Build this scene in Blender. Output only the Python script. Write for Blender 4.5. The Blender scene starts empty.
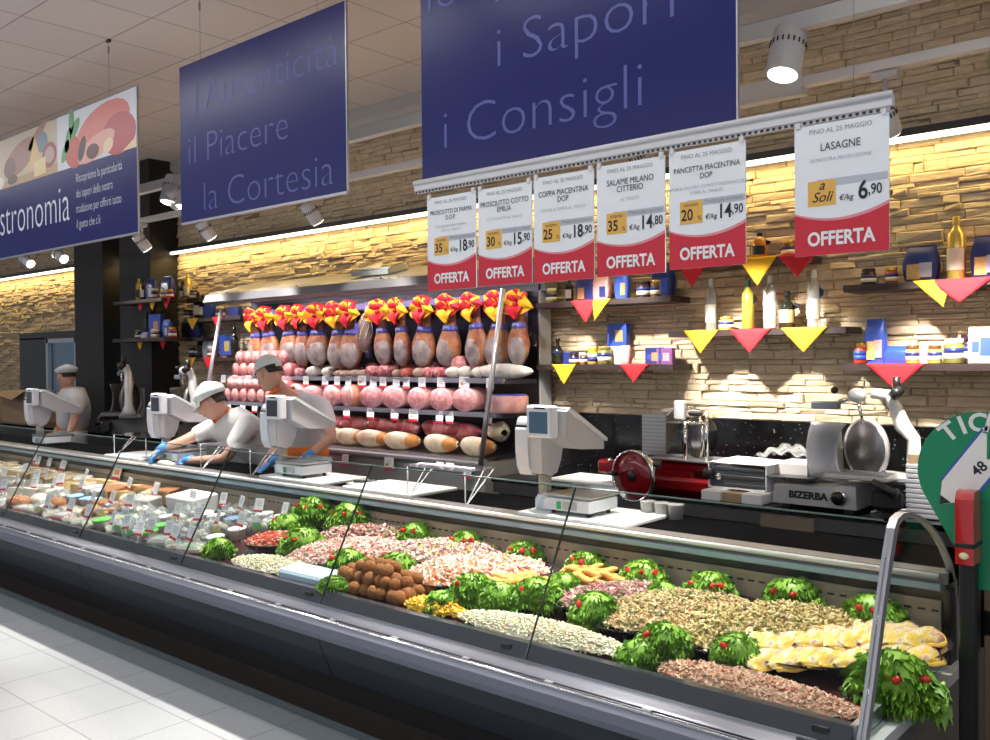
import bpy, math, random
from mathutils import Vector, Matrix
PI = math.pi
C = bpy.context.scene.collection
SC = bpy.context.scene

# ------------------------------------------------------------------ camera
# camera axes recovered from the two vanishing points of the photograph (990x740)
CX, CY, FPX, EYE = 495.0, 370.0, 912.3, 1.70
_vx = Vector((-552.0 - CX, 366.0 - CY, FPX)); _vy = Vector((1290.0 - CX, 350.0 - CY, FPX))
AX = -_vx.normalized(); AY = _vy.normalized(); AZ = AX.cross(AY)
if AZ.y > 0: AZ = -AZ
AY = AZ.cross(AX)
if AY.z < 0: AY = -AY
def _row(i): return Vector((AX[i], AY[i], AZ[i]))          # world vector of camera axis i (right, down, forward)
cam_d = bpy.data.cameras.new('camera'); cam = bpy.data.objects.new('camera', cam_d); C.objects.link(cam)
_r, _d, _f = _row(0).normalized(), _row(1).normalized(), _row(2).normalized()
m = Matrix((( _r.x, -_d.x, -_f.x, 0), (_r.y, -_d.y, -_f.y, 0), (_r.z, -_d.z, -_f.z, EYE), (0, 0, 0, 1)))
cam.matrix_world = m
cam_d.sensor_width = 36.0; cam_d.lens = 36.0 * FPX / 990.0; cam_d.clip_start = 0.05; cam_d.clip_end = 100
SC.camera = cam
def ray(u, v):
    return _r * ((u - CX) / FPX) + _d * ((v - CY) / FPX) + _f
def at(u, v, Y=None, X=None, Z=None):                      # a point of a known plane seen at (u, v)
    d = ray(u, v)
    t = Y / d.y if Y is not None else (X / d.x if X is not None else (Z - EYE) / d.z)
    return Vector((0, 0, EYE)) + d * t

# ------------------------------------------------------------------ world, exposure, large lights
w = bpy.data.worlds.new('store_air'); SC.world = w; w.use_nodes = True
w.node_tree.nodes['Background'].inputs[0].default_value = (0.82, 0.88, 1.0, 1)
w.node_tree.nodes['Background'].inputs[1].default_value = 0.31
SC.view_settings.view_transform = 'Standard'; SC.view_settings.look = 'None'
SC.view_settings.gamma = 1.0; SC.view_settings.use_curve_mapping = False
SC.view_settings.exposure = 0.0
def area(name, loc, sx, sy, power, col, rot=(0, 0, 0), spread=PI):
    l = bpy.data.lights.new(name, 'AREA'); l.shape = 'RECTANGLE'; l.size = sx; l.size_y = sy
    l.energy = power; l.color = col; l.spread = spread
    o = bpy.data.objects.new(name, l); C.objects.link(o); o.location = loc; o.rotation_euler = rot
    return o
# tubes over the shopping aisle, with an unseen rear row added as fill, each tube 1.5 m
for row, (yy, pw) in enumerate(((2.02, 12), (-2.7, 36))):
    for k in range(9):
        area('ceiling_tube_and_fill', (-12.2 + k * 1.85, yy, 3.93), 1.60, 0.22, pw, (1.0, 0.97, 0.96))
# warm LED strip tucked along the top of the lit stone band
for x0, x1 in ((-20.0, -11.75), (-10.85, -10.55), (-9.75, 2.0)):
    area('led_strip_light', ((x0 + x1) / 2, 5.535, 2.90), x1 - x0, 0.02, 4.4 * (x1 - x0), (1.0, 0.72, 0.26), (math.radians(14), 0, 0))

# ------------------------------------------------------------------ materials
MATS = {}
def mat(name, col, rough=0.5, metal=0.0, noise=0.0, nscale=20.0, bump=0.0, bscale=60.0, emit=0.0, coat=0.0, island=0.0, spec=0.5, sss=0.0):
    if name in MATS: return MATS[name]
    m = bpy.data.materials.new(name); m.use_nodes = True; nt = m.node_tree; b = nt.nodes['Principled BSDF']
    b.inputs['Roughness'].default_value = rough; b.inputs['Metallic'].default_value = metal
    b.inputs['Specular IOR Level'].default_value = spec; b.inputs['Coat Weight'].default_value = coat
    c = (*col, 1)
    b.inputs['Base Color'].default_value = c
    if sss: b.inputs['Subsurface Weight'].default_value = sss; b.inputs['Subsurface Scale'].default_value = 0.01
    if emit: b.inputs['Emission Color'].default_value = c; b.inputs['Emission Strength'].default_value = emit
    tc = nt.nodes.new('ShaderNodeTexCoord'); last = None
    def mul(fac_out, lo, hi, prev):
        mr = nt.nodes.new('ShaderNodeMapRange'); mr.inputs['To Min'].default_value = lo; mr.inputs['To Max'].default_value = hi
        nt.links.new(fac_out, mr.inputs['Value'])
        mx = nt.nodes.new('ShaderNodeMix'); mx.data_type = 'RGBA'; mx.blend_type = 'MULTIPLY'; mx.inputs['Factor'].default_value = 1
        if prev is None: mx.inputs['A'].default_value = c
        else: nt.links.new(prev, mx.inputs['A'])
        nt.links.new(mr.outputs[0], mx.inputs['B']); return mx.outputs['Result']
    if noise:
        n = nt.nodes.new('ShaderNodeTexNoise'); n.inputs['Scale'].default_value = nscale; n.inputs['Detail'].default_value = 4
        nt.links.new(tc.outputs['Object'], n.inputs['Vector']); last = mul(n.outputs['Fac'], 1 - noise * 1.6, 1 + noise * 1.6, last)
    if island:
        g = nt.nodes.new('ShaderNodeNewGeometry'); last = mul(g.outputs['Random Per Island'], 1 - island, 1 + island, last)
    if last is not None: nt.links.new(last, b.inputs['Base Color'])
    if bump:
        n2 = nt.nodes.new('ShaderNodeTexNoise'); n2.inputs['Scale'].default_value = bscale; n2.inputs['Detail'].default_value = 5
        nt.links.new(tc.outputs['Object'], n2.inputs['Vector'])
        bp = nt.nodes.new('ShaderNodeBump'); bp.inputs['Strength'].default_value = min(bump, 1.0); bp.inputs['Distance'].default_value = 0.01
        nt.links.new(n2.outputs['Fac'], bp.inputs['Height']); nt.links.new(bp.outputs[0], b.inputs['Normal'])
    MATS[name] = m
    return m
def glass(name, tint=(0.93, 0.97, 0.96), refl=1.0, rough=0.02, alpha=0.0, body=(0.8, 0.85, 0.85)):
    if name in MATS: return MATS[name]
    m = bpy.data.materials.new(name); m.use_nodes = True; nt = m.node_tree
    for n in list(nt.nodes):
        if n.type == 'BSDF_PRINCIPLED': nt.nodes.remove(n)
    out = nt.nodes['Material Output']; t = nt.nodes.new('ShaderNodeBsdfTransparent'); t.inputs[0].default_value = (*tint, 1)
    g = nt.nodes.new('ShaderNodeBsdfGlossy'); g.inputs['Roughness'].default_value = rough
    fr = nt.nodes.new('ShaderNodeFresnel'); gb_ = nt.nodes.new('ShaderNodeNewGeometry'); io = nt.nodes.new('ShaderNodeMapRange')
    io.inputs['To Min'].default_value = 1.45; io.inputs['To Max'].default_value = 1 / 1.45; nt.links.new(gb_.outputs['Backfacing'], io.inputs['Value']); nt.links.new(io.outputs[0], fr.inputs[0])
    mu = nt.nodes.new('ShaderNodeMath'); mu.operation = 'MULTIPLY'; mu.inputs[1].default_value = refl
    nt.links.new(fr.outputs[0], mu.inputs[0])
    mx = nt.nodes.new('ShaderNodeMixShader'); nt.links.new(mu.outputs[0], mx.inputs[0]); nt.links.new(g.outputs[0], mx.inputs[2])
    if alpha:
        d = nt.nodes.new('ShaderNodeBsdfDiffuse'); d.inputs[0].default_value = (*body, 1)
        m2 = nt.nodes.new('ShaderNodeMixShader'); m2.inputs[0].default_value = alpha
        nt.links.new(t.outputs[0], m2.inputs[1]); nt.links.new(d.outputs[0], m2.inputs[2]); nt.links.new(m2.outputs[0], mx.inputs[1])
    else: nt.links.new(t.outputs[0], mx.inputs[1])
    nt.links.new(mx.outputs[0], out.inputs[0]); MATS[name] = m
    return m
def multicolour(name, stops, rough=0.55, bump=0.3, bscale=150, spec=0.5, nz=0.12):
    """each separate bit of a heap picks one of the food's own colours"""
    if name in MATS: return MATS[name]
    m = bpy.data.materials.new(name); m.use_nodes = True; nt = m.node_tree; b = nt.nodes['Principled BSDF']
    b.inputs['Roughness'].default_value = rough; b.inputs['Specular IOR Level'].default_value = spec
    g = nt.nodes.new('ShaderNodeNewGeometry'); r = nt.nodes.new('ShaderNodeValToRGB'); r.color_ramp.interpolation = 'CONSTANT'
    el = r.color_ramp.elements
    while len(el) < len(stops): el.new(0.5)
    for e, (p, c) in zip(el, stops): e.position = p; e.color = (*c, 1)
    nt.links.new(g.outputs['Random Per Island'], r.inputs[0])
    tc = nt.nodes.new('ShaderNodeTexCoord'); n = nt.nodes.new('ShaderNodeTexNoise'); n.inputs['Scale'].default_value = bscale
    nt.links.new(tc.outputs['Object'], n.inputs['Vector'])
    mr = nt.nodes.new('ShaderNodeMapRange'); mr.inputs['To Min'].default_value = 1 - nz * 2; mr.inputs['To Max'].default_value = 1 + nz * 2
    nt.links.new(n.outputs['Fac'], mr.inputs['Value'])
    mx = nt.nodes.new('ShaderNodeMix'); mx.data_type = 'RGBA'; mx.blend_type = 'MULTIPLY'; mx.inputs['Factor'].default_value = 1
    nt.links.new(r.outputs[0], mx.inputs['A']); nt.links.new(mr.outputs[0], mx.inputs['B']); nt.links.new(mx.outputs['Result'], b.inputs['Base Color'])
    bp = nt.nodes.new('ShaderNodeBump'); bp.inputs['Strength'].default_value = bump; bp.inputs['Distance'].default_value = 0.004
    nt.links.new(n.outputs['Fac'], bp.inputs['Height']); nt.links.new(bp.outputs[0], b.inputs['Normal'])
    MATS[name] = m
    return m
def tiled(name, c1, c2, mort, bw, bh, ms, off, rough, axes='XY', bump=0.2, nz=0.0):
    m = bpy.data.materials.new(name); m.use_nodes = True; nt = m.node_tree; b = nt.nodes['Principled BSDF']
    tc = nt.nodes.new('ShaderNodeTexCoord'); mp = nt.nodes.new('ShaderNodeMapping'); mp.inputs['Location'].default_value = (-off[0], -off[1], 0)
    nt.links.new(tc.outputs['Object'], mp.inputs[0])
    bk = nt.nodes.new('ShaderNodeTexBrick'); bk.offset = 0.0; bk.inputs['Scale'].default_value = 1
    bk.inputs['Brick Width'].default_value = bw; bk.inputs['Row Height'].default_value = bh; bk.inputs['Mortar Size'].default_value = ms
    bk.inputs['Mortar Smooth'].default_value = 0.1
    bk.inputs['Color1'].default_value = (*c1, 1); bk.inputs['Color2'].default_value = (*c2, 1); bk.inputs['Mortar'].default_value = (*mort, 1)
    nt.links.new(mp.outputs[0], bk.inputs[0])
    n = nt.nodes.new('ShaderNodeTexNoise'); n.inputs['Scale'].default_value = 60; n.inputs['Detail'].default_value = 6
    nt.links.new(tc.outputs['Object'], n.inputs['Vector'])
    mr = nt.nodes.new('ShaderNodeMapRange'); mr.inputs['To Min'].default_value = 1 - nz; mr.inputs['To Max'].default_value = 1 + nz
    nt.links.new(n.outputs['Fac'], mr.inputs['Value'])
    mx = nt.nodes.new('ShaderNodeMix'); mx.data_type = 'RGBA'; mx.blend_type = 'MULTIPLY'; mx.inputs['Factor'].default_value = 1
    nt.links.new(bk.outputs[0], mx.inputs['A']); nt.links.new(mr.outputs[0], mx.inputs['B']); nt.links.new(mx.outputs['Result'], b.inputs['Base Color'])
    bp = nt.nodes.new('ShaderNodeBump'); bp.inputs['Strength'].default_value = bump; bp.inputs['Distance'].default_value = 0.003; bp.invert = True
    nt.links.new(bk.outputs['Fac'], bp.inputs['Height']); nt.links.new(bp.outputs[0], b.inputs['Normal'])
    b.inputs['Roughness'].default_value = rough
    return m

def ramp(name, stops, scale, rough=0.45, detail=3, stretch=(1, 1, 1), bump=0.0):
    m = bpy.data.materials.new(name); m.use_nodes = True; nt = m.node_tree; b = nt.nodes['Principled BSDF']; b.inputs['Roughness'].default_value = rough
    tc = nt.nodes.new('ShaderNodeTexCoord'); oi = nt.nodes.new('ShaderNodeObjectInfo'); ad = nt.nodes.new('ShaderNodeVectorMath'); ad.operation = 'ADD'; nt.links.new(tc.outputs['Object'], ad.inputs[0]); nt.links.new(oi.outputs['Location'], ad.inputs[1])
    mp = nt.nodes.new('ShaderNodeMapping'); mp.inputs['Scale'].default_value = stretch; nt.links.new(ad.outputs[0], mp.inputs[0])
    n = nt.nodes.new('ShaderNodeTexNoise'); n.inputs['Scale'].default_value = scale; n.inputs['Detail'].default_value = detail; nt.links.new(mp.outputs[0], n.inputs['Vector'])
    r = nt.nodes.new('ShaderNodeValToRGB'); el = r.color_ramp.elements
    while len(el) < len(stops): el.new(0.5)
    for e, (p, c) in zip(el, stops): e.position = p; e.color = (*c, 1)
    nt.links.new(n.outputs['Fac'], r.inputs[0]); nt.links.new(r.outputs[0], b.inputs['Base Color'])
    if bump:
        bp = nt.nodes.new('ShaderNodeBump'); bp.inputs['Strength'].default_value = bump; bp.inputs['Distance'].default_value = 0.008
        nt.links.new(n.outputs['Fac'], bp.inputs['Height']); nt.links.new(bp.outputs[0], b.inputs['Normal'])
    MATS[name] = m; return m
WHITE = mat('white_plastic', (0.72, 0.73, 0.76), 0.35)
GREYP = mat('grey_plastic', (0.42, 0.42, 0.43), 0.4)
BLACK = mat('black_plastic', (0.012, 0.012, 0.014), 0.35)
STEEL = mat('brushed_steel', (0.55, 0.56, 0.58), 0.28, 1.0, bump=0.05, bscale=200)
ALU = mat('aluminium', (0.52, 0.53, 0.57), 0.35, 0.85)
CHROME = mat('chrome', (0.8, 0.8, 0.8), 0.08, 1.0)
PAPER = mat('white_card', (0.80, 0.81, 0.84), 0.6)
REDP = mat('red_print', (0.62, 0.02, 0.035), 0.5)
CREAM = mat('cream_paper', (0.80, 0.74, 0.58), 0.6)
NAVY = mat('navy_packaging', (0.02, 0.035, 0.18), 0.35)
BLUEP = mat('blue_packaging', (0.03, 0.08, 0.42), 0.35)
GOLD = mat('gold_foil', (0.75, 0.52, 0.12), 0.25, 0.7)
DKRED = mat('dark_red_paint', (0.24, 0.006, 0.01), 0.18, coat=0.6)
REDC = mat('red_cloth', (0.56, 0.010, 0.02), 0.8, noise=0.1, nscale=30)
YELC = mat('yellow_cloth', (0.86, 0.44, 0.01), 0.8, noise=0.08, nscale=30)
INK = mat('black_ink', (0.015, 0.015, 0.02), 0.5)
GREYI = mat('grey_ink', (0.30, 0.30, 0.33), 0.5)
TRAY = mat('dark_tray', (0.018, 0.010, 0.014), 0.25, coat=0.3)

# ------------------------------------------------------------------ mesh builder
class MB:
    def __init__(s): s.v = []; s.f = []; s.m = []; s.sm = []; s.mats = []
    def mi(s, mt):
        if mt not in s.mats: s.mats.append(mt)
        return s.mats.index(mt)
    def add(s, vs, fs, mt, T=None, smooth=False):
        k = len(s.v); i = s.mi(mt)
        s.v += [(T @ Vector(p)) if T else Vector(p) for p in vs]
        for f in fs: s.f.append([k + a for a in f]); s.m.append(i); s.sm.append(smooth)
        return s
    def box(s, c, d, mt, T=None, bev=0.0):
        x, y, z = d[0] / 2, d[1] / 2, d[2] / 2
        if bev:
            b = min(bev, x * .9, y * .9, z * .9)
            vs = []; idx = {}
            for sx in (-1, 1):
                for sy in (-1, 1):
                    for sz in (-1, 1):
                        for a in range(3):
                            p = [sx * (x - (b if a != 0 else 0)), sy * (y - (b if a != 1 else 0)), sz * (z - (b if a != 2 else 0))]
                            idx[(sx, sy, sz, a)] = len(vs); vs.append((c[0] + p[0], c[1] + p[1], c[2] + p[2]))
            fs = []
            for sg in (-1, 1):
                o = [(-1, -1), (1, -1), (1, 1), (-1, 1)]
                if sg < 0: o = o[::-1]
                fs.append([idx[(sg, a, bb, 0)] for a, bb in o]); fs.append([idx[(a, sg, bb, 1)] for a, bb in o[::-1]]); fs.append([idx[(a, bb, sg, 2)] for a, bb in o])
            for p in (-1, 1):
                for q in (-1, 1):
                    fs.append([idx[(p, q, -1, 0)], idx[(p, q, 1, 0)], idx[(p, q, 1, 1)], idx[(p, q, -1, 1)]])
                    fs.append([idx[(p, -1, q, 0)], idx[(p, 1, q, 0)], idx[(p, 1, q, 2)], idx[(p, -1, q, 2)]])
                    fs.append([idx[(-1, p, q, 1)], idx[(1, p, q, 1)], idx[(1, p, q, 2)], idx[(-1, p, q, 2)]])
                    for r in (-1, 1): fs.append([idx[(p, q, r, 0)], idx[(p, q, r, 1)], idx[(p, q, r, 2)]])
            return s.add(vs, fs, mt, T)
        vs = [(c[0] + a * x, c[1] + b * y, c[2] + e * z) for a in (-1, 1) for b in (-1, 1) for e in (-1, 1)]
        return s.add(vs, [(0, 1, 3, 2), (4, 6, 7, 5), (0, 4, 5, 1), (2, 3, 7, 6), (0, 2, 6, 4), (1, 5, 7, 3)], mt, T)
    def lathe(s, prof, mt, T=None, n=16, smooth=True, sx=1, sy=1, ring=False):
        vs = []; fs = []
        for r, z in prof:
            for k in range(n): a = 2 * PI * k / n; vs.append((r * math.cos(a) * sx, r * math.sin(a) * sy, z))
        for i in range(len(prof) - 1):
            for k in range(n): k2 = (k + 1) % n; fs.append((i * n + k, i * n + k2, (i + 1) * n + k2, (i + 1) * n + k))
        if ring: L_ = (len(prof) - 1) * n; fs += [(L_ + k, L_ + (k + 1) % n, (k + 1) % n, k) for k in range(n)]
        else: fs.append(tuple(range(n))[::-1]); fs.append(tuple((len(prof) - 1) * n + k for k in range(n)))
        return s.add(vs, fs, mt, T, smooth)
    def cyl(s, a, b, r, mt, n=12, r2=None, T=None, smooth=True):
        a, b = Vector(a), Vector(b); d = b - a; q = d.to_track_quat('Z', 'Y').to_matrix().to_4x4(); q.translation = a
        return s.lathe([(r, 0), (r2 if r2 is not None else r, d.length)], mt, (T @ q) if T else q, n, smooth)
    def tube(s, pts, r, mt, n=8, T=None, closed=False):
        pts = [Vector(p) for p in pts]; vs = []; fs = []; N = len(pts); up = None
        for i, p in enumerate(pts):
            a = pts[i - 1] if (i > 0 or closed) else p; b = pts[(i + 1) % N] if (i < N - 1 or closed) else p
            d = (b - a).normalized()
            if up is None: up = d.orthogonal().normalized()
            u = (up - d * up.dot(d))
            u = u.normalized() if u.length > 1e-6 else d.orthogonal().normalized(); up = u; vv = d.cross(u)
            rr = r[i] if isinstance(r, (list, tuple)) else r
            for k in range(n): t = 2 * PI * k / n; vs.append(p + (u * math.cos(t) + vv * math.sin(t)) * rr)
        for i in range(N if closed else N - 1):
            j = (i + 1) % N
            for k in range(n): k2 = (k + 1) % n; fs.append((i * n + k, i * n + k2, j * n + k2, j * n + k))
        if not closed: fs.append(tuple(range(n))[::-1]); fs.append(tuple((N - 1) * n + k for k in range(n)))
        return s.add(vs, fs, mt, T, True)
    def prism(s, poly, a0, a1, mt, axis='X', T=None, smooth=False):
        """polygon in the two other axes, extruded along axis from a0 to a1"""
        def pt(p, q): return {'X': (q, p[0], p[1]), 'Y': (p[0], q, p[1]), 'Z': (p[0], p[1], q)}[axis]
        n = len(poly); vs = [pt(p, a0) for p in poly] + [pt(p, a1) for p in poly]
        fs = [tuple(range(n))[::-1], tuple(range(n, 2 * n))]
        k = len(s.v); i = s.mi(mt)
        s.add(vs, fs, mt, T, False)
        for a in range(n): b = (a + 1) % n; s.f.append([k + a, k + b, k + b + n, k + a + n]); s.m.append(i); s.sm.append(smooth)
        return s
    def ball(s, c, r, mt, T=None, n=12, m=8):
        r = (r, r, r) if not isinstance(r, (tuple, list)) else r
        pr = [(max(1e-4, math.sin(PI * i / m)), -math.cos(PI * i / m)) for i in range(m + 1)]
        M_ = Matrix.Translation(c) @ Matrix.Diagonal((r[0], r[1], r[2], 1))
        return s.lathe(pr, mt, (T @ M_) if T else M_, n)
    def quad(s, a, b, c, d, mt, T=None): return s.add([a, b, c, d], [(0, 1, 2, 3)], mt, T)
    def sheet(s, fn, nu, nv, mt, T=None, th=0.0, smooth=True):
        g = [[Vector(fn(i / nu, j / nv)) for j in range(nv + 1)] for i in range(nu + 1)]
        vs = [g[i][j] for i in range(nu + 1) for j in range(nv + 1)]; W = nv + 1
        fs = [(i * W + j, (i + 1) * W + j, (i + 1) * W + j + 1, i * W + j + 1) for i in range(nu) for j in range(nv)]
        if th:
            n0 = len(vs); nr = []
            for i in range(nu + 1):
                for j in range(nv + 1):
                    du = g[min(i + 1, nu)][j] - g[max(i - 1, 0)][j]; dv = g[i][min(j + 1, nv)] - g[i][max(j - 1, 0)]
                    q = du.cross(dv); nr.append(q.normalized() if q.length > 1e-12 else Vector((0, 0, 1)))
            vs = vs + [vs[a] - nr[a] * th for a in range(n0)]
            fs = fs + [tuple(n0 + a for a in f)[::-1] for f in fs]
            rim = [i * W for i in range(nu + 1)] + [nu * W + j for j in range(1, W)] + [i * W + nv for i in range(nu - 1, -1, -1)] + [j for j in range(nv - 1, 0, -1)]
            for a in range(len(rim)): b = (a + 1) % len(rim); fs.append((rim[a], rim[a] + n0, rim[b] + n0, rim[b]))
        return s.add(vs, fs, mt, T, smooth)
    def mesh(s, name):
        me = bpy.data.meshes.new(name); me.from_pydata([tuple(p) for p in s.v], [], s.f)
        for m_ in s.mats: me.materials.append(m_)
        me.polygons.foreach_set('material_index', s.m); me.polygons.foreach_set('use_smooth', s.sm); me.update()
        return me
    def obj(s, name, parent=None):
        o = bpy.data.objects.new(name, s.mesh(name)); C.objects.link(o)
        if parent is not None: o.parent = parent
        return o
def TR(x=0, y=0, z=0, rx=0, ry=0, rz=0, s=1):
    sc = Matrix.Diagonal((s, s, s, 1)) if not isinstance(s, tuple) else Matrix.Diagonal((*s, 1))
    return Matrix.Translation((x, y, z)) @ Matrix.Rotation(rz, 4, 'Z') @ Matrix.Rotation(ry, 4, 'Y') @ Matrix.Rotation(rx, 4, 'X') @ sc
_tc = {}
def text_geo(mb, s, size, x, z, mt, y=0.0, align='CENTER', weight=0.0, shear=0.0, sx=1.0, T=None, space=1.0):
    """lettering that reads from -Y, baseline at z"""
    key = (s, align, weight, shear, space)
    if key not in _tc:
        cu = bpy.data.curves.new('letters', 'FONT'); cu.body = s; cu.align_x = align; cu.size = 1; cu.offset = weight; cu.shear = shear
        cu.space_character = space; cu.resolution_u = 3
        o = bpy.data.objects.new('letters', cu); C.objects.link(o)
        dg = bpy.context.evaluated_depsgraph_get(); me = bpy.data.meshes.new_from_object(o.evaluated_get(dg))
        _tc[key] = ([tuple(v.co) for v in me.vertices], [tuple(p.vertices) for p in me.polygons])
        bpy.data.objects.remove(o); bpy.data.curves.remove(cu); bpy.data.meshes.remove(me)
    vs, fs = _tc[key]
    pts = [(x + p[0] * size * sx, y, z + p[1] * size) for p in vs]
    mb.add(pts, fs, mt, T)
def tag(o, label, cat, group=None, kind=None):
    o['label'] = label; o['category'] = cat
    if group: o['group'] = group
    if kind: o['kind'] = kind
    return o
def thing(name, label, cat, loc=(0, 0, 0), rz=0, group=None):
    o = bpy.data.objects.new(name, None); C.objects.link(o); o.location = loc; o.rotation_euler = (0, 0, rz); o.empty_display_size = 0.05
    return tag(o, label, cat, group)
def struct(mb, name):
    o = mb.obj(name); o['kind'] = 'structure'; return o
def place(me_parts, name, label, cat, loc, rot=(0, 0, 0), scale=1, group=None):
    """a copy of a kind: me_parts is a root built once (Empty or mesh) with its parts"""
    r = me_parts.copy(); C.objects.link(r); r.location = loc; r.rotation_euler = rot
    r.scale = (scale,) * 3 if not isinstance(scale, tuple) else scale
    r['label'] = label; r['category'] = cat
    if group: r['group'] = group
    elif 'group' in r: del r['group']
    for ch in list(me_parts.children):
        c = ch.copy(); C.objects.link(c); c.parent = r
        for g_ in ch.children: d = g_.copy(); C.objects.link(d); d.parent = c
    return r
PROTOS = []
def proto(o):
    PROTOS.append(o); return o
def drop_protos():
    for o in PROTOS:
        for c in list(o.children):
            for g_ in list(c.children): bpy.data.objects.remove(g_)
            bpy.data.objects.remove(c)
        bpy.data.objects.remove(o)
ORD = ['first', 'second', 'third', 'fourth', 'fifth', 'sixth', 'seventh', 'eighth', 'ninth', 'tenth', 'eleventh', 'twelfth', 'thirteenth', 'fourteenth', 'fifteenth', 'sixteenth', 'seventeenth', 'eighteenth', 'nineteenth', 'twentieth', 'twenty-first', 'twenty-second', 'twenty-third', 'twenty-fourth', 'twenty-fifth']
def nth(i, n, side='from the left'):
    if i == 0: return 'leftmost'
    if i == n - 1: return 'rightmost'
    if i < n / 2: return ORD[i] + ' from the left'
    return ORD[n - 1 - i] + ' from the right'
R = random.Random(7)

# ------------------------------------------------------------------ the setting
WY = 5.65
fl = MB()
TILE = tiled('pale_floor_tile', (0.47, 0.50, 0.53), (0.50, 0.53, 0.56), (0.28, 0.30, 0.32), 0.4, 0.39, 0.004, (-5.114, 1.865), 0.35, nz=0.12)
SHADE_BAND = tiled('shadow_tinted_tile', (0.20, 0.245, 0.27), (0.22, 0.26, 0.28), (0.14, 0.17, 0.18), 0.4, 0.39, 0.004, (-5.114, 1.865), 0.35, nz=0.12)  # floor tile darkened in colour for the counter's soft shadow
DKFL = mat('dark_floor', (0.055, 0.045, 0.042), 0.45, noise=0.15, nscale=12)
EDGE = mat('floor_edge_profile', (0.42, 0.46, 0.49), 0.3)
fl.box((-8, -1.77, -0.05), (26, 8.50, 0.1), TILE); fl.box((-8, 2.595, -0.05), (26, 0.21, 0.1), SHADE_BAND)
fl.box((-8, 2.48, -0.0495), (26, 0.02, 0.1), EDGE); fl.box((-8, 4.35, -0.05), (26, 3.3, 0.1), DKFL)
struct(fl, 'floor')
CEILM = tiled('ceiling_tile', (0.74, 0.69, 0.68), (0.77, 0.72, 0.70), (0.42, 0.38, 0.38), 0.6, 0.6, 0.006, (-5.78, 3.15), 0.9, bump=0.4, nz=0.05)
cl = MB(); cl.box((-8, 0.0, 4.05), (26, 12.0, 0.1), CEILM); struct(cl, 'ceiling')
# stacked ledge-stone wall: every stone stands out by its own amount
def stone_mat():
    m = bpy.data.materials.new('ledge_stone'); m.use_nodes = True; nt = m.node_tree; b = nt.nodes['Principled BSDF']; b.inputs['Roughness'].default_value = 0.85
    g = nt.nodes.new('ShaderNodeNewGeometry'); r = nt.nodes.new('ShaderNodeValToRGB'); el = r.color_ramp.elements
    cols = [(0, (0.52, 0.41, 0.27)), (0.25, (0.60, 0.48, 0.33)), (0.5, (0.64, 0.52, 0.36)), (0.75, (0.56, 0.44, 0.29)), (1, (0.68, 0.56, 0.41))]
    while len(el) < 5: el.new(0.5)
    for e, (p, c) in zip(el, cols): e.position = p; e.color = (*c, 1)
    nt.links.new(g.outputs['Random Per Island'], r.inputs[0])
    tc = nt.nodes.new('ShaderNodeTexCoord'); n = nt.nodes.new('ShaderNodeTexNoise'); n.inputs['Scale'].default_value = 14; n.inputs['Detail'].default_value = 8; n.inputs['Roughness'].default_value = 0.65
    mp = nt.nodes.new('ShaderNodeMapping'); mp.inputs['Scale'].default_value = (1, 1, 3); nt.links.new(tc.outputs['Object'], mp.inputs[0]); nt.links.new(mp.outputs[0], n.inputs['Vector'])
    mr = nt.nodes.new('ShaderNodeMapRange'); mr.inputs['To Min'].default_value = 0.55; mr.inputs['To Max'].default_value = 1.4; nt.links.new(n.outputs['Fac'], mr.inputs['Value'])
    mx = nt.nodes.new('ShaderNodeMix'); mx.data_type = 'RGBA'; mx.blend_type = 'MULTIPLY'; mx.inputs['Factor'].default_value = 1
    nt.links.new(r.outputs[0], mx.inputs['A']); nt.links.new(mr.outputs[0], mx.inputs['B']); nt.links.new(mx.outputs['Result'], b.inputs['Base Color'])
    bp = nt.nodes.new('ShaderNodeBump'); bp.inputs['Strength'].default_value = 0.9; bp.inputs['Distance'].default_value = 0.012
    nt.links.new(n.outputs['Fac'], bp.inputs['Height']); nt.links.new(bp.outputs[0], b.inputs['Normal'])
    return m
STONE = stone_mat()
def stones(mb, x0, x1, z0, z1, y, rnd):
    z = z0
    while z < z1 - 0.01:
        hh = rnd.choice([0.026, 0.034, 0.04, 0.045, 0.052, 0.064]); hh = min(hh, z1 - z)
        x = x0 - rnd.random() * 0.2
        while x < x1:
            l = rnd.uniform(0.06, 0.30); e0, e1 = max(x, x0), min(x + l, x1); d = rnd.uniform(0.004, 0.027)
            if e1 - e0 > 0.02:
                g = 0.0004; q = min(0.008, hh * 0.20)
                y0 = y; y1 = y - d; j = [rnd.uniform(-0.007, 0.007) for _ in range(4)]; jz = rnd.uniform(-0.004, 0.004)
                vs = [(e0 + g, y0, z + g), (e1 - g, y0, z + g), (e1 - g, y0, z + hh - g), (e0 + g, y0, z + hh - g),
                      (e0 + g, y1 + q + j[0], z + g), (e1 - g, y1 + q + j[1], z + g), (e1 - g, y1 + q + j[2], z + hh - g), (e0 + g, y1 + q + j[3], z + hh - g),
                      (e0 + q, y1 + j[0], z + q + jz), (e1 - q, y1 + j[1], z + q - jz), (e1 - q, y1 + j[2], z + hh - q - jz), (e0 + q, y1 + j[3], z + hh - q + jz)]
                fs = [(0, 1, 5, 4), (1, 2, 6, 5), (2, 3, 7, 6), (3, 0, 4, 7), (4, 5, 9, 8), (5, 6, 10, 9), (6, 7, 11, 10), (7, 4, 8, 11), (8, 9, 10, 11)]
                mb.add(vs, fs, STONE)
            x += l
        z += hh
MORTAR = mat('mortar', (0.22, 0.17, 0.115), 0.95)
wb = MB(); rs = random.Random(3)
WX0, WX1 = -20.0, 3.0
DOORX = (-11.0, -10.2); WINX = (-14.3, -11.75)
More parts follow.
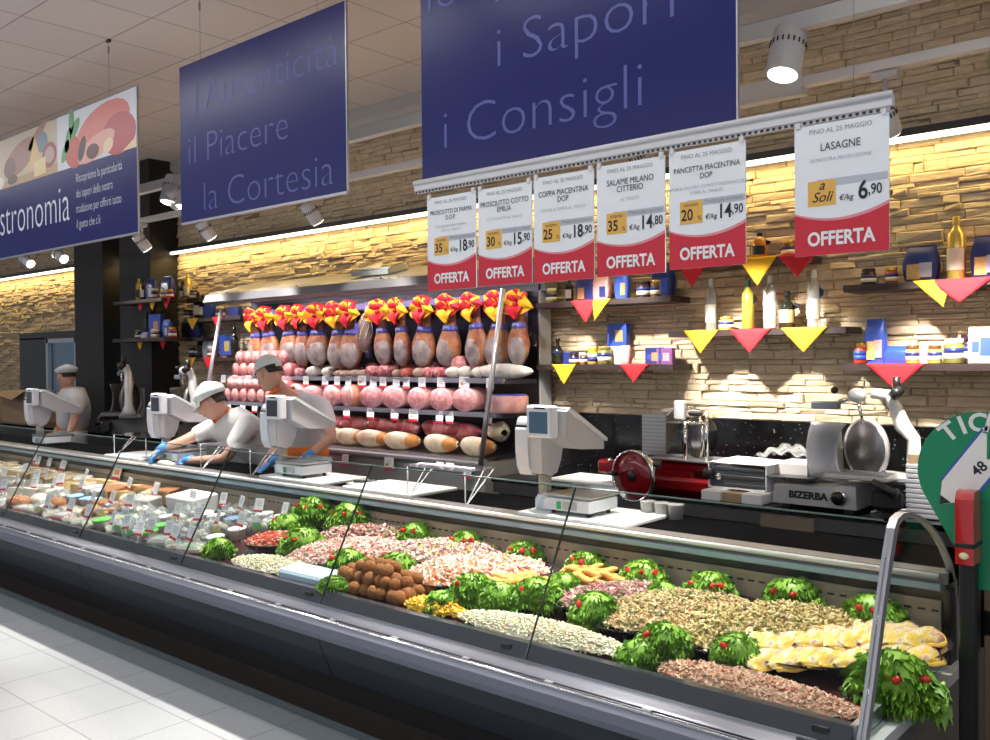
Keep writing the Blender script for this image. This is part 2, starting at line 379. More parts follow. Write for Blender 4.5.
# plain wall behind the stones with a doorway and a window opening cut out
wb.box(((WX0 + WINX[0]) / 2, WY + .1, 2), (WINX[0] - WX0, .2, 4), MORTAR)
wb.box(((DOORX[1] + WX1) / 2, WY + .1, 2), (WX1 - DOORX[1], .2, 4), MORTAR)
wb.box(((WINX[1] + DOORX[0]) / 2, WY + .1, 2), (DOORX[0] - WINX[1], .2, 4), MORTAR)
wb.box(((DOORX[0] + DOORX[1]) / 2, WY + .1, 3.1), (DOORX[1] - DOORX[0], .2, 1.8), MORTAR)
wb.box(((WINX[0] + WINX[1]) / 2, WY + .1, 3.05), (WINX[1] - WINX[0], .2, 1.9), MORTAR)
wb.box(((WINX[0] + WINX[1]) / 2, WY + .1, 0.6), (WINX[1] - WINX[0], .2, 1.2), MORTAR)
stones(wb, WX0, WINX[0], 0.9, 3.96, WY, rs); stones(wb, WINX[0], WINX[1], 2.1, 3.96, WY, rs)
stones(wb, WINX[1], DOORX[0], 0.9, 3.96, WY, rs); stones(wb, DOORX[0], DOORX[1], 2.2, 3.96, WY, rs)
stones(wb, DOORX[1], WX1, 1.27, 3.96, WY, rs)
struct(wb, 'wall_back')
# granite splashback
def granite():
    m = bpy.data.materials.new('black_granite'); m.use_nodes = True; nt = m.node_tree; b = nt.nodes['Principled BSDF']; b.inputs['Roughness'].default_value = 0.12
    tc = nt.nodes.new('ShaderNodeTexCoord'); v = nt.nodes.new('ShaderNodeTexVoronoi'); v.inputs['Scale'].default_value = 38
    nt.links.new(tc.outputs['Object'], v.inputs['Vector'])
    r = nt.nodes.new('ShaderNodeValToRGB'); r.color_ramp.elements[0].position = 0.0; r.color_ramp.elements[0].color = (0.55, 0.58, 0.6, 1)
    r.color_ramp.elements[1].position = 0.13; r.color_ramp.elements[1].color = (0.003, 0.003, 0.0035, 1)
    nt.links.new(v.outputs['Distance'], r.inputs[0]); nt.links.new(r.outputs[0], b.inputs['Base Color']); return m
GRAN = granite()
sp = MB(); sp.box(((DOORX[1] + WX1) / 2, WY - 0.018, 1.065), (WX1 - DOORX[1], 0.036, 0.41), GRAN)
struct(sp, 'trim_1')
# cornice where the wall meets the ceiling
CORN = mat('cornice_white', (0.60, 0.59, 0.60), 0.5)
co = MB(); co.prism([(5.55, 3.97), (5.55, 3.90), (5.61, 3.86), (5.65, 3.86), (5.65, 4.0), (5.55, 4.0)], WX0, WX1, CORN); struct(co, 'trim_2')
# dark columns
COL = mat('dark_column_panel', (0.012, 0.010, 0.010), 0.5)
for n_, (a, b_) in enumerate(((-11.75, -10.98), (-10.55, -9.82))):
    c_ = MB(); c_.box(((a + b_) / 2, 5.47, 2.0), (b_ - a, 0.36, 4.0), COL); struct(c_, ('wall_pier_left', 'wall_pier_right')[n_])
# doorway frame and kitchen window behind the far end
GREYD = mat('grey_door_frame', (0.30, 0.29, 0.28), 0.5)
d_ = MB(); d_.box((-10.16, 5.7, 1.1), (0.10, 0.32, 2.2), GREYD); d_.box((-10.95, 5.7, 1.1), (0.08, 0.32, 2.2), GREYD); d_.box((-10.55, 5.7, 2.17), (0.9, 0.32, 0.06), GREYD)
struct(d_, 'door_1')
wn = MB(); DW = mat('dark_window_frame', (0.015, 0.014, 0.015), 0.4)
x0, x1 = WINX
wn.box(((x0 + x1) / 2, 5.66, 2.06), (x1 - x0, 0.1, 0.10), DW); wn.box(((x0 + x1) / 2, 5.66, 1.22), (x1 - x0, 0.1, 0.05), ALU)
wn.box((x0 + .45, 5.66, 1.63), (0.9, 0.1, 0.80), DW)
for xx in (x0 + .95, -12.45, x1 - .03): wn.box((xx, 5.63, 1.62), (0.07, 0.05, 0.78), ALU)
wn.box(((x0 + .9 + x1) / 2, 5.63, 1.98), (x1 - x0 - .9, 0.05, 0.06), ALU)
wn_o = struct(wn, 'window_1')
wg = MB(); wg.box((-12.6, 5.66, 1.6), (1.55, 0.008, 0.72), glass('blue_window_glass', (0.72, 0.84, 0.92), 1.0)); g_o = wg.obj('window_pane', wn_o)
bk = MB(); KIT = mat('kitchen_panel', (0.42, 0.50, 0.58), 0.5)
bk.box((-13.5, 8.0, 1.9), (13, 0.1, 3.8), KIT)
for xx in (-17.4, -16.2, -15.0, -13.8): bk.box((xx, 7.93, 1.9), (0.05, 0.05, 3.8), ALU)
struct(bk, 'wall_kitchen')
area('kitchen_light', (-13.4, 6.9, 3.0), 3.0, 0.8, 60, (0.85, 0.93, 1.0))
# black profile and warm LED strip above the lit stone band
for n_, (a, b_) in enumerate(((WX0, -11.76), (-10.97, -10.56), (-9.81, WX1))):
    s_ = MB(); s_.box(((a + b_) / 2, 5.585, 2.972), (b_ - a, 0.11, 0.045), BLACK)
    st = struct(s_, 'trim_%d' % (n_ + 3))
    s2 = MB(); s2.box(((a + b_) / 2, 5.545, 2.935), (b_ - a, 0.03, 0.03), mat('led_diffuser', (1.0, 0.86, 0.60), 0.5, emit=3.0)); s2.obj('led_diffuser', st)

# ------------------------------------------------------------------ refrigerated serve-over counter
XE = -0.95; XL = -14.7; NP = 11
BUMP = mat('counter_grey_metal', (0.17, 0.185, 0.235), 0.34, 0.4, bump=0.04, bscale=80)
KICK = mat('kick_panel_blue_black', (0.018, 0.024, 0.034), 0.45)
SILL = mat('sill_dark_glass', (0.040, 0.043, 0.060), 0.25, coat=0.3)
DECKM = mat('deck_maroon', (0.06, 0.012, 0.02), 0.25, coat=0.3)
TAN = mat('tan_vent_panel', (0.34, 0.28, 0.22), 0.45)
GLS = glass('case_glass', (0.955, 0.98, 0.975), 0.45)
cnt = thing('serve_over_counter', 'long refrigerated serve-over counter with leaning glass front and dark grey base', 'counter', ((XE + XL) / 2, 3.3, 0))
OX = -(XE + XL) / 2
def cpart(name, mb, label=None):
    for p in mb.v: p.x += OX; p.y -= 3.3
    o = mb.obj(name, cnt)
    if label: o['label'] = label
    return o
q = MB(); q.prism([(2.894, 0.0), (3.9, 0.0), (3.9, 0.2), (2.894, 0.2)], XL, XE, BLACK); cpart('plinth', q)
for k in range(6):
    q = MB(); a = XE - 2.5 * k; q.prism([(2.66, 0.42), (2.70, 0.30), (2.76, 0.176), (2.93, 0.176), (2.93, 0.42)], max(a - 2.5, XL) + 0.004, a - 0.004, KICK); cpart('kick_panel', q)
q = MB(); q.prism([(2.62, 0.405), (2.578, 0.425), (2.562, 0.455), (2.566, 0.49), (2.585, 0.506), (2.63, 0.522), (2.685, 0.532), (2.70, 0.54), (2.75, 0.54), (2.75, 0.405)], XL, XE, BUMP, smooth=False); cpart('bumper', q)
q = MB(); q.tube([(XL, 2.590, 0.512), (XE - .02, 2.590, 0.512)], 0.006, mat('polished_trim', (0.85, 0.86, 0.88), 0.12, 1.0), 8)
q.tube([(XL, 2.607, 0.520), (XE - .02, 2.607, 0.520)], 0.003, BLACK, 6)
for k in range(34): q.box((XE - 0.25 - k * 0.41, 2.601, 0.518), (0.035, 0.016, 0.012), ALU)
cpart('bumper_rail', q)
q = MB(); q.prism([(2.69, 0.532), (2.738, 0.585), (2.775, 0.585), (2.775, 0.50), (2.70, 0.50)], XL, XE - 0.03, SILL)
for k in range(NP): q.box((XE - 1.25 * k - 0.12, 2.715, 0.562), (0.05, 0.012, 0.02), BLACK)
cpart('sill', q)
q = MB(); q.prism([(2.775, 0.545), (3.66, 0.62), (3.66, 0.48), (2.775, 0.48)], XL, XE - 0.03, DECKM)
for yy in (2.93, 3.22): q.prism([(yy, 0.545 + (yy - 2.775) * .085), (yy + 0.004, 0.557 + (yy - 2.775) * .085), (yy + .28, 0.557 + (yy - 2.775) * .085), (yy + .28, .53)], -4.9, XE - 0.05, DECKM)
cpart('display_deck', q)
q = MB(); q.prism([(3.645, 0.61), (3.645, 0.775), (3.66, 0.775), (3.66, 0.61)], XL, XE - .03, TAN)
for k in range(280): q.box((XL + 0.03 + k * 0.049, 3.643, 0.735), (0.026, 0.004, 0.007), BLACK)
cpart('vent_panel', q, 'tan perforated air panel')
q = MB(); q.prism([(3.66, 0.2), (3.66, 0.815), (4.10, 0.815), (4.10, 0.2)], XL, XE - 0.0, BLACK)
q.prism([(3.60, 0.822), (3.63, 0.812), (3.67, 0.815), (3.67, 0.845), (3.60, 0.845)], XL, XE - .02, mat('pale_blue_lip', (0.26, 0.36, 0.44), 0.35)); cpart('rear_body', q)
q = MB(); q.box(((XE + XL) / 2, 3.87, 0.862), (XE - XL, 0.46, 0.04), mat('worktop_dark', (.003, .0028, .003), .5, spec=0.0)); q.box(((XE + XL) / 2, 3.665, 0.8645), (XE - XL, 0.09, 0.04), mat('worktop_strip', (.20, .185, .18), .4, .4)); cpart('worktop', q)
q = MB(); q.cyl((XL, 3.611, 0.871), (XE - .03, 3.611, 0.871), 0.012, mat('rail_polished', (0.88, 0.89, 0.92), 0.30, 0.5), 16); cpart('worktop_rail', q)
ga, gb = Vector((0, 2.68, 0.548)), Vector((0, 3.01, 1.165)); gn = Vector((0, (gb - ga).z, -(gb - ga).y)).normalized() * 0.008
for k in range(NP):
    q = MB(); x1 = XE - 0.02 - 1.25 * k - (0.0 if k == 0 else -0.016); x0 = XE - 1.25 * (k + 1) + 0.004
    q.prism([(ga.y, ga.z), (gb.y, gb.z), (gb.y + gn.y, gb.z + gn.z), (ga.y + gn.y, ga.z + gn.z)], x0, x1, GLS)
    go = cpart('front_glass', q)
    q = MB(); q.prism([(ga.y - .001, ga.z), (gb.y - .001, gb.z), (gb.y + gn.y + .001, gb.z + gn.z), (ga.y + gn.y + .001, ga.z + gn.z)], x0 - 0.0015, x0 + 0.0015, mat('glass_joint', (0.02, 0.035, 0.035), 0.2))
    for p in q.v: p.x += OX; p.y -= 3.3
    q.obj('glass_joint', go)
# thin top edge of the glass
q = MB(); q.tube([(XL, gb.y + .003, gb.z), (XE - .03, gb.y + .003, gb.z)], 0.0035, mat('glass_edge_green', (0.10, 0.16, 0.15), 0.15), 6); cpart('glass_top_edge', q)
# end panel: aluminium leg, bowed edge and pane
prof = [(2.705, 0.50), (2.80, 0.70), (2.886, 0.91), (2.955, 1.06), (3.0, 1.145), (3.035, 1.172), (3.09, 1.182), (3.16, 1.176), (3.26, 1.152), (3.36, 1.118), (3.464, 1.068), (3.56, 1.005), (3.653, 0.925), (3.71, 0.845), (3.742, 0.75), (3.748, 0.64), (3.748, 0.50)]
q = MB(); q.prism(prof, XE - 0.008, XE - 0.002, glass('end_glass', (0.90, 0.945, 0.93), 0.5, 0.03)); cpart('end_glass', q)
q = MB()
def ribbon(mb, pts, wd, x0, x1, mt):
    n = len(pts); P_ = [Vector((0, a, b)) for a, b in pts]; inn = []
    for i in range(n):
        t = (P_[min(i + 1, n - 1)] - P_[max(i - 1, 0)]).normalized(); nn = Vector((0, t.z, -t.y)); inn.append(P_[i] + nn * (wd[i] if isinstance(wd, list) else wd))
    for i in range(n - 1):
        a, b, c, d = P_[i], P_[i + 1], inn[i + 1], inn[i]
        vs = [(x0, *p[1:]) for p in (a, b, c, d)] + [(x1, *p[1:]) for p in (a, b, c, d)]
        mb.add(vs, [(0, 1, 2, 3), (7, 6, 5, 4), (0, 4, 5, 1), (1, 5, 6, 2), (2, 6, 7, 3), (3, 7, 4, 0)], mt)
ribbon(q, prof, [0.036] * 5 + [0.026, 0.020, 0.014, 0.011, 0.009, 0.008, 0.008, 0.008, 0.008, 0.008, 0.008, 0.008], XE - 0.018, XE + 0.008, mat('end_frame_grey', (.36, .37, .41), .42, .4))
cpart('end_frame', q, 'aluminium end frame bowed over the glass')
q = MB(); q.box((XE + .004, 3.24, 0.515), (0.05, 1.03, 0.04), mat('white_metal_bar', (0.62, 0.66, 0.68), 0.3)); q.box((XE - .03, 3.24, 0.565), (0.02, 1.0, 0.05), ALU)
cpart('end_bar', q)
q = MB(); q.prism([(2.62, 0.41), (2.70, 0.3), (2.76, .17), (2.90, 0.0), (4.10, 0.0), (4.10, 0.495), (2.72, 0.495)], XE - .004, XE + 0.012, mat('end_side_panel', (0.16, 0.155, 0.15), 0.5)); cpart('side_panel', q)
q = MB(); q.box((XE - 0.10, 2.69, 0.512), (0.16, 0.03, 0.045), mat('dark_control', (0.03, 0.035, 0.045), 0.3)); cpart('thermometer', q)

# ------------------------------------------------------------------ back counter
bc = thing('back_counter', 'black granite back counter along the stone wall carrying the slicers', 'counter', (-0.5, 5.2, 0))
q = MB(); q.box((0, -0.0, 0.845), (7.4, 0.86, 0.03), GRAN); q.obj('worktop', bc)
for k in range(6):
    q = MB(); q.box((-3.1 + k * 1.24, 0.03, 0.45), (1.23, 0.72, 0.76), mat('dark_cabinet', (0.014, 0.013, 0.013), 0.35)); cb = q.obj('cabinet_door', bc)
q = MB(); q.box((0, .06, .035), (7.3, .62, .07), BLACK); q.obj('plinth', bc)
q = MB(); q.box((0, -.4, .79), (7.4, 0.02, .07), STEEL); q.obj('edge_trim', bc)
bc2 = thing('back_counter', 'black counter at the far end below the kitchen window', 'counter', (-11.6, 5.2, 0))
q = MB(); q.box((0, -.18, 0.875), (6.6, 0.50, 0.03), GRAN); q.obj('worktop', bc2); q = MB(); q.box((0, -.16, .43), (6.6, .44, .86), mat('dark_cabinet', (0.014, 0.013, 0.013), 0.35)); q.obj('cabinet', bc2)
# tan panel on the rear face
fr = MB(); fr.box((0, 0, 0), (0.30, 0.012, 0.075), mat('brown_label', (0.20, 0.15, 0.10), 0.5))
o = fr.obj('drawer_front'); p = at(787, 527, Y=4.79); o.location = (p.x - bc.location.x, 4.79 - bc.location.y - .0, p.z + .02); o.parent = bc; o['label'] = 'brown drawer front'

# ------------------------------------------------------------------ refrigerated meat case on the wall
MX0, MX1 = -7.95, -4.29
mc = thing('meat_display_case', 'tall open refrigerated wall case with hams and salami under a steel canopy', 'display case', ((MX0 + MX1) / 2, 5.2, 0))
def mpart(name, mb, label=None):
    for p in mb.v: p.x -= mc.location.x; p.y -= 5.2
    o = mb.obj(name, mc)
    if label: o['label'] = label
    return o
DARKI = mat('case_interior_dark', (0.006, 0.005, 0.012), 0.3)
CGREY = mat('case_grey', (0.30, 0.30, 0.31), 0.4)
q = MB(); q.box(((MX0 + MX1) / 2, 5.45, 1.60), (MX1 - MX0, 0.04, 1.3), DARKI); mpart('back_panel', q)
q = MB(); q.box(((MX0 + MX1) / 2, 5.52, 1.15), (MX1 - MX0 - .04, 0.09, 2.2), CGREY); mpart('air_duct', q)
for x in (MX0, MX1):
    q = MB(); q.box((x, 5.50, 1.20), (0.02, 0.14, 2.0), mat('side_grey', (0.46, 0.45, 0.44), 0.5)); mpart('side_panel', q)
    q = MB(); q.prism([(4.77, 0.95), (5.03, 2.17), (5.43, 2.2), (5.43, 0.95)], x - .004, x + .004, glass('side_glass', (0.93, 0.94, 0.96), 0.7)); mpart('side_glass', q)
    q = MB(); q.cyl((x, 4.755, 0.93), (x, 5.02, 2.19), 0.019, ALU, 12); mpart('strut', q)
q = MB(); q.prism([(4.80, 0.0), (4.80, 0.90), (4.765, 0.93), (4.765, 0.95), (5.43, 0.95), (5.43, 0.0)], MX0, MX1, CGREY); mpart('lower_body', q)
q = MB(); q.prism([(4.86, 0.955), (4.86, .965), (5.42, 1.03), (5.42, .955)], MX0 + .02, MX1 - .02, STEEL); mpart('bottom_deck', q)
# canopy
q = MB(); q.prism([(4.93, 2.235), (4.90, 2.26), (4.93, 2.33), (4.99, 2.355), (5.52, 2.49), (5.60, 2.49), (5.60, 2.20), (5.45, 2.20), (5.45, 2.285), (4.965, 2.285), (4.96, 2.235)], MX0 - 0.14, MX1 + 0.05, mat('canopy_steel', (0.17, 0.17, 0.19), 0.4, 0.3)); cano = mpart('canopy', q)
q = MB()
for k in range(4): q.cyl((-7.7 + k * 1.1, 4.925, 2.335), (-7.7 + k * 1.1, 4.925, 2.35), 0.012, CHROME, 8)
for p in q.v: p.x -= mc.location.x; p.y -= 5.2
q.obj('canopy_clips', cano)
q = MB(); q.cyl((MX0 + .1, 5.00, 2.272), (MX1 - .1, 5.00, 2.272), 0.010, mat('case_tube_light', (1.0, 0.93, 1.0), 0.5, emit=2.0), 10); mpart('tube_light', q)
SHELFM = mat('case_shelf_steel', (0.30, 0.29, 0.36), 0.3, 0.6)
for y0, z in ((5.05, 1.52), (4.95, 1.275)):
    q = MB(); q.prism([(y0, z), (y0, z + 0.012), (5.43, z + 0.012), (5.43, z - .02), (y0 + .05, z - .02)], MX0 + .02, MX1 - .02, SHELFM)
    q.box(((MX0 + MX1) / 2, y0 - .003, z + .004), (MX1 - MX0 - .04, 0.006, 0.034), mat('price_rail_grey', (0.25, 0.25, 0.31), 0.3)); mpart('shelf', q)
HR = mat('ham_rail_lilac', (0.22, 0.20, 0.40), 0.4)
q = MB(); q.box(((MX0 + MX1) / 2, 5.26, 2.15), (MX1 - MX0 - .3, 0.03, 0.05), HR)
for x in (MX0 + .18, -6.2, MX1 - .12): q.box((x, 5.40, 1.95), (0.05, 0.04, 0.5), HR); q.box((x, 5.33, 2.15), (0.05, 0.14, 0.05), HR)
mpart('ham_rail', q)
for x in (-7.2, -6.0, -4.9):
    a = area('case_light', (x, 5.02, 2.262), 1.1, 0.04, 5.5, (1.0, 0.84, 0.98), (math.radians(8), 0, 0))
area('case_light', (-7.2, 4.98, 1.50), 1.2, 0.03, 1.0, (1.0, 0.85, 0.93)); area('case_light', (-5.6, 4.98, 1.50), 2.2, 0.03, 1.9, (1.0, 0.85, 0.93))
area('case_light', (-7.2, 4.93, 1.255), 1.2, 0.03, 1.0, (1.0, 0.85, 0.93)); area('case_light', (-5.6, 4.93, 1.255), 2.2, 0.03, 1.9, (1.0, 0.85, 0.93))
# papers and a carton lying on the canopy
def on_canopy(u, v): return at(u, v, Y=5.2)
cz = lambda y: 2.355 + (y - 4.99) * 0.135 / 0.53
p = on_canopy(378, 262); q = MB(); q.box((0, 0, 0.02), (0.42, 0.26, 0.04), mat('grey_carton', (0.50, 0.52, 0.50), 0.6)); q.box((.02, .01, .048), (0.38, 0.22, 0.012), PAPER); q.box((0.16, .01, 0.062), (0.12, 0.18, 0.012), mat('yellow_black_label', (0.45, 0.36, 0.08), 0.5))
o = q.obj('carton'); o.location = (p.x, 5.22, cz(5.22) + .012); o.rotation_euler = (math.radians(14), 0, 0.1); tag(o, 'flat grey carton lying on the steel canopy above the hams', 'carton')

# hams hung by the rail
SKIN = ramp('ham_skin', [(.3, (.20, .05, .03)), (.45, (.32, .105, .05)), (.6, (.44, .19, .075)), (.75, (.26, .07, .04))], 13, bump=.3)
FAT = ramp('ham_fat_face', [(.3, (.17, .13, .13)), (.5, (.28, .23, .23)), (.7, (.40, .34, .30))], 15, bump=.3)
HOCK = mat('ham_hock', (0.30, 0.11, 0.085), 0.45, noise=0.2, nscale=20)
BANDM = mat('ham_band_blue', (0.12, 0.12, 0.50), 0.3)
def ham(label, wide, two):
    root = thing('hanging_ham', label, 'ham')
    prof = [(0.004, -0.47), (0.035, -0.455), (0.068, -0.41), (0.088, -0.35), (0.092, -0.29), (0.080, -0.23), (0.058, -0.17), (0.038, -0.12), (0.028, -0.07), (0.027, -0.03), (0.030, -0.01), (0.018, 0.0)]
    q = MB(); q.lathe(prof, SKIN, n=20, sx=wide, sy=0.72)
    for p in q.v:
        if p.z > -0.16: p.x += 0.02 * math.sin((p.z + .16) * 12)
    q.obj('meat', root)
    q = MB(); q.lathe([(0.0295, -0.085), (0.0305, -0.03), (0.033, -0.008), (0.019, 0.003)], HOCK, TR(0.018), n=14); q.obj('hock', root)
    q = MB(); f = [(0.004, -0.46), (0.045, -0.44), (0.070, -0.39), (0.076, -0.33), (0.062, -0.26), (0.030, -0.215), (0.004, -0.205)]
    q.lathe(f, FAT, TR(0.022 * (1 if two else -1), -0.026, 0.0, 0, 0.10 * (1 if two else -1), 0), n=18, sx=wide * 1.05, sy=0.62); q.obj('fat_face', root)
    q = MB(); q.lathe([(0.062 * 1, -0.178), (0.049, -0.132)], BANDM, TR(0.0), n=18, sx=wide * 1.02, sy=0.82)
    q.box((0.0, -0.058, -0.165), (0.062, 0.004, 0.055), mat('band_paper', (0.45, 0.45, 0.72), 0.4), TR(0, 0, 0, 0.1)); q.obj('label_band', root)
    q = MB(); q.tube([(0.012, 0, -0.02), (0.0, 0.0, 0.045), (0.0, 0.03, 0.07)], 0.003, mat('string', (0.5, 0.42, 0.3), 0.8), 6); q.obj('string', root)
    rr = random.Random(ord(label[0]) * 7)
    q = MB(); q2 = MB()
    for i in range(6):                     # a knotted handkerchief: pointed corners flop outwards around the knot
        a = (.0, .75, 1.5, 2.3, 3.1, 4.7)[i] + rr.uniform(-.18, .18); m_ = REDC if (i + two) % 2 else YELC; L = rr.uniform(.13, .17) * (.62 if i == 5 else .92)
        def fn(u, v, a=a, L=L, i=i):
            wv = 0.105 * math.sin(PI * min(1, .18 + u * .82)) ** .7 * (1.02 - u * .55) * (v - 0.5) * 2; d = 0.008 + u * L
            return (math.cos(a) * d - math.sin(a) * wv + .012, -.05 - .035 * math.sin(PI * u) + .016 * math.sin(v * 8 + i * 2) * (.3 + u), math.sin(a) * d + math.cos(a) * wv - .035 * u * u + .01)
        (q if m_ is REDC else q2).sheet(fn, 7, 8, m_, th=0.002)
    q.ball((0.014, -0.072, 0.0), (0.020, 0.018, 0.018), REDC); q.obj('red_cloth', root); q2.obj('yellow_cloth', root)
    return root
protos_h = [proto(ham('a', 1.55, 0)), proto(ham('b', 1.30, 1)), proto(ham('c', 1.05, 0))]
hx = [(255, 314, 1), (267, 314, 0), (287, 314, 0), (302, 315, 0), (317, 312, 0), (337, 313, 1), (351, 313, 0), (380, 309, 2), (400, 307, 2), (425, 308, 0), (450, 306, 1), (474, 304, 1), (499, 303, 1), (519, 302, 2)]
for i, (u, v, k) in enumerate(hx):
    p = at(u, 311 - (u - 257) * 0.02, Y=5.16)
    place(protos_h[k], 'hanging_ham', 'cured ham hanging under a red and yellow cloth, %s in the row' % nth(i, len(hx)), 'ham', (p.x, 5.17, 2.085), (0, R.uniform(-.10, .16), R.uniform(-.25, .25)), R.uniform(.97, 1.03), 'hams hanging in the wall case')
# netted speck among the hams
p = at(364, 330, Y=5.16); NETM = mat('netted_salami', (0.26, 0.17, 0.15), 0.7, noise=0.3, nscale=60, bump=0.8, bscale=70)
q = MB(); q.lathe([(.004, -.33), (.045, -.31), (.072, -.25), (.078, -.18), (.066, -.10), (.035, -.04), (.010, 0), (.004, .03)], NETM, n=20, sy=.8)
for k in range(8):
    a0 = 2 * PI * k / 8
    q.tube([((.074 * math.sin(PI * (t + .5) / 9) + .006) * math.cos(a0 + t * .25), (.074 * math.sin(PI * (t + .5) / 9) + .006) * .82 * math.sin(a0 + t * .25), -.33 + .33 * t / 8) for t in range(9)], .0025, CREAM, 5)
q.box((-.03, -.066, -.12), (.045, .004, .075), BANDM); q.cyl((0, 0, 0), (0, .02, .07), .003, CREAM, 6)
o = q.obj('netted_salami'); o.location = (p.x, 5.17, 2.08); tag(o, 'dark netted salami with a blue tag hanging between two hams', 'salami')

# rolls, salami and cooked hams on the shelves of the case
PINKC = ramp('mortadella_cut', [(.35, (.58, .20, .21)), (.55, (.68, .30, .29)), (.64, (.76, .50, .46)), (.7, (.62, .25, .25))], 34)
PINKR = mat('mortadella_rind', (0.55, 0.17, 0.17), 0.4, noise=0.15, nscale=12)
DSAL = mat('dark_salami', (0.22, 0.06, 0.055), 0.55, noise=0.25, nscale=30, bump=0.3)
MSAL = mat('red_salami', (0.45, 0.10, 0.075), 0.5, noise=0.28, nscale=40, bump=0.3)
BSAL = mat('brown_salami', (0.40, 0.27, 0.20), 0.7, noise=0.2, nscale=30, bump=0.5)
WSAL = mat('floury_salami', (0.66, 0.62, 0.54), 0.8, noise=0.10, nscale=20, bump=0.4)
MARB = ramp('marbled_cut', [(.35, (.38, .06, .08)), (.5, (.52, .14, .15)), (.58, (.72, .46, .42)), (.66, (.48, .10, .11))], 26)
COOK = ramp('cooked_ham', [(.32, (.66, .27, .25)), (.48, (.76, .38, .34)), (.62, (.80, .50, .44)), (.75, (.68, .30, .30))], 12, .4, bump=.2)
COOKS = mat('cooked_ham_rind', (0.60, 0.24, 0.12), 0.45, noise=0.15, nscale=12)
def roll(r, L, rind, cut, stripes=False):
    q = MB(); q.lathe([(r * .86, 0), (r, 0.012), (r, L - .012), (r * .86, L)], rind, TR(0, 0, 0, -PI / 2), n=20)
    q.lathe([(r * .93, -0.003), (r * .93, 0.004)], cut, TR(0, 0, 0, -PI / 2), n=20)
    return q
def put(q, name, label, cat, loc, rot=(0, 0, 0), group=None, cut=None):
    o = q.obj(name); o.location = loc; o.rotation_euler = rot; tag(o, label, cat, group); return o
# shelf one: front edge Y 5.05 top Z 1.532 ; shelf two: Y 4.95 Z 1.287
base = roll(.064, .20, PINKR, PINKC); me = base.mesh('mortadella_roll')
def inst(me, name, label, cat, loc, rot=(0, 0, 0), s=1, group=None):
    o = bpy.data.objects.new(name, me); C.objects.link(o); o.location = loc; o.rotation_euler = rot; o.scale = (s,) * 3 if not isinstance(s, tuple) else s
    return tag(o, label, cat, group)
for sh, (y0, z0, n, lv) in enumerate(((5.09, 1.533, 7, 2), (4.99, 1.288, 8, 2))):
    for l_ in range(lv):
        for i in range(n - l_):
            x = MX0 + .12 + i * .142 + l_ * .07
            inst(me, 'mortadella_roll', 'pink mortadella roll, %s layer on the %s shelf, %s' % (('bottom', 'top')[l_], ('upper', 'lower')[sh], nth(i, n - l_)), 'mortadella', (x, y0, z0 + .068 + l_ * .115), (R.uniform(-.0, .0), R.uniform(0, 6), R.uniform(-.1, .1)), 1.0, 'mortadella rolls at the left of the case')
# right part of shelf one: lying salami
def saus(L, r, mt, mt2=None, knob=True):
    q = MB(); n = 9; pr = [(max(.004, r * math.sin(PI * (i + .25) / (n - .5)) ** .45), -L / 2 + L * i / (n - 1)) for i in range(n)]
    q.lathe(pr, mt, TR(0, 0, 0, 0, PI / 2), n=16)
    if knob: q.cyl((L / 2 - .005, 0, 0), (L / 2 + .018, 0, 0), .006, CREAM, 6)
    return q
z1 = 1.533
items = [(305, .22, .032, MSAL, 'thin red salami'), (327, .26, .040, WSAL, 'white floury salami'), (352, .26, .052, DSAL, 'dark purple cured sausage'), (372, .15, .050, DSAL, 'dark round sausage'), (390, .20, .058, MARB, 'marbled red coppa'), (410, .24, .042, MSAL, 'long red salami'), (430, .20, .055, MARB, 'fat marbled salami')]
for i, (u, L, r, m_, nm) in enumerate(items):
    p = at(u, 352, Y=5.27); put(saus(L, r, m_), 'salami', '%s, back row of the upper shelf, %s' % (nm, nth(i, len(items))), 'salami', (p.x, 5.27, z1 + r + .03), (0, 0, R.uniform(-.15, .15)))
for i, (u, r, L) in enumerate(((462, .062, .20), (481, .066, .22), (500, .070, .20))):
    p = at(u, 350, Y=5.2); q = roll(r, L, PINKR if i < 2 else mat('pale_rind', (.55, .45, .42), .5), PINKC); put(q, 'cut_sausage', 'large pink cut sausage at the right of the upper shelf, %s of three' % ('left', 'middle', 'right')[i], 'sausage', (p.x, 5.16, z1 + r + .055), (0, 0, .55))
fr_ = [(300, 'p', .04), (312, 'w', .05), (326, 'c', .045), (338, 'b', .032), (346, 'b', .032), (354, 'b', .034), (363, 'b', .034), (372, 'k', .05), (384, 'k', .052), (396, 'b', .036), (407, 'r', .04), (418, 'b', .045), (429, 'k', .045), (440, 'k', .045), (452, 'w', .048), (464, 'w', .05), (478, 'w', .048)]
nm_ = {'p': ('pale soft sausage', PINKC), 'w': ('white moulded salami', WSAL), 'c': ('cream coloured rolled meat', CREAM), 'b': ('small brown dry salami', BSAL), 'k': ('red marbled coppa end', MARB), 'r': ('red salami end', MSAL)}
for i, (u, k, r) in enumerate(fr_):
    p = at(u, 370, Y=5.12); q = roll(r, .14, nm_[k][1], nm_[k][1]) if k in 'krp' else saus(.16, r, nm_[k][1])
    put(q, 'salami', '%s, front row of the upper shelf, %s' % (nm_[k][0], nth(i, len(fr_))), 'salami', (p.x, 5.085 if k in 'krp' else 5.15, z1 + r + .001), (0, 0, R.uniform(-.2, .2) if k in 'krp' else PI / 2 + R.uniform(-.25, .25)))
p = at(494, 372, Y=5.14); put(saus(.52, .058, WSAL), 'salami', 'long fat white floury salami at the right end of the upper shelf', 'salami', (p.x + .10, 5.135, z1 + .06))
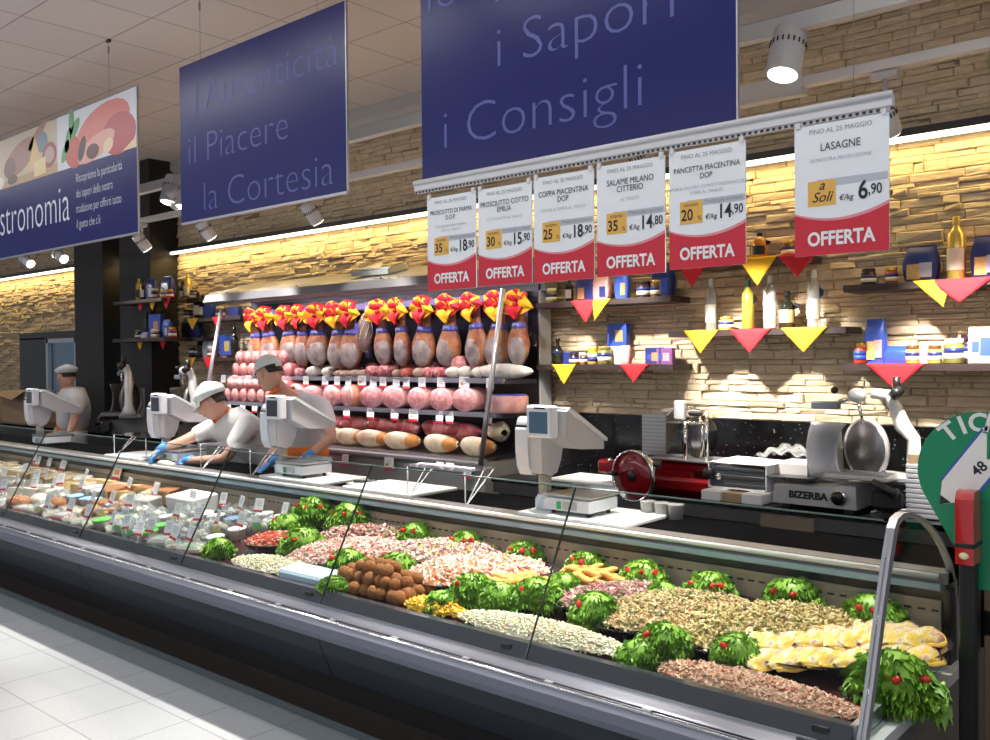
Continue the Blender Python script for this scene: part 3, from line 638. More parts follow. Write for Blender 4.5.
# shelf two right part: cooked hams and shoulder pieces
cu = [300, 318, 336, 353, 378, 399, 423, 447, 471]
for i, u in enumerate(cu):
    p = at(u, 392, Y=5.1); r = .098 + R.uniform(-.006, .004); q = MB()
    q.lathe([(r * .93, 0), (r, .012), (r * .99, .20), (r * .8, .26)], COOK, TR(0, 0, 0, -PI / 2), n=24); q.lathe([(r * .90, -.003), (r * .93, .006)], PINKC, TR(0, 0, 0, -PI / 2), n=24)
    for v in q.v: v.x *= 1.20; v.z *= .94
    if i in (3,):
        q.lathe([(r * .9, .02), (r * 1.03, .05), (r * 1.02, .18), (r * .8, .25)], COOKS, TR(.035, 0, 0, -PI / 2), n=20)
    put(q, 'cooked_ham', 'big pink cooked ham on the lower shelf, %s' % nth(i, len(cu)), 'ham', (p.x, 5.02, 1.289 + r * .92), (0, 0, R.uniform(-.3, .3)), 'cooked hams on the lower shelf')
p = at(502, 398, Y=5.08); q = MB(); q.lathe([(.145, 0), (.155, .012), (.155, .115), (.145, .13)], COOK, n=32, sy=.9); q.lathe([(.15, .127), (.13, .136)], mat('blue_film', (.05, .08, .45), .3), n=32, sy=.9); put(q, 'mortadella_disc', 'wide flat pink mortadella slab at the right end of the lower shelf', 'mortadella', (p.x + .02, 5.13, 1.289))
# bottom deck: halved raw hams above, whole fat-side hams in front
RAW = ramp('raw_ham_cut', [(.30, (.34, .05, .07)), (.45, (.50, .12, .13)), (.56, (.62, .24, .22)), (.64, (.74, .50, .40)), (.74, (.52, .14, .14))], 11, .35, bump=.2)
PALEF = ramp('pale_fat', [(.35, (.62, .44, .24)), (.48, (.76, .64, .44)), (.62, (.80, .72, .54)), (.74, (.60, .34, .14))], 9, .5, bump=.3)
ORAN = mat('orange_rind', (0.60, 0.25, 0.06), 0.45, noise=0.2, nscale=12)
def hunk(kind, rr):
    q = MB(); L, w_, h_ = .36, .10, .088
    def fn(u, v):
        a = 2 * PI * v; x = -L / 2 + L * u; e = math.sin(PI * min(max(u, .02), .98)) ** .5 * (1 - .38 * u)
        return (x, math.cos(a) * w_ * e, math.sin(a) * h_ * e * (1 + .15 * math.sin(3 * a + kind)))
    q.sheet(fn, 14, 18, RAW if kind == 0 else PALEF)
    if kind == 0: q.ball((-.05, -.055, .01), (.085, .04, .052), mat('dark_lean', (.33, .05, .06), .35, noise=.3, nscale=20)); q.ball((-.10, -.070, .015), (.018, .02, .018), CREAM)
    else: q.ball((.09, -.012, 0), (.085, .058, .055), ORAN, n=16, m=10)
    return q
up = [300, 320, 336, 354, 381, 407, 436, 461]; lo = [318, 334, 352, 374, 402, 441, 478]
for i, u in enumerate(up):
    p = at(u, 430, Y=5.1); put(hunk(0, R), 'raw_ham_half', 'cut red half ham in the upper row of the bottom deck, %s' % nth(i, len(up)), 'ham', (p.x, 5.13, 1.135), (R.uniform(-.2, .2), 0, R.uniform(-.3, .3)), 'halved hams on the bottom deck')
for i, u in enumerate(lo):
    p = at(u, 447, Y=4.95); put(hunk(1, R), 'whole_ham', 'pale ham with orange rind, front row of bottom deck, %s' % nth(i, len(lo)), 'ham', (p.x, 4.96, 1.048), (0.1, 0, R.uniform(-.15, .15)), 'whole hams on the bottom deck')
for i in range(9):
    x = MX0 + .15 + i * .19; put(hunk(i % 2, R), 'ham_piece', '%s ham piece at the left of the bottom deck, %s' % (('red cut', 'pale')[i % 2], nth(i, 9)), 'ham', (x, 5.0, 1.055), (0, 0, R.uniform(-.4, .4)), None)
p = at(497, 437, Y=5.1); q = hunk(1, R); put(q, 'whole_ham', 'brownish ham end standing at the far right of the bottom deck', 'ham', (p.x - .02, 5.12, 1.15), (0, 0, 2.6))

# price cards clipped to the shelf edges
def card(w_, h_, kind=0):
    q = MB(); q.box((0, 0, h_ / 2), (w_, .003, h_), PAPER); q.box((0, -.0022, h_ * .10), (w_, .001, h_ * .2), REDP)
    for k in range(3): q.box((0, -.0022, h_ * (.82 - .15 * k)), (w_ * (.7 - .1 * k), .001, h_ * .035), GREYI)
    if kind: q.box((-w_ * .2, -.0022, h_ * .45), (w_ * .3, .001, h_ * .22), GOLD)
    return q
CARD = [card(.078, .092).mesh('price_card'), card(.10, .10, 1).mesh('price_card')]
for nm, zc, yy, us in (('upper shelf of the case', 1.452, 5.040, [223, 235, 248, 258, 285, 306, 325, 337, 348, 362, 373, 383, 396, 406, 422, 441, 464, 490]), ('lower shelf of the case', 1.200, 4.940, [228, 242, 254, 268, 346, 370, 394, 413, 439, 449, 487]), ('bottom rim of the case', .83, 4.758, [388, 344, 466])):
    us = sorted(us)
    for i, u in enumerate(us):
        p = at(u, 390, Y=yy); big = u in (362, 464, 413, 388)
        inst(CARD[big], 'price_card', 'white price card on the %s, %s' % (nm, nth(i, len(us))), 'price card', (p.x, yy, zc), (R.uniform(-.12, 0), 0, R.uniform(-.08, .08)), 1, 'price cards on the case shelves')

# ------------------------------------------------------------------ hanging blue signs and the price rail
SY = 3.15
BLUES = mat('blue_sign', (0.008, 0.012, 0.125), 0.29, spec=0.32)
LBL = mat('pale_blue_lettering', (0.085, 0.10, 0.34), 0.45)
WIRE = mat('hanging_wire', (0.35, 0.34, 0.34), 0.4, 0.6)
def wires(mb, x0, x1, z0, n=2):
    for k in range(n):
        x = x0 + (x1 - x0) * (k + .12) / (n - .76) if n > 1 else x0
        mb.cyl((x, SY, z0), (x, SY, 4.0), .0016, WIRE, 6); mb.box((x, SY, 3.99), (.04, .02, .02), BLACK); mb.cyl((x, SY, 3.90), (x, SY, 3.95), .007, WIRE, 6)
def blue_sign(x0, x1, z0, z1, label, lines, bar=True):
    t = thing('hanging_sign', label, 'sign', ((x0 + x1) / 2, SY, z0), 0)
    w_, h_ = x1 - x0, z1 - z0
    q = MB(); q.box((0, 0, h_ / 2), (w_, .012, h_), BLUES); q.obj('board', t)
    q = MB()
    for s_, size, x, z, al, wt, m_, sx in lines: text_geo(q, s_, size, x, z, m_, -.0075, al, wt, 0, sx)
    q.obj('lettering', t)
    q = MB(); q.box((0, 0, -.006), (w_, .016, .014), ALU); q.box((w_ / 2 + .003, 0, h_ / 2), (.006, .014, h_), ALU); q.obj('edge_strip', t)
    q = MB(); q2 = MB(); wires(q2, x0 + .1, x1 - .1, z1)
    for p in q2.v: p.x -= (x0 + x1) / 2; p.y -= SY; p.z -= z0
    q2.obj('hanging_wire', t)
    return t
T_ = -.018
blue_sign(-5.43, -3.77, 2.585, 3.59, "blue hanging sign reading l'Autenticità, il Piacere, la Cortesia in pale letters", 'sign' and [("l'Autenticità", .265, -.66, .68, 'LEFT', T_, LBL, 1.12), ("il Piacere", .265, -.75, .36, 'LEFT', T_, LBL, 1.12), ("la Cortesia", .265, -.58, .05, 'LEFT', T_, LBL, 1.12)])
blue_sign(-3.20, -1.545, 2.565, 3.60, 'large blue hanging sign reading i Sapori and i Consigli above the price rail', [('le Specialità', .27, -.80, .80, 'LEFT', T_, LBL, 1.12), ('i Sapori', .27, -.36, .445, 'LEFT', T_, LBL, 1.16), ('i Consigli', .27, -.70, .13, 'LEFT', T_, LBL, 1.14)])
WL = mat('white_lettering', (0.72, 0.75, 0.85), 0.4)
gs = blue_sign(-9.30, -5.995, 2.585, 3.59, 'blue hanging sign reading gastronomia with pictures of cheese and ham', [('gastronomia', .42, -1.04 + .02, .19, 'LEFT', -.012, WL, .78), ('Riscopriamo la particolarità', .095, .72, .46, 'LEFT', -.01, WL, .68), ('dei sapori della nostra', .095, .72, .345, 'LEFT', -.01, WL, .68), ('tradizione per offrirti tutto', .095, .72, .23, 'LEFT', -.01, WL, .68), ("il gusto che c'è", .095, .72, .115, 'LEFT', -.01, WL, .68)])
def fm(n, c): return mat('print_' + n, c, 0.35)
q = MB(); yb = -.0072
def flat(poly, m_, dy=0): q.add([(x, yb - dy, z) for x, z in poly], [tuple(range(len(poly)))], m_)
def oval(cx, cz, rx, rz, m_, dy, rot=0, n=20): flat([(cx + rx * math.cos(a) * math.cos(rot) - rz * math.sin(a) * math.sin(rot), cz + rx * math.cos(a) * math.sin(rot) + rz * math.sin(a) * math.cos(rot)) for a in [2 * PI * i / n for i in range(n)]], m_, dy)
Z0, Z1 = .585, 1.0
flat([(-1.65, Z0), (.41, Z0), (.41, Z1), (-1.65, Z1)], fm('beige', (.52, .44, .34))); flat([(.41, Z0), (1.65, Z0), (1.65, Z1), (.41, Z1)], fm('pale', (.62, .66, .72)))
flat([(-1.65, Z0), (-.86, Z0), (-.86, Z1), (-1.65, Z1)], fm('black', (.03, .03, .03)), .0002); oval(-.98, .70, .13, .09, fm('gold', (.6, .42, .12)), .0004); oval(-1.2, .78, .2, .1, fm('gold', (.6, .42, .12)), .0004)
flat([(-.84, Z0), (.41, Z0), (.41, .66), (-.84, .64)], fm('board', (.45, .30, .16)), .0003)
oval(-.30, .80, .34, .12, fm('brownham', (.33, .17, .14)), .0005, .25); oval(.05, .93, .20, .045, fm('brownham', (.33, .17, .14)), .0005, .5); oval(-.50, .74, .12, .09, fm('dusk', (.16, .10, .09)), .0007)
flat([(-.15, .66), (.12, .70), (.0, .93)], fm('cheese', (.66, .46, .20)), .001); oval(.14, .86, .10, .085, fm('slate', (.16, .22, .28)), .0008); flat([(-.02, .60), (.20, .61), (.20, .74), (-.02, .72)], fm('cheese2', (.72, .58, .32)), .0012)
oval(.27, .74, .13, .10, fm('red', (.28, .06, .07)), .0009); oval(.27, .74, .09, .065, fm('mauve', (.48, .30, .30)), .0011); oval(-.70, .64, .07, .05, fm('white', (.72, .70, .66)), .0011); oval(-.45, .64, .10, .04, fm('dark2', (.10, .07, .07)), .0010)
# prosciutto folds and basil
oval(1.15, .80, .42, .17, fm('ham1', (.60, .17, .15)), .0005, .15); oval(1.40, .72, .25, .15, fm('ham2', (.42, .07, .08)), .0006); oval(.68, .70, .16, .12, fm('ham3', (.50, .10, .08)), .0006, -.5)
oval(1.05, .68, .30, .085, fm('ham4', (.66, .34, .30)), .0008, .2); oval(1.0, .655, .10, .055, fm('dark3', (.12, .03, .03)), .0010); oval(1.24, .66, .08, .05, fm('cream3', (.74, .58, .40)), .0011, .3)
for cx_, cz_, a_ in ((.60, .80, 1.1), (.72, .87, .7), (.55, .72, .9), (.66, .93, 1.5)): oval(cx_, cz_, .10, .045, fm('basil', (.09, .30, .10)), .0012, a_)
oval(.83, .70, .05, .10, fm('black', (.03, .03, .03)), .0012, -.5); flat([(1.45, Z0), (1.65, Z0), (1.65, .66)], fm('cream3', (.74, .58, .40)), .0013)
q.obj('food_picture', gs)

# price rail with six price boards
pr_ = thing('price_rail', 'white toothed price rail hanging below the blue sign on a wire', 'rail', (-2.1, SY - .03, 2.52))
WR = mat('rail_white', (0.66, 0.67, 0.70), 0.35)
q = MB(); q.box((0, 0, 0.008), (2.24, .028, .036), WR); q.cyl((-1.12, -.012, .028), (1.12, -.012, .028), .012, WR, 10); q.obj('rail', pr_)
q = MB(); q.box((0, 0, -.017), (2.24, .012, .014), WR)
for k in range(100): q.box((-1.11 + k * .0225, -.001, -.018), (.011, .014, .009), BLACK)
q.obj('toothed_strip', pr_)
q = MB(); q.cyl((.99, 0, .03), (.99, .03, 1.48), .0016, WIRE, 6); q.ball((.99, 0, .045), .007, BLACK, n=8, m=6); q.obj('hanging_wire', pr_)
PB = mat('price_board_white', (0.84, 0.89, 0.94), 0.45); ORB = mat('price_orange', (0.80, 0.46, 0.09), 0.5); PGR = mat('price_grey_band', (0.50, 0.54, 0.60), 0.5)
RB = mat('price_red', (0.60, 0.02, 0.045), 0.45); LT = mat('faint_print', (0.45, 0.48, 0.53), 0.5)
BO = [((427.4, 198.3), (475.9, 191.5), (429, 291), 'FINO AL 25 MAGGIO', ['PROSCIUTTO DI PARMA', 'D.O.P.'], ['STAGIONATURA MINIMA', 'MESI AL TAGLIO'], '35', '18', ',90', 'Parma ham'),
      ((478.3, 190.6), (531.8, 181), (478.9, 286.6), '', ['PROSCIUTTO COTTO', 'EMILIA'], ['ALTA QUALITÀ AL TAGLIO'], '30', '15', ',90', 'cooked ham'),
      ((534, 179), (593.9, 168.6), (534.7, 283), '', ['COPPA PIACENTINA', 'DOP'], ['SAPORE & GUSTO AL TAGLIO'], '25', '18', ',90', 'coppa'),
      ((597, 168), (665, 155), (598, 277.5), '', ['SALAME MILANO', 'CITTERIO'], ['AL TAGLIO'], '35', '14', ',80', 'Milano salami'),
      ((669.3, 155), (745.7, 138.3), (669.3, 270), '', ['PANCETTA PIACENTINA', 'DOP'], ['SAPOR & SAVORY COMO STAGIONATURA', '3 MESI AL TAGLIO'], '20', '14', ',90', 'pancetta'),
      ((794.7, 128.3), (889.3, 111.7), (794.7, 257.3), '', ['LASAGNE'], ['DI NOSTRA PRODUZIONE'], '', '6', ',90', 'lasagne')]
for i, (tl, tr, bl, fin, title, sub, pc, eu, ct, nm) in enumerate(BO):
    Y = SY - .03; a, b, c = at(*tl, Y=Y), at(*tr, Y=Y), at(*bl, Y=Y); w_ = b.x - a.x; zt = (a.z + b.z) / 2; h_ = zt - c.z
    t = thing('price_board', 'white and red OFFERTA price board for %s at %s%s' % (nm, eu, ct), 'price sign', ((a.x + b.x) / 2, Y, c.z), 0, 'hanging price boards')
    q = MB(); q.box((0, 0, h_ / 2), (w_, .005, h_), PB)
    n = 16; arc = [(-w_ / 2 + w_ * k / n, h_ * (.245 + .075 * (2 * k / n - 1) ** 2) + (.02 * h_ * (k / n))) for k in range(n + 1)]
    for k in range(n): q.add([(arc[k][0], -.0030, 0), (arc[k + 1][0], -.0030, 0), (arc[k + 1][0], -.0030, arc[k + 1][1]), (arc[k][0], -.0030, arc[k][1])], [(0, 1, 2, 3)], RB)
    for k in range(n): q.add([(arc[k][0], -.0031, arc[k][1]), (arc[k + 1][0], -.0031, arc[k + 1][1]), (arc[k + 1][0], -.0031, arc[k + 1][1] + .006 * (1 + k / n)), (arc[k][0], -.0031, arc[k][1] + .006 * (1 + k / n))], [(0, 1, 2, 3)], mat('price_pink', (.72, .30, .34), .5))
    q.box((w_ * .12, -.003, h_ * .545), (w_ * .74, .001, h_ * .055), PGR)
    q.box((-w_ * .20, -.0035, h_ * .47), (w_ * .30, .001, h_ * .19), ORB); q.obj('board', t)
    q = MB(); y = -.0045
    text_geo(q, 'OFFERTA', w_ * .205, 0, h_ * .075, mat('offer_white', (.85, .87, .9), .5), y, 'CENTER', .032, 0, .84)
    text_geo(q, 'FINO AL 25 MAGGIO', w_ * .072, 0, h_ * .925, GREYI, y, 'CENTER', 0)
    tz = .81 if len(title) == 2 else .79
    for j, s_ in enumerate(title): text_geo(q, s_, w_ * (.108 if len(title[0]) < 17 else .094) * (1.1 if len(title) == 1 else 1), 0, h_ * (tz - .065 * j), INK, y, 'CENTER', .0, 0, .84)
    for j, s_ in enumerate(sub): text_geo(q, s_, w_ * .055, 0, h_ * (tz - .065 * len(title) - .015 - .045 * j), LT, y, 'CENTER', 0)
    if pc:
        text_geo(q, pc, w_ * .19, -w_ * .335, h_ * .405, INK, y, 'LEFT', .020, 0, .85); text_geo(q, '%', w_ * .075, -w_ * .115, h_ * .40, INK, y, 'LEFT', 0)
        text_geo(q, 'sconto', w_ * .07, -w_ * .20, h_ * .52, INK, y); text_geo(q, 'Prezzo già scontato', w_ * .062, w_ * .22, h_ * .535, GREYI, y, 'CENTER', 0, .3)
    else:
        text_geo(q, 'a', w_ * .15, -w_ * .20, h_ * .495, INK, y, 'CENTER', .008, .35); text_geo(q, 'Soli', w_ * .15, -w_ * .20, h_ * .405, INK, y, 'CENTER', .008, .35)
    text_geo(q, '€/kg', w_ * .082, w_ * .06, h_ * .40, INK, y, 'CENTER', .006, .2)
    text_geo(q, eu, w_ * (.235 if pc else .27), w_ * (.33 if pc else .29), h_ * .395, INK, y, 'RIGHT', .018, 0, .78); text_geo(q, ct, w_ * .155, w_ * (.33 if pc else .29), h_ * .42, INK, y, 'LEFT', .010, 0, .75)
    q.obj('lettering', t)
    q = MB()
    for sx in (-1, 1):
        x = sx * w_ * .455; q.box((x, -.003, h_ + .004), (.016, .012, .022), WHITE); q.tube([(x, 0, h_ + .012), (x + .006, 0, h_ + .030), (x - .004, 0, max(h_ + .045, 2.495 - c.z))], .0022, ALU, 6)
    q.obj('hanging_clip', t)

# ------------------------------------------------------------------ tracks and spotlights
TRK = mat('track_white', (0.62, 0.61, 0.62), 0.4)
TA, TB = (3.85, 3.13), (4.35, 3.02)
for nm, (y, z), th, lb in (('front', TA, .07, 'white lighting track nearer the shoppers, high along the counter'), ('back', TB, .045, 'white lighting track nearer the stone wall')):
    t = thing('lighting_track', lb, 'lighting track', (-6, y, z)); q = MB(); q.box((0, 0, 0), (16, .06, th), TRK); q.obj('rail', t)
    q = MB()
    for k in range(7): q.cyl((-7.3 + k * 2.4, 0, th / 2), (-7.3 + k * 2.4, 0, 4.0 - z), .002, WIRE, 6)
    q.obj('hanging_wire', t)
    if nm == 'back':
        for x in (-8.9 + 6, -5.6 + 6, -1.95 + 6, -3.7 + 6): q = MB(); q.box((x, 0, -.01), (.34, .07, .10), TRK); q.obj('adapter', t)
LAMPF = mat('lamp_face', (1.0, 0.95, 0.88), 0.5, emit=9.0)
def spot(x, y, z, aim, label, power, cone=60, lit=True, size=.065, L=.19, col=(1, .93, .84)):
    t = thing('track_spotlight', label, 'spotlight', (x, y, z + .10), 0, 'track spotlights')
    d = (Vector(aim) - Vector((x, y, z))).normalized(); qt = (-d).to_track_quat('Z', 'Y').to_matrix().to_4x4()
    q = MB(); q.lathe([(size * .9, -L * .5), (size, -L * .5 + .01), (size, L * .45), (size * .9, L * .5)], TRK, qt, n=24)
    for k in range(20): a = 2 * PI * k / 20; q.box((math.cos(a) * size, math.sin(a) * size, L * .12), (.006, .006, .022), BLACK, qt @ TR(0, 0, 0) )
    for p in q.v: p.z -= .10
    q.obj('housing', t)
    q = MB(); q.lathe([(size * .84, -L * .5 - .003), (size * .84, -L * .5 + .006)], LAMPF, qt, n=24)
    for p in q.v: p.z -= .10
    q.obj('lens', t)
    zt_ = (3.13 if y < 4 else 3.02) - .035 - (z + .10); q = MB(); q.cyl((0, 0, -.06), (0, 0, zt_), .012, TRK, 8); q.box((0, 0, zt_ - .012), (.12, .05, .03), TRK); q.obj('bracket', t)
    if lit:
        l = bpy.data.lights.new('spotlight_light', 'SPOT'); l.energy = power; l.spot_size = math.radians(cone); l.spot_blend = .5; l.shadow_soft_size = .05; l.color = col
        o = bpy.data.objects.new('spotlight_light', l); C.objects.link(o); pos = Vector((x, y, z)) + d * (L * .5 + .03); o.location = pos; o.rotation_euler = (-d).to_track_quat('Z', 'Y').to_euler()
p = at(787, 52, Y=TA[0]); spot(p.x, TA[0], p.z, (p.x - .15, 3.15, .7), 'lit white spotlight hanging by the right edge of the blue sign', 290, 62, size=.075, L=.22)
p = at(172, 190, Y=TA[0]); spot(p.x, TA[0], p.z, (p.x, 3.2, .7), 'lit white spotlight between the two left blue signs', 250, 62, size=.075, L=.22)
for i, (x, pw) in enumerate(((-2.75, 300), (-3.75, 290), (-4.85, 270), (-6.55, 280), (-8.3, 200), (-9.8, 190))):  # lamps added out of sight to light the food
    spot(x, TA[0], 3.0, (x, 3.2, .7), 'white spotlight added on the front track, unseen behind a blue sign', pw, 62, size=.075, L=.22)
back = [(885, 118, (0, 5.4, 1.6), 'white spotlight behind the right end of the price rail', 520), (640, 158, None, 'white spotlight just above the salami price board', 560), (312, 213, None, 'white spotlight over the top of the meat case', 40), (206, 230, None, 'white spotlight under the left edge of the middle blue sign', 90), (142, 242, None, 'white spotlight in front of the dark column', 120), (60, 256, 'r', 'lit white spotlight at the left, right one of the pair', 30), (27, 261, 'r', 'lit white spotlight at the left, left one of the pair', 30)]
for u, v, aim, lb, pw in back:
    p = at(u, v, Y=4.35); tgt = (p.x + .15, 5.6, 1.2) if aim != 'r' else (p.x + 1.8, 4.6, 1.9)
    if u == 640 : tgt = (p.x + .3, 5.6, 1.2)
    spot(p.x, 4.35, p.z, tgt, lb, pw, 52 if pw > 500 else 75, size=.055, L=.17)
for x, pw in ((-3.6, 110), (-6.75, 35)): spot(x, TA[0], 3.0, (x - .9, 5.2, 1.45), 'white spotlight added for the meat case, unseen behind a blue sign', pw, 48, size=.055, L=.17)  # added, unseen: extra light on the hams and salami

spot(-3.75, 4.35, 2.93, (-3.55, 5.6, 1.25), 'white spotlight added behind the coppa price board', 420, 52, size=.055, L=.17)  # extra lamp put in to brighten the left stretch of wall

# ------------------------------------------------------------------ wooden wall shelves with napkins and groceries
SHM = mat('dark_wood_shelf', (0.030, 0.018, 0.016), 0.45, noise=0.2, nscale=30)
def shelf(x0, x1, z, label, front=5.37):
    q = MB(); q.box((0, 0, -.02), (x1 - x0, WY - front - .02, .04), SHM, bev=.002); o = q.obj('wall_shelf'); o.location = ((x0 + x1) / 2, (front + WY - .02) / 2, z); tag(o, label, 'shelf', 'dark wall shelves'); return o
SF = 5.37
def zsh(u, v): return at(u, v, Y=SF).z
def napkin(u, z, label, m_, w_=None, skew=0, drop=.16, x=None, wd=.24):
    x = at(u, 300, Y=SF).x if x is None else x
    q = MB(); q.sheet(lambda a, b: ((a - .5) * wd * (1), -.004 - .004 * b - .003 * math.sin(a * 5), 0) if False else ((a - .5) * wd * (1 - b) + skew * b * .06, -.005 - .006 * math.sin(b * 2.2) * (1 + .3 * math.sin(a * 4)), .002 - b * drop), 8, 8, m_, th=.0015)
    q.add([(-wd / 2, -.004, .002), (wd / 2, -.004, .002), (wd / 2 * .95, .13, .002), (-wd / 2 * .95, .13, .002)], [(0, 1, 2, 3)], m_); q.add([(-wd / 2, -.004, .0005), (wd / 2, -.004, .0005), (wd / 2 * .95, .13, .0005), (-wd / 2 * .95, .13, .0005)], [(3, 2, 1, 0)], m_)
    o = q.obj('napkin'); o.location = (x, SF, z); tag(o, label, 'napkin', 'red and yellow napkins on the wall shelves')
GL = glass('jar_glass', (0.92, 0.94, 0.92), 1.0, .03, alpha=.12)
def jar(name, label, x, z, h, r, content, lid=GOLD, lab=(NAVY, CREAM), y=5.50, cat='jar', group=None):
    t = thing(name, label, cat, (x, y, z), 0, group)
    q = MB(); q.lathe([(r * .9, 0), (r, .006), (r, h * .72), (r * .8, h * .80)], content, n=16); q.obj('jar_body', t)
    q = MB(); q.lathe([(r * .86, h * .80), (r * .88, h * .81), (r * .88, h * .97), (r * .82, h)], lid, n=16); q.obj('lid', t)
    q = MB(); q.lathe([(r * 1.015, h * .18), (r * 1.015, h * .42)], lab[1], n=16); q.lathe([(r * 1.017, h * .42), (r * 1.017, h * .62)], lab[0], n=16); q.obj('paper_label', t)
def bottle(label, x, z, h, r, body, cap, lab=None, y=5.50, tagc=None, group=None, kind=0):
    t = thing('bottle', label, 'bottle', (x, y, z), R.uniform(-.3, .3), group)
    if kind == 0: pf = [(r * .9, 0), (r, .008), (r, h * .60), (r * .8, h * .67), (r * .36, h * .76), (r * .33, h * .90)]
    elif kind == 1: pf = [(r * .85, 0), (r, .01), (r * 1.0, h * .72), (r * .55, h * .80), (r * .36, h * .86), (r * .36, h * .92)]
    else: pf = [(r * .9, 0), (r * 1.05, .02), (r * 1.08, h * .42), (r * .7, h * .62), (r * .3, h * .72), (r * .28, h * .9)]
    q = MB(); q.lathe(pf, body, n=18); q.obj('glass_body', t)
    q = MB(); q.lathe([(r * .40, h * .86), (r * .42, h * .87), (r * .42, h * .99), (r * .36, h)], cap, n=14); q.obj('cap', t)
    if lab:
        q = MB(); n = 10
        a0, a1 = -PI / 2 - 1.1, -PI / 2 + 1.1; z0, z1 = h * .16, h * .50; vs = []
        for k in range(n + 1): a = a0 + (a1 - a0) * k / n; vs += [(math.cos(a) * r * 1.03, math.sin(a) * r * 1.03, z0), (math.cos(a) * r * 1.03, math.sin(a) * r * 1.03, z1)]
        q.add(vs, [(2 * k, 2 * k + 2, 2 * k + 3, 2 * k + 1) for k in range(n)], lab); q.obj('paper_label', t)
    if tagc: q = MB(); q.add([(r * .9, -.01, h * .5), (r * 1.7, -.015, h * .56), (r * 1.7, -.015, h * .64), (r * .9, -.01, h * .70)], [(0, 1, 2, 3), (3, 2, 1, 0)], tagc); q.obj('neck_tag', t)
def bag(label, x, z, w_, h_, d_, m_, win=None, y=5.52, lab=None, rz=0, group=None, name='food_bag'):
    t = thing(name, label, 'bag', (x, y, z), rz, group)
    def fn(u, v):
        a = 2 * PI * v; e = .82 + .18 * math.sin(PI * min(1, u * 1.1)) ; sq = lambda c: math.copysign(abs(c) ** .45, c)
        dd = d_ * (1 - .75 * max(0, (u - .72) / .28) ** 1.5)
        return (sq(math.cos(a)) * w_ / 2 * e, sq(math.sin(a)) * dd / 2 * e, u * h_ + .004 * math.sin(a * 3 + u * 9))
    q = MB(); q.sheet(fn, 12, 24, m_); q.box((0, 0, h_ * .995), (w_ * .80, d_ * .22, .008), m_); q.box((0, 0, .004), (w_ * .78, d_ * .78, .008), m_); q.obj('packet', t)
    f = -d_ * .50
    if win: q = MB(); q.box((-w_ * .16, f, h_ * .30), (w_ * .36, .004, h_ * .42), win, bev=.001); q.obj('window', t)
    if lab: q = MB(); q.box((w_ * .18, f - .001, h_ * .34), (w_ * .34, .004, h_ * .40), lab, bev=.001); q.obj('paper_label', t)
def carton(label, x, z, w_, h_, d_, m_, y=5.53, lab=None, rx=0, name='food_box', mt2=None):
    t = thing(name, label, 'box', (x, y, z)); t.rotation_euler = (rx, 0, R.uniform(-.1, .1))
    q = MB(); q.box((0, 0, h_ / 2), (w_, d_, h_), m_, bev=.002); q.obj('carton', t)
    if lab: q = MB(); q.box((w_ * .12, -d_ / 2 - .001, h_ * .45), (w_ * .40, .002, h_ * .5), lab); q.box((-w_ * .24, -d_ / 2 - .001, h_ * .45), (w_ * .26, .002, h_ * .30), mt2 or BLUEP); q.obj('front_print', t)
OLIVE = mat('olives', (0.22, 0.20, 0.05), 0.3, noise=.3, nscale=90); TOM = mat('tomato_sauce', (0.45, 0.04, 0.02), 0.3, noise=.15, nscale=60); BROWNC = mat('brown_preserve', (0.16, 0.06, 0.02), 0.3, noise=.2, nscale=60)
DARKC = mat('dark_preserve', (0.03, 0.012, 0.02), 0.25); YELJ = mat('yellow_preserve', (0.55, 0.40, 0.08), 0.3, noise=.15, nscale=60); PASTA = mat('pasta_window', (0.62, 0.44, 0.14), 0.4, noise=.4, nscale=120); BISC = mat('biscuit_window', (0.50, 0.26, 0.12), 0.4, noise=.3, nscale=100)
PINKP = mat('pink_packet', (0.62, 0.36, 0.34), 0.4, noise=.25, nscale=60)
CLRB = glass('clear_bottle', (0.90, 0.92, 0.90), 1.0, .02, alpha=.30, body=(.75, .78, .75)); GREENY = mat('yellow_green_liqueur', (0.30, 0.27, 0.04), 0.15, spec=.6); DKB = mat('dark_bottle', (0.012, 0.014, 0.010), 0.08); AMB = mat('amber_bottle', (0.45, 0.17, 0.02), 0.12); GOLDB = mat('gold_bottle', (0.72, 0.52, 0.13), 0.22, 0.55); LABW = mat('bottle_label', (.72, .71, .64), .6); LABT = mat('tan_label', (.55, .38, .2), .6)
zA, zB, zC, zD = 2.100, 1.640, 1.860, 2.306
X = lambda u, y=5.47: at(u, 300, Y=y).x
shelf(-4.27, X(690, 5.63), zA, 'dark wooden wall shelf right of the meat case, upper of two'); shelf(-4.27, X(692, 5.63), zB, 'dark wooden wall shelf right of the meat case, lower of two')
shelf(X(668, SF), X(862, 5.63), zC, 'dark wooden wall shelf carrying the tall clear bottles'); shelf(X(668, SF), X(822, 5.63), zD, 'dark wooden wall shelf partly hidden by the price boards')
shelf(X(843, SF), X(843, SF) + 1.35, zA, 'dark wooden wall shelf at the right edge, upper of two'); shelf(X(843, SF), X(843, SF) + 1.35, zB, 'dark wooden wall shelf at the right edge, lower of two')
K = 1 / 137.0   # metres per pixel near the right wall shelves
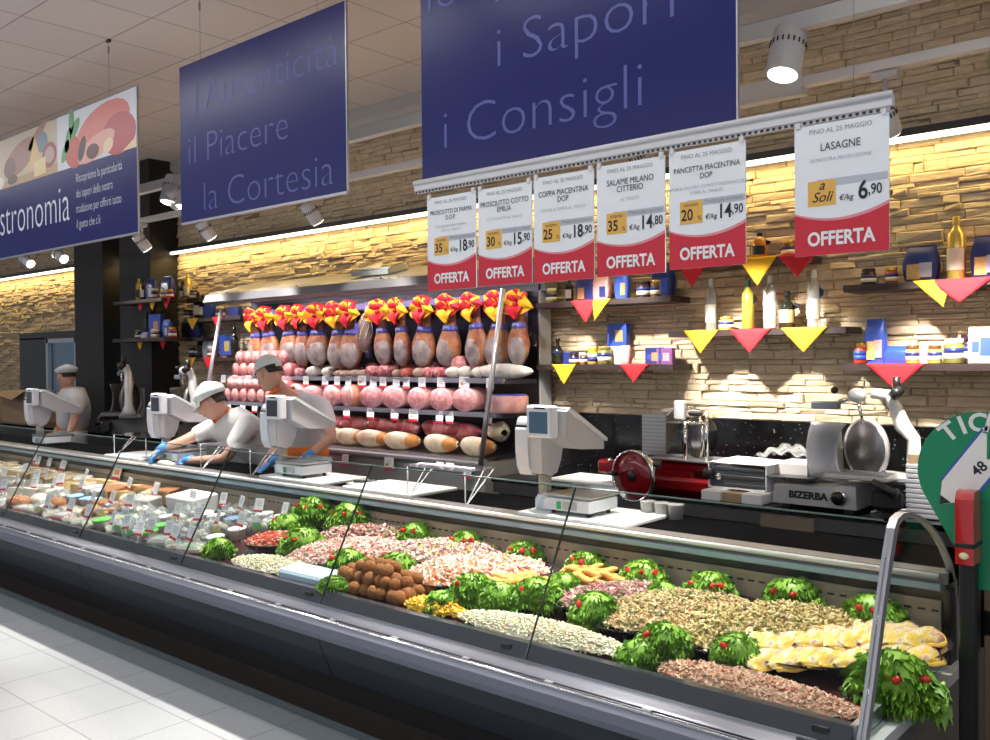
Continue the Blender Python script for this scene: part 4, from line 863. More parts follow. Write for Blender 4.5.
# right of case, upper
jar('olive_jar', 'green olive jar nearest the meat case on the upper shelf', X(549), zA, .115, .042, OLIVE, CREAM)
bottle('small dark bottle beside the olive jar on the upper shelf', X(567), zA, .19, .030, DKB, BLACK, LABW, tagc=NAVY)
bag('wide navy bag with orange pasta window above the red napkin', X(583), zA, .17, .20, .08, NAVY, BISC)
bag('pink and navy bag of pale biscuits right of the wide navy bag', X(598), zA, .15, .19, .07, PINKP, None, lab=NAVY)
bag('tall narrow blue bag in the middle of the upper shelf', X(619), zA, .12, .215, .07, BLUEP, None, lab=BISC)
jar('dark_jar', 'short dark jar between two blue bags on the upper shelf', X(642), zA, .12, .052, DARKC, DARKC)
bag('tall navy bag at the right end of the upper shelf', X(660), zA, .17, .23, .09, NAVY, BISC, lab=BLUEP); jar('brown_jar', 'brown jar in front of the tall navy bag', X(655, 5.47), zA, .12, .033, BROWNC, GOLD, y=5.475)
# lower
bottle('dark round bottle at the left end of the lower shelf', X(555), zB, .20, .045, DKB, DKB, NAVY, kind=2)
carton('low navy packet beside the round bottle', X(565), zB, .12, .09, .06, NAVY); jar('dark_jar', 'dark blue labelled jar left on the lower shelf', X(573, 5.48), zB, .085, .038, DARKC, BLACK, y=5.49)
jar('brown_jar', 'small brown jar beside the dark one on the lower shelf', X(581), zB, .085, .03, BROWNC, CREAM); jar('yellow_lid_jar', 'yellow lidded jar on the lower shelf', X(590), zB, .12, .038, YELJ, YELC, (CREAM, NAVY))
jar('olive_jar', 'fat green olive jar in the middle of the lower shelf', X(602), zB, .13, .053, OLIVE, OLIVE)
carton('cream carton holding up the blue packet', X(615, 5.55), zB, .11, .13, .06, CREAM, y=5.57)
carton('blue display packet with a biscuit picture standing high on the lower shelf', X(617, 5.55), zB + .13, .17, .165, .05, BLUEP, y=5.57, lab=BISC)
bag('clear bag of pale sweets beside the cream carton', X(624), zB, .09, .13, .06, PINKP, None, lab=CREAM, y=5.49)
carton('small navy packet with a dark window', X(650), zB, .13, .115, .05, NAVY, lab=BISC); carton('small violet and red biscuit packet at the right of the lower shelf', X(661), zB, .12, .11, .05, mat('violet_packet', (.22, .08, .30), .4), lab=PINKP)
# bottle shelf
bottle('clear bottle with white label, leftmost on the bottle shelf', X(709), zC, .345, .040, CLRB, LABW, LABW, kind=1)
jar('honey_jar', 'wide short yellow jar between the first two bottles', X(724), zC, .09, .048, YELJ, GOLD)
bottle('yellow green liqueur bottle with dark cap', X(746), zC, .32, .040, GREENY, mat('dark_green_cap', (.01, .05, .03), .3), None, kind=1, tagc=BLACK)
bottle('clear bottle with a navy tag in the middle of the bottle shelf', X(768), zC, .34, .042, CLRB, LABW, LABW, kind=1)
bottle('dark round bottle with tan label on the bottle shelf', X(785), zC, .235, .048, DKB, DKB, LABT, kind=0, tagc=BLACK)
bottle('clear bottle, rightmost on the bottle shelf', X(812), zC, .355, .040, CLRB, LABW, LABW, kind=1, tagc=NAVY)
# hidden upper
bottle('amber bottle with black label above the yellow napkin', X(758), zD, .17, .045, AMB, BLACK, BLACK, kind=1, tagc=BLACK); jar('brown_jar', 'brown jar between the pancetta and lasagne price boards', X(786), zD, .105, .042, BROWNC, GOLD, (NAVY, CREAM))
# right edge upper
jar('dark_jar', 'dark jar with cream label, left on the upper right shelf', X(867), zA, .10, .042, DARKC, DARKC); jar('red_jar', 'red sauce jar on the upper right shelf', X(890), zA, .10, .036, TOM, GOLD)
bag('big navy pasta bag on the upper right shelf', X(919), zA, .195, .205, .10, NAVY, PASTA, lab=mat('pale_blue_print', (.40, .48, .66), .5))
bottle('gold bottle with a cream label over the red napkin', X(955), zA, .355, .048, GOLDB, GOLDB, CREAM, kind=1); bag('navy pasta bag cut by the right edge on the upper shelf', X(986), zA, .17, .235, .10, NAVY, PASTA, lab=mat('pale_blue_print', (.40, .48, .66), .5))
# right edge lower
jar('red_jar', 'red jar with blue label at the left end of the lower right shelf', X(859), zB, .125, .040, TOM, GOLD, (BLUEP, BLUEP)); bag('tall blue bag standing on the lower right shelf', X(873), zB, .125, .26, .07, BLUEP, PASTA, lab=PINKP)
bag('low wide blue packet on the lower right shelf', X(895), zB, .165, .10, .07, BLUEP); jar('white_label_jar', 'jar with white label left of the pink packet', X(912, 5.49), zB, .105, .038, YELJ, BROWNC)
carton('pink biscuit packet between two jars on the lower right shelf', X(922), zB, .07, .10, .05, PINKP); jar('dark_lid_jar', 'dark lidded jar right of the pink packet', X(933), zB, .105, .038, YELJ, BROWNC)
jar('olive_jar', 'large green olive jar on the lower right shelf', X(953), zB, .14, .056, OLIVE, CREAM, (NAVY, CREAM)); jar('purple_jar', 'dark purple jar behind the leaning pack', X(969, 5.53), zB, .16, .045, DARKC, DARKC, y=5.53)
carton('blue and cream pack leaning at the right end of the lower shelf', X(982), zB + .001, .14, .20, .03, CREAM, y=5.48, lab=BLUEP, rx=-.12); bag('brown pasta bag at the right edge of the lower shelf', X(988, 5.56), zB, .12, .13, .07, BISC, y=5.57)
for u, z, c, dr, wd, lb, sk in ((586, zA, 0, .16, .26, 'red napkin corner over the upper shelf beside the meat case', 0), (602, zA, 1, .15, .15, 'yellow napkin corner tucked beside a red one on the upper shelf', -1), (564, zB, 1, .15, .22, 'yellow napkin corner over the lower shelf beside the meat case', 0), (634, zB, 0, .125, .24, 'red napkin corner over the lower shelf right of the meat case', 0),
      (701, zC, 1, .15, .25, 'bright yellow napkin corner, left on the bottle shelf', 0), (750, zC, 0, .15, .28, 'red napkin corner in the middle of the bottle shelf', 0), (804, zC, 1, .15, .29, 'yellow napkin corner, right on the bottle shelf', 0),
      (693, zD, 0, .165, .24, 'red napkin tip peeping below the pancetta price board', 0), (758, zD, 1, .175, .26, 'yellow napkin corner between the two right price boards', 0), (798, zD, 0, .14, .26, 'red napkin corner half behind the lasagne price board', 0),
      (932, zA, 1, .15, .20, 'yellow napkin corner beside the red one on the upper right shelf', 1), (960, zA, 0, .13, .34, 'wide red napkin corner below the gold bottle', 0), (895, zB, 0, .145, .32, 'wide red napkin corner on the lower right shelf', 0)):
    napkin(u, z, lb, (REDC, YELC)[c], skew=sk, drop=dr, wd=wd)
# far left shelves
LZ = [at(160, 301, Y=SF).z, at(165, 338.5, Y=SF).z, at(200, 318, Y=SF).z, at(200, 357.5, Y=SF).z]
LS = [shelf(X(130, 5.27), X(179, 5.27), LZ[0], 'dark shelf on the column at the far left, upper', 5.14), shelf(X(129, 5.27), X(181, 5.27), LZ[1], 'dark shelf on the column at the far left, lower', 5.14)]
for o in LS: o.scale = (1, .62, 1); o.location.y = 5.215
shelf(X(180, SF), X(199, SF), LZ[0], 'short dark shelf continuing behind the column shelf, upper'); shelf(X(182, SF), X(201, SF), LZ[1], 'short dark shelf continuing behind the column shelf, lower')
shelf(X(183, SF), X(240, SF), LZ[2], 'dark wall shelf left of the meat case, upper'); shelf(X(186, SF), X(240, SF), LZ[3], 'dark wall shelf left of the meat case, lower')
Xc = lambda u: at(u, 300, Y=5.22).x
def far(u, y): return at(u, 300, Y=y).x
y_ = 5.21
bottle('gold bottle at the left end of the column shelf', far(139, y_), LZ[0], .26, .036, GOLDB, GOLDB, BLACK, y=y_, kind=1); bottle('dark bottle beside the gold one on the column shelf', far(144, y_), LZ[0], .24, .036, DKB, DKB, LABW, y=y_)
bag('navy shiny bag, left of the pair on the column shelf', far(152, 5.24), LZ[0], .19, .245, .09, NAVY, None, y=5.24, lab=mat('silver_print', (.5, .55, .62), .25)); bag('navy shiny bag, right of the pair on the column shelf', far(168, 5.24), LZ[0], .22, .245, .09, NAVY, None, y=5.24, lab=mat('silver_print', (.5, .55, .62), .25))
jar('brown_jar', 'brown jar before the left shiny bag', far(155, 5.17), LZ[0], .12, .04, BROWNC, CREAM, y=5.17); jar('red_jar', 'small red jar before the right shiny bag', far(170, 5.17), LZ[0], .09, .04, TOM, GOLD, y=5.17); jar('white_jar', 'cream lidded jar in front on the column shelf', far(164, 5.17), LZ[0], .10, .04, YELJ, CREAM, y=5.17)
bottle('dark bottle right of the column on the upper shelf', far(183, 5.5), LZ[0], .21, .04, DKB, DKB, LABW); bottle('gold bottle right of the column on the upper shelf', far(188, 5.5), LZ[0], .29, .045, GOLDB, GOLDB, CREAM, kind=1); jar('brown_jar', 'round brown jar at the end of the upper left shelf', far(194, 5.5), LZ[0], .10, .05, BROWNC, DARKC)
jar('dark_jar', 'dark jar at the left end of the lower column shelf', far(139, y_), LZ[1], .10, .05, DARKC, OLIVE, y=y_); bag('pale violet packet lying on the lower column shelf', far(145, y_), LZ[1], .15, .07, .07, mat('lilac_packet', (.36, .36, .62), .4), y=y_)
carton('navy biscuit box with a picture on the lower column shelf', far(156, 5.25), LZ[1], .24, .27, .05, BLUEP, y=5.25, lab=BISC); jar('pale_jar', 'pale jar in front of the navy biscuit box', far(155, 5.17), LZ[1], .10, .05, YELJ, CREAM, y=5.17)
bag('shiny blue bag right of the navy biscuit box', far(167, 5.24), LZ[1], .16, .20, .07, BLUEP, y=5.24, lab=mat('silver_print', (.5, .55, .62), .25)); jar('red_jar', 'red jar on the lower column shelf', far(172, 5.18), LZ[1], .11, .045, TOM, GOLD, y=5.18); bottle('dark bottle left of the navy biscuit box', far(147.5, 5.27), LZ[1], .30, .035, DKB, DKB, None, y=5.26)
bag('black bag in the shade behind the column, lower shelf', far(188, 5.52), LZ[1], .22, .22, .08, BLACK); bag('black bag at the end of the lower shelf behind the column', far(196, 5.52), LZ[1], .18, .2, .08, NAVY)
jar('dark_jar', 'dark lidded jar on the upper shelf left of the case', far(188, 5.5), LZ[2], .11, .055, OLIVE, DARKC); bottle('dark bottle behind the case strut, left one', far(198, 5.5), LZ[2], .30, .045, DKB, DKB, LABW); bottle('dark bottle behind the case strut, right one', far(203, 5.5), LZ[2], .26, .045, DKB, DKB, LABW)
bag('blue bag behind the case strut', far(210, 5.53), LZ[2], .18, .26, .08, BLUEP); jar('brown_jar', 'brown jar right of the case strut', far(220, 5.5), LZ[2], .12, .05, BROWNC, CREAM); carton('navy packet at the right of the upper shelf left of the case', far(232, 5.5), LZ[2], .2, .11, .06, NAVY)
jar('dark_jar', 'left jar of a pair on the lower shelf left of the case', far(192.5, 5.5), LZ[3], .13, .048, DARKC, OLIVE, (CREAM, NAVY)); jar('dark_jar', 'right jar of a pair on the lower shelf left of the case', far(198, 5.5), LZ[3], .12, .045, DARKC, OLIVE, (CREAM, NAVY))
bottle('dark bottle on the lower shelf left of the case', far(201, 5.5), LZ[3], .26, .05, DKB, DKB, None); bag('silvery blue bag on the lower shelf behind the strut', far(208, 5.53), LZ[3], .2, .2, .08, mat('silver_print', (.5, .55, .62), .25)); jar('brown_jar', 'brown jar by the strut on the lower shelf', far(212, 5.48), LZ[3], .12, .05, BROWNC, CREAM, y=5.47)
carton('navy box with a yellow picture seen above the mortadella rolls', far(227, 5.55), LZ[3] + .02, .22, .22, .06, BLUEP, lab=YELJ, y=5.55); bottle('dark bottle beside the navy box above the mortadella', far(234, 5.5), LZ[3], .32, .04, DKB, DKB, None)
Xn = lambda u, y: at(u, 300, Y=y).x
for u, z, c, y, lb in ((141, LZ[0], 0, 5.13, 'small red napkin corner at the left end of the upper column shelf'), (153, LZ[0], 1, 5.13, 'small yellow napkin corner on the upper column shelf'), (167, LZ[0], 0, 5.13, 'small red napkin corner at the right of the upper column shelf'),
      (140, LZ[1], 1, 5.13, 'small yellow napkin corner on the lower column shelf'), (163, LZ[1], 0, 5.13, 'small red napkin corner on the lower column shelf'), (193, LZ[2], 1, SF, 'pale yellow napkin corner on the upper shelf left of the strut'), (218, LZ[2], 0, SF, 'red napkin corner on the upper shelf right of the strut'), (190, LZ[3], 1, SF, 'yellow napkin corner on the lower shelf left of the strut'), (208, LZ[3], 0, SF, 'red napkin corner on the lower shelf by the strut')):
    napkin(u, z, lb, (REDC, YELC)[c], x=Xn(u, y), drop=.13, wd=.19 if y < 5.3 else .23)
    if y < 5.3: bpy.context.scene.collection.objects[-1].location.y = y

# ------------------------------------------------------------------ things on the worktop
WT = 0.882
BOARDM = mat('white_cutting_board', (0.74, 0.76, 0.76), 0.35)
def board(label, x, y, w_, d_, rz=0, z=WT):
    q = MB(); q.box((0, 0, .010), (w_, d_, .020), BOARDM, bev=.004); o = q.obj('cutting_board'); o.location = (x, y, z); o.rotation_euler = (0, 0, rz); tag(o, label, 'cutting board', 'white cutting boards on the worktop')
SCW = mat('scale_white', (0.70, 0.73, 0.80), 0.35); SCG = mat('scale_grey', (0.50, 0.51, 0.55), 0.45); SCR = mat('scale_screen', (0.06, 0.13, 0.22), 0.15); SCOFF = mat('screen_off', (0.05, 0.055, 0.07), 0.12); COLM = mat('scale_column', (0.36, 0.34, 0.29), 0.45)
def scale_(label, x, y, z, screen):
    t = thing('counter_scale', label, 'scale', (x, y, z), 0, 'counter scales')
    q = MB(); q.lathe([(.055, 0.0), (.055, .07), (.045, .085)], SCW, n=20); q.box((0.02, .02, .035), (.14, .14, .07), SCW, bev=.01); q.obj('foot', t)
    q = MB(); q.cyl((0, 0, .07), (0, 0, .235), .042, COLM, 20); q.obj('column', t)
    # head: rounded front shell and tapering grey body
    q = MB(); pr = [(-.075, .19), (-.105, .24), (-.118, .33), (-.118, .44), (-.10, .475), (-.06, .49), (.0, .47), (.0, .20), (-.04, .185)]
    q.prism([(a, b) for a, b in pr], -.15, -.045, SCW); q.obj('front_shell', t)
    q = MB(); q.prism([(-.09, .21), (-.10, .35), (-.09, .44), (.06, .44), (.13, .38), (.10, .27), (.06, .20), (0, .185)], -.045, .055, SCG); q.obj('head_body', t)
    q = MB(); q.box((-.095, -.122, .46), (.10, .012, .012), BLACK); q.cyl((-.15, -.06, .465), (-.04, -.06, .465), .045, SCW, 20); q.obj('printer_cover', t)
    q = MB(); q.box((.065, -.10, .49), (.215, .075, .175), SCW, bev=.012); db = q.obj('customer_display', t)
    q = MB(); q.box((.065, -.1395, .485), (.15, .004, .115), screen); q.box((.075, -.1395, .562), (.09, .003, .010), BLACK)
    q.obj('screen', db)
    q = MB(); q.prism([(-.04, .56), (.02, .53), (.36, .37), (.36, .315), (.12, .33), (-.04, .40)], -.01, .21, SCG); kb = q.obj('operator_panel', t)
    q = MB(); q.prism([(-.05, .545), (-.02, .565), (.03, .545), (.37, .380), (.375, .36), (-.02, .545)], -.03, .23, SCW); q.obj('keyboard', kb)
    q = MB(); q.box((.27, .03, .055), (.36, .30, .065), SCW, bev=.006); q.box((.30, -.123, .055), (.11, .004, .042), GREYP); q.box((.215, -.123, .052), (.035, .004, .04), mat('green_sticker', (.02, .30, .12), .5)); wb_ = q.obj('weighing_base', t)
    for k in range(4): q2 = MB(); 
    q = MB(); q.box((.27, .03, .100), (.37, .31, .010), STEEL, bev=.003); q.box((.27, .18, .115), (.37, .006, .03), STEEL); q.box((.27, -.12, .106), (.37, .004, .012), STEEL); q.obj('weighing_pan', t)
    q = MB()
    for dx in (-.14, .14):
        for dy in (-.1, .1): q.cyl((.27 + dx, .03 + dy, 0), (.27 + dx, .03 + dy, .025), .014, BLACK, 8)
    q.obj('rubber_feet', t)
    t.scale = (.78, .85, .95); t.location.x -= .055
    return t
p1 = at(540, 513, Z=WT + .02); XS = [p1.x, at(285, 478, Y=3.78).x, at(165, 450, Y=3.80).x, at(38, 430, Y=3.80).x]
SL = ['white counter scale with lit blue screen in front of the red slicer', 'white counter scale standing before the two bending workers', 'white counter scale left of the worker in the pleated cap', 'white counter scale at the far left beside the worker in profile']
scale_(SL[0], XS[0], 3.76, WT + .0205, SCR); board('white board under the counter scale with the lit screen', XS[0] + .20, 3.83, .66, .42, 0)
scale_(SL[1], XS[1], 3.80, WT + .0205, SCOFF); board('white board under the scale before the bending workers', XS[1] + .22, 3.85, .68, .40)
scale_(SL[2], XS[2], 3.84, WT, SCOFF); scale_(SL[3], XS[3], 3.84, WT, SCOFF)
board('empty white board between two counter scales', at(385, 492, Z=WT).x, 3.86, .62, .40, .0); board('white board behind, beside the clear guard stand', at(560, 470, Y=4.6).x, 5.05, .60, .36, 0, .861); board('white board left of the clear guard stand by the gloves', -7.3, 3.84, .6, .38)
# clear guard stands on bent wire legs
PLEX = glass('clear_acrylic', (0.93, 0.95, 0.97), 1.3, .03, alpha=.05)
def guard(label, x, y, w_=.52, d_=.24, h_=.185):
    t = thing('guard_stand', label, 'stand', (x, y, WT), 0, 'clear guard stands'); q = MB(); q.box((0, 0, h_), (w_, d_, .006), PLEX); q.obj('acrylic_top', t)
    for sx in (-1, 1):
        q = MB(); xx = sx * (w_ / 2 - .03); q.tube([(xx, -d_ / 2 + .01, h_ - .005), (xx, -d_ / 2 + .012, .005), (xx + .0, -d_ / 2 + .03, .004), (xx + .02, d_ / 2 - .01, h_ - .006)], .0042, mat('white_wire', (.75, .75, .78), .25, .4), 8); q.tube([(xx, -d_ / 2 + .03, .006), (xx - .05, d_ / 2 - .01, h_ - .006)], .0038, mat('white_wire', (.75, .75, .78), .25, .4), 8)
        q.obj('wire_leg', t)
pg = at(440, 500, Z=WT); guard('clear acrylic guard stand on white wire legs right of the empty board', pg.x, 3.80); guard('clear acrylic guard stand before the worker in the pleated cap', at(232, 470, Y=3.75).x, 3.80, .7); guard('clear acrylic guard stand left of the blue gloves', at(132, 450, Y=3.75).x, 3.84, .6)
# loose sheets on the worktop
q = MB(); q.box((0, 0, .004), (.30, .2, .008), PAPER); o = q.obj('paper_pad'); o.location = (at(330, 490, Z=WT).x, 3.95, WT); o.rotation_euler = (0, 0, .3); tag(o, 'pad of white paper between the scale and the empty board', 'paper')
q = MB(); q.box((0, 0, .008), (.16, .03, .016), BLACK, bev=.004); q.box((.13, 0, .010), (.13, .028, .002), STEEL); o = q.obj('knife'); o.location = (at(345, 487, Z=WT).x, 3.90, WT + .009); o.rotation_euler = (0, 0, .5); tag(o, 'black handled knife lying beside the white paper pad', 'knife')
CUP = mat('grey_cup', (.40, .38, .37), .5)
for i, u in enumerate((648, 662, 676)):
    p = at(u, 513, Y=4.02); q = MB(); q.lathe([(.035, 0), (.04, .07), (.042, .075)], CUP, n=16); o = q.obj('paper_cup'); o.location = (p.x, 4.02, WT); tag(o, 'grey tub behind the worktop rail, %s of three' % ('left', 'middle', 'right')[i], 'cup', 'grey tubs on the worktop')

# ------------------------------------------------------------------ red flywheel slicer
BT = 0.861
c = at(634, 476, Y=4.68)
sx0 = c.x
t = thing('flywheel_slicer', 'red hand cranked flywheel meat slicer on the back counter', 'slicer', (sx0 + .16, 5.05, BT))
lx = -.16; wz = c.z - BT
q = MB(); T_w = TR(lx, -.37, wz, 0, 0, -.12) @ TR(0, 0, 0, PI / 2)
q.lathe([(.06, -.02), (.148, -.018), (.150, .018), (.06, .02)], DKRED, T_w, n=40); fw = q.obj('flywheel', t)
q = MB(); q.lathe([(.146, -.022), (.158, -.020), (.158, .022), (.146, .022)], CHROME, T_w, n=40, ring=True); q.obj('rim', fw)
q = MB(); q.lathe([(.030, .0), (.032, .028), (.022, .034)], BLACK, T_w, n=20); q.cyl((lx + .0, -.37, wz), (lx, -.18, wz + .01), .018, BLACK, 10); q.obj('hub', fw)
q = MB(); q.cyl((lx - .16, -.40, wz + .01), (lx - .10, -.39, wz + .01), .010, BLACK, 10); q.cyl((lx - .10, -.40, wz + .01), (lx - .10, -.46, wz + .015), .013, BLACK, 10); q.obj('crank_handle', fw)
q = MB(); q.box((.06, -.03, .05), (.52, .24, .10), DKRED, bev=.025); q.box((-.05, -.03, .11), (.30, .20, .05), DKRED, bev=.015); q.box((.03, -.02, .155), (.36, .17, .07), DKRED, bev=.02); q.obj('base', t)
q = MB(); q.box((-.42, -.12, .125), (.30, .10, .09), DKRED, bev=.015); q.ball((-.46, -.18, .17), .016, CHROME); q.cyl((-.34, -.2, .11), (-.26, -.2, .11), .014, BLACK, 10); q.box((-.22, -.06, .10), (.12, .08, .06), DKRED); q.obj('side_arm', t)
q = MB(); q.box((.02, -.03, .20), (.44, .26, .014), STEEL, bev=.003)
for k in range(12): q.box((.02, -.14 + k * .02, .209), (.40, .005, .004), ALU)
q.obj('carriage', t)
q = MB()
q.sheet(lambda u, v: (-.20 + .10 * math.sin(v * 1.5) + .0 * u, -.14 + .24 * u, .22 + v * .29), 4, 10, mat('ribbed_steel', (.42, .40, .37), .35, .7), th=.006)
for k in range(12): zz = .235 + k * .022; q.box((-.20 + .10 * math.sin((zz - .22) / .29 * 1.5) - .004, -.02, zz), (.005, .24, .008), GREYP)
q.box((-.155, -.145, .35), (.17, .006, .26), mat('ribbed_steel', (.42, .40, .37), .35, .7))
for k in range(11): q.box((-.155, -.150, .235 + k * .023), (.165, .006, .009), ALU)
q.obj('gauge_plate', t)
q = MB(); T_b = TR(.09, -.02, .34, 0, 0, -.5) @ TR(0, 0, 0, 0, PI / 2)
q.lathe([(.04, -.012), (.125, -.006), (.132, .0), (.125, .004), (.04, .014)], mat('blade_steel', (.10, .10, .11), .15, .9), T_b, n=40); q.obj('blade', t)
q = MB(); q.tube([(.09 + .137 * math.sin(a) * .55, -.04 + .137 * math.sin(a) * -.6, .34 + .137 * math.cos(a)) for a in [i * PI / 12 for i in range(13)]], .008, CHROME, 8); q.obj('blade_guard', t)
q = MB()
for xx, z1_ in ((.06, .44), (.20, .50)): q.cyl((xx, -.14, .20), (xx, -.14, z1_), .012, CHROME, 10)
q.cyl((-.10, -.14, .43), (.21, -.14, .43), .010, CHROME, 10); q.cyl((.0, -.02, .43), (.21, -.14, .43), .008, CHROME, 10)
q.tube([(-.12, -.14, .43), (-.02, -.14, .50), (.08, -.14, .525), (.16, -.14, .52), (.20, -.14, .49)], .007, CHROME, 8); q.obj('press_frame', t)
q = MB(); q.box((.03, -.15, .505), (.07, .05, .12), WHITE, bev=.012); q.box((.14, -.16, .49), (.10, .03, .03), BLACK, bev=.012); q.obj('meat_press', t)
q = MB(); q.cyl((.24, -.17, .145), (.24, -.20, .145), .035, BLACK, 14); q.cyl((.28, -.15, .135), (.31, -.20, .13), .018, CHROME, 12); q.obj('thickness_knob', t)

# ------------------------------------------------------------------ grey slicers
SLG = mat('slicer_satin_grey', (0.60, 0.60, 0.61), 0.35, 0.45); SLW = mat('slicer_silver', (0.74, 0.74, 0.75), 0.3, 0.25); SLD = mat('slicer_dark', (0.03, 0.03, 0.035), 0.3)
def slicer(label, x, y, z, writing, s=1.0, rz=0, body=None, group=None):
    body = body or SLG
    t = thing('meat_slicer', label, 'slicer', (x, y, z), rz, group); t.scale = (s, s, s)
    q = MB(); q.prism([(-.29, .02), (-.28, .125), (-.27, .13), (.02, .135), (.10, .15), (.17, .155), (.20, .15), (.205, .02)], -.26, .16, body, axis='Y'); b_ = q.obj('base', t)
    if writing: q = MB(); text_geo(q, 'BIZERBA', .056, -.075, .060, INK, -.2615, 'CENTER', .055, 0, 1.08); q.obj('lettering', b_)
    q = MB(); q.cyl((.11, -.26, .088), (.11, -.285, .088), .046, CHROME, 24); q.cyl((.11, -.285, .088), (.11, -.30, .088), .034, BLACK, 20); q.obj('dial', t)
    q = MB(); q.box((-.22, -.20, .006), (.05, .05, .03), BLACK); q.box((.15, -.20, .006), (.05, .05, .03), BLACK); q.box((-.22, .10, .006), (.05, .05, .03), BLACK); q.box((.15, .10, .006), (.05, .05, .03), BLACK); q.obj('rubber_feet', t)
    q = MB(); q.prism([(-.10, .14), (-.12, .20), (-.11, .42), (-.08, .45), (-.02, .45), (.0, .14)], -.02, .12, body, axis='Y'); q.obj('motor_housing', t)
    q = MB(); q.box((-.21, -.08, .165), (.28, .28, .012), SLD, bev=.003); q.obj('receiving_tray', t)
    T2 = TR(.045, -.08, .335, 0, 0, -.35)
    q = MB()
    def gp(u, v):                          # broad ribbed plate, its left side rounded, its right side cut to the blade's circle
        z = -.165 + .33 * v; l = -.20 + .075 * (1 - math.sin(PI * (.12 + .76 * v)) ** .8); r_c = .15 - math.sqrt(max(0, .165 ** 2 - (z - 0.01) ** 2)) * .62
        return (l + (r_c - l) * u, -.075 + .02 * math.sin(v * 2) - .03 * u, z)
    q.sheet(gp, 10, 14, body, T2, th=.008)
    for k in range(22): uu = (k + .5) / 22; q.tube([(gp(uu, v)[0], gp(uu, v)[1] - .004, gp(uu, v)[2]) for v in (.02, .2, .4, .6, .8, .98)], .0024, ALU, 5, T2)
    q.obj('gauge_plate', t)
    q = MB(); q.lathe([(.03, -.012), (.16, -.006), (.168, .0), (.16, .006), (.03, .012)], mat('blade_bright', (.22, .22, .23), .30, .9), TR(.17, -.02, .345, 0, 0, -.55) @ TR(0, 0, 0, PI / 2), n=44); q.obj('blade', t)
    q = MB(); q.lathe([(.150, -.018), (.178, -.016), (.178, .016), (.150, .018)], body, TR(.17, .0, .345, 0, 0, -.55) @ TR(0, 0, 0, PI / 2), n=44, ring=True); q.obj('blade_ring', t)
    q = MB(); q.box((.20, -.16, .205), (.36, .24, .025), body, TR(0, 0, 0, 0, 0, 0), bev=.005)
    for k in range(14): q.box((.20, -.27 + k * .016, .220), (.32, .005, .006), ALU)
    q.box((.36, .0, .19), (.30, .22, .05), body, bev=.015); q.obj('carriage', t)
    q = MB(); q.tube([(.50, -.02, .20), (.44, -.02, .30), (.44, -.02, .42), (.38, -.02, .49), (.34, -.02, .60), (.30, -.04, .665), (.22, -.06, .675)], [.075, .04, .036, .045, .036, .034, .030], SLW, 14); q.obj('arm', t)
    q = MB(); q.ball((.145, -.08, .66), (.055, .04, .045), SLW); q.box((-.03, -.10, .60), (.16, .07, .045), mat('press_grey_blue', (.22, .25, .30), .35), bev=.008); q.cyl((.05, -.10, .62), (.13, -.08, .65), .013, CHROME, 10); q.tube([(.15, -.08, .64), (.17, -.09, .56), (.18, -.08, .50)], .010, CHROME, 8); q.obj('meat_press', t)
    q = MB(); q.cyl((.36, -.06, .69), (.36, -.06, .77), .022, BLACK, 12); q.ball((.03, -.12, .69), .022, BLACK); q.cyl((.35, -.10, .66), (.38, -.06, .70), .03, BLACK, 12); q.obj('knob', t)
    q = MB(); q.cyl((.30, -.27, .19), (.43, -.30, .13), .024, BLACK, 12); q.box((.36, -.22, .09), (.16, .10, .13), SLD, bev=.03); q.obj('handle', t)
    return t
ps = at(772, 513, Y=4.82); slicer('silver electric slicer with BIZERBA lettering and a ribbed gauge plate', ps.x + .27, 5.07, BT, True, .93)
pf = at(205, 405, Y=5.0); slicer('grey electric slicer behind the left scales, right one', at(186, 420, Y=5.0).x, 5.05, .89, False, 1.05, -.4, mat('slicer_dull', (.26, .26, .26), .4, .5)); slicer('grey electric slicer between the dark column and the scale, left one', at(128, 420, Y=4.95).x, 5.0, .89, False, 1.1, -.5, mat('slicer_dull', (.26, .26, .26), .4, .5))
# cartons of film, bag and trays between the slicers
CARD_ = mat('cardboard', (0.42, 0.29, 0.18), 0.8)
p = at(735, 480, Y=4.85)
bx = thing('film_box', 'open box of dark film sheets on white trays between the slicers', 'box', (p.x, 4.98, BT + .062))
q = MB(); q.box((0, .0, .004), (.36, .22, .008), PAPER)
for sgn in (-1, 1): q.box((sgn * .178, 0, .075), (.006, .22, .15), PAPER)
q.box((0, .108, .075), (.36, .006, .15), PAPER); q.add([(-.18, -.11, .148), (.18, -.11, .148), (.22, .14, .158), (-.12, .14, .166)], [(0, 1, 2, 3), (3, 2, 1, 0)], PAPER); q.obj('carton', bx)
q = MB()
for k in range(5): q.box((0, -.02 + .002 * (k % 2), .022 + k * .0235), (.335, .17, .0232), mat('dark_film', (.05, .055, .065), .3), bev=.003)
q.obj('film_sheets', bx)
b2 = thing('paper_box', 'white carton with red print behind the silver slicer tray', 'box', (p.x + .27, 5.12, BT)); q = MB(); q.box((0, 0, .11), (.20, .26, .22), mat('white_carton', (.62, .61, .59), .6), bev=.003); q.obj('carton', b2)
q = MB(); text_geo(q, '5SL', .075, 0, .10, REDP, -.1315, 'CENTER', .005); text_geo(q, '321', .06, 0, .03, REDP, -.1315, 'CENTER', .005); q.obj('red_print', b2)
q = MB(); q.box((-.11, -.04, .03), (.12, .26, .06), PAPER, bev=.006); q.box((.14, -.04, .03), (.12, .26, .06), PAPER, bev=.006); q.box((.01, -.02, .025), (.16, .24, .05), CARD_); o = q.obj('tray_stack'); o.location = (p.x, 4.93, BT); tag(o, 'white and brown trays under the open film box', 'trays')
q = MB(); rr = random.Random(5)
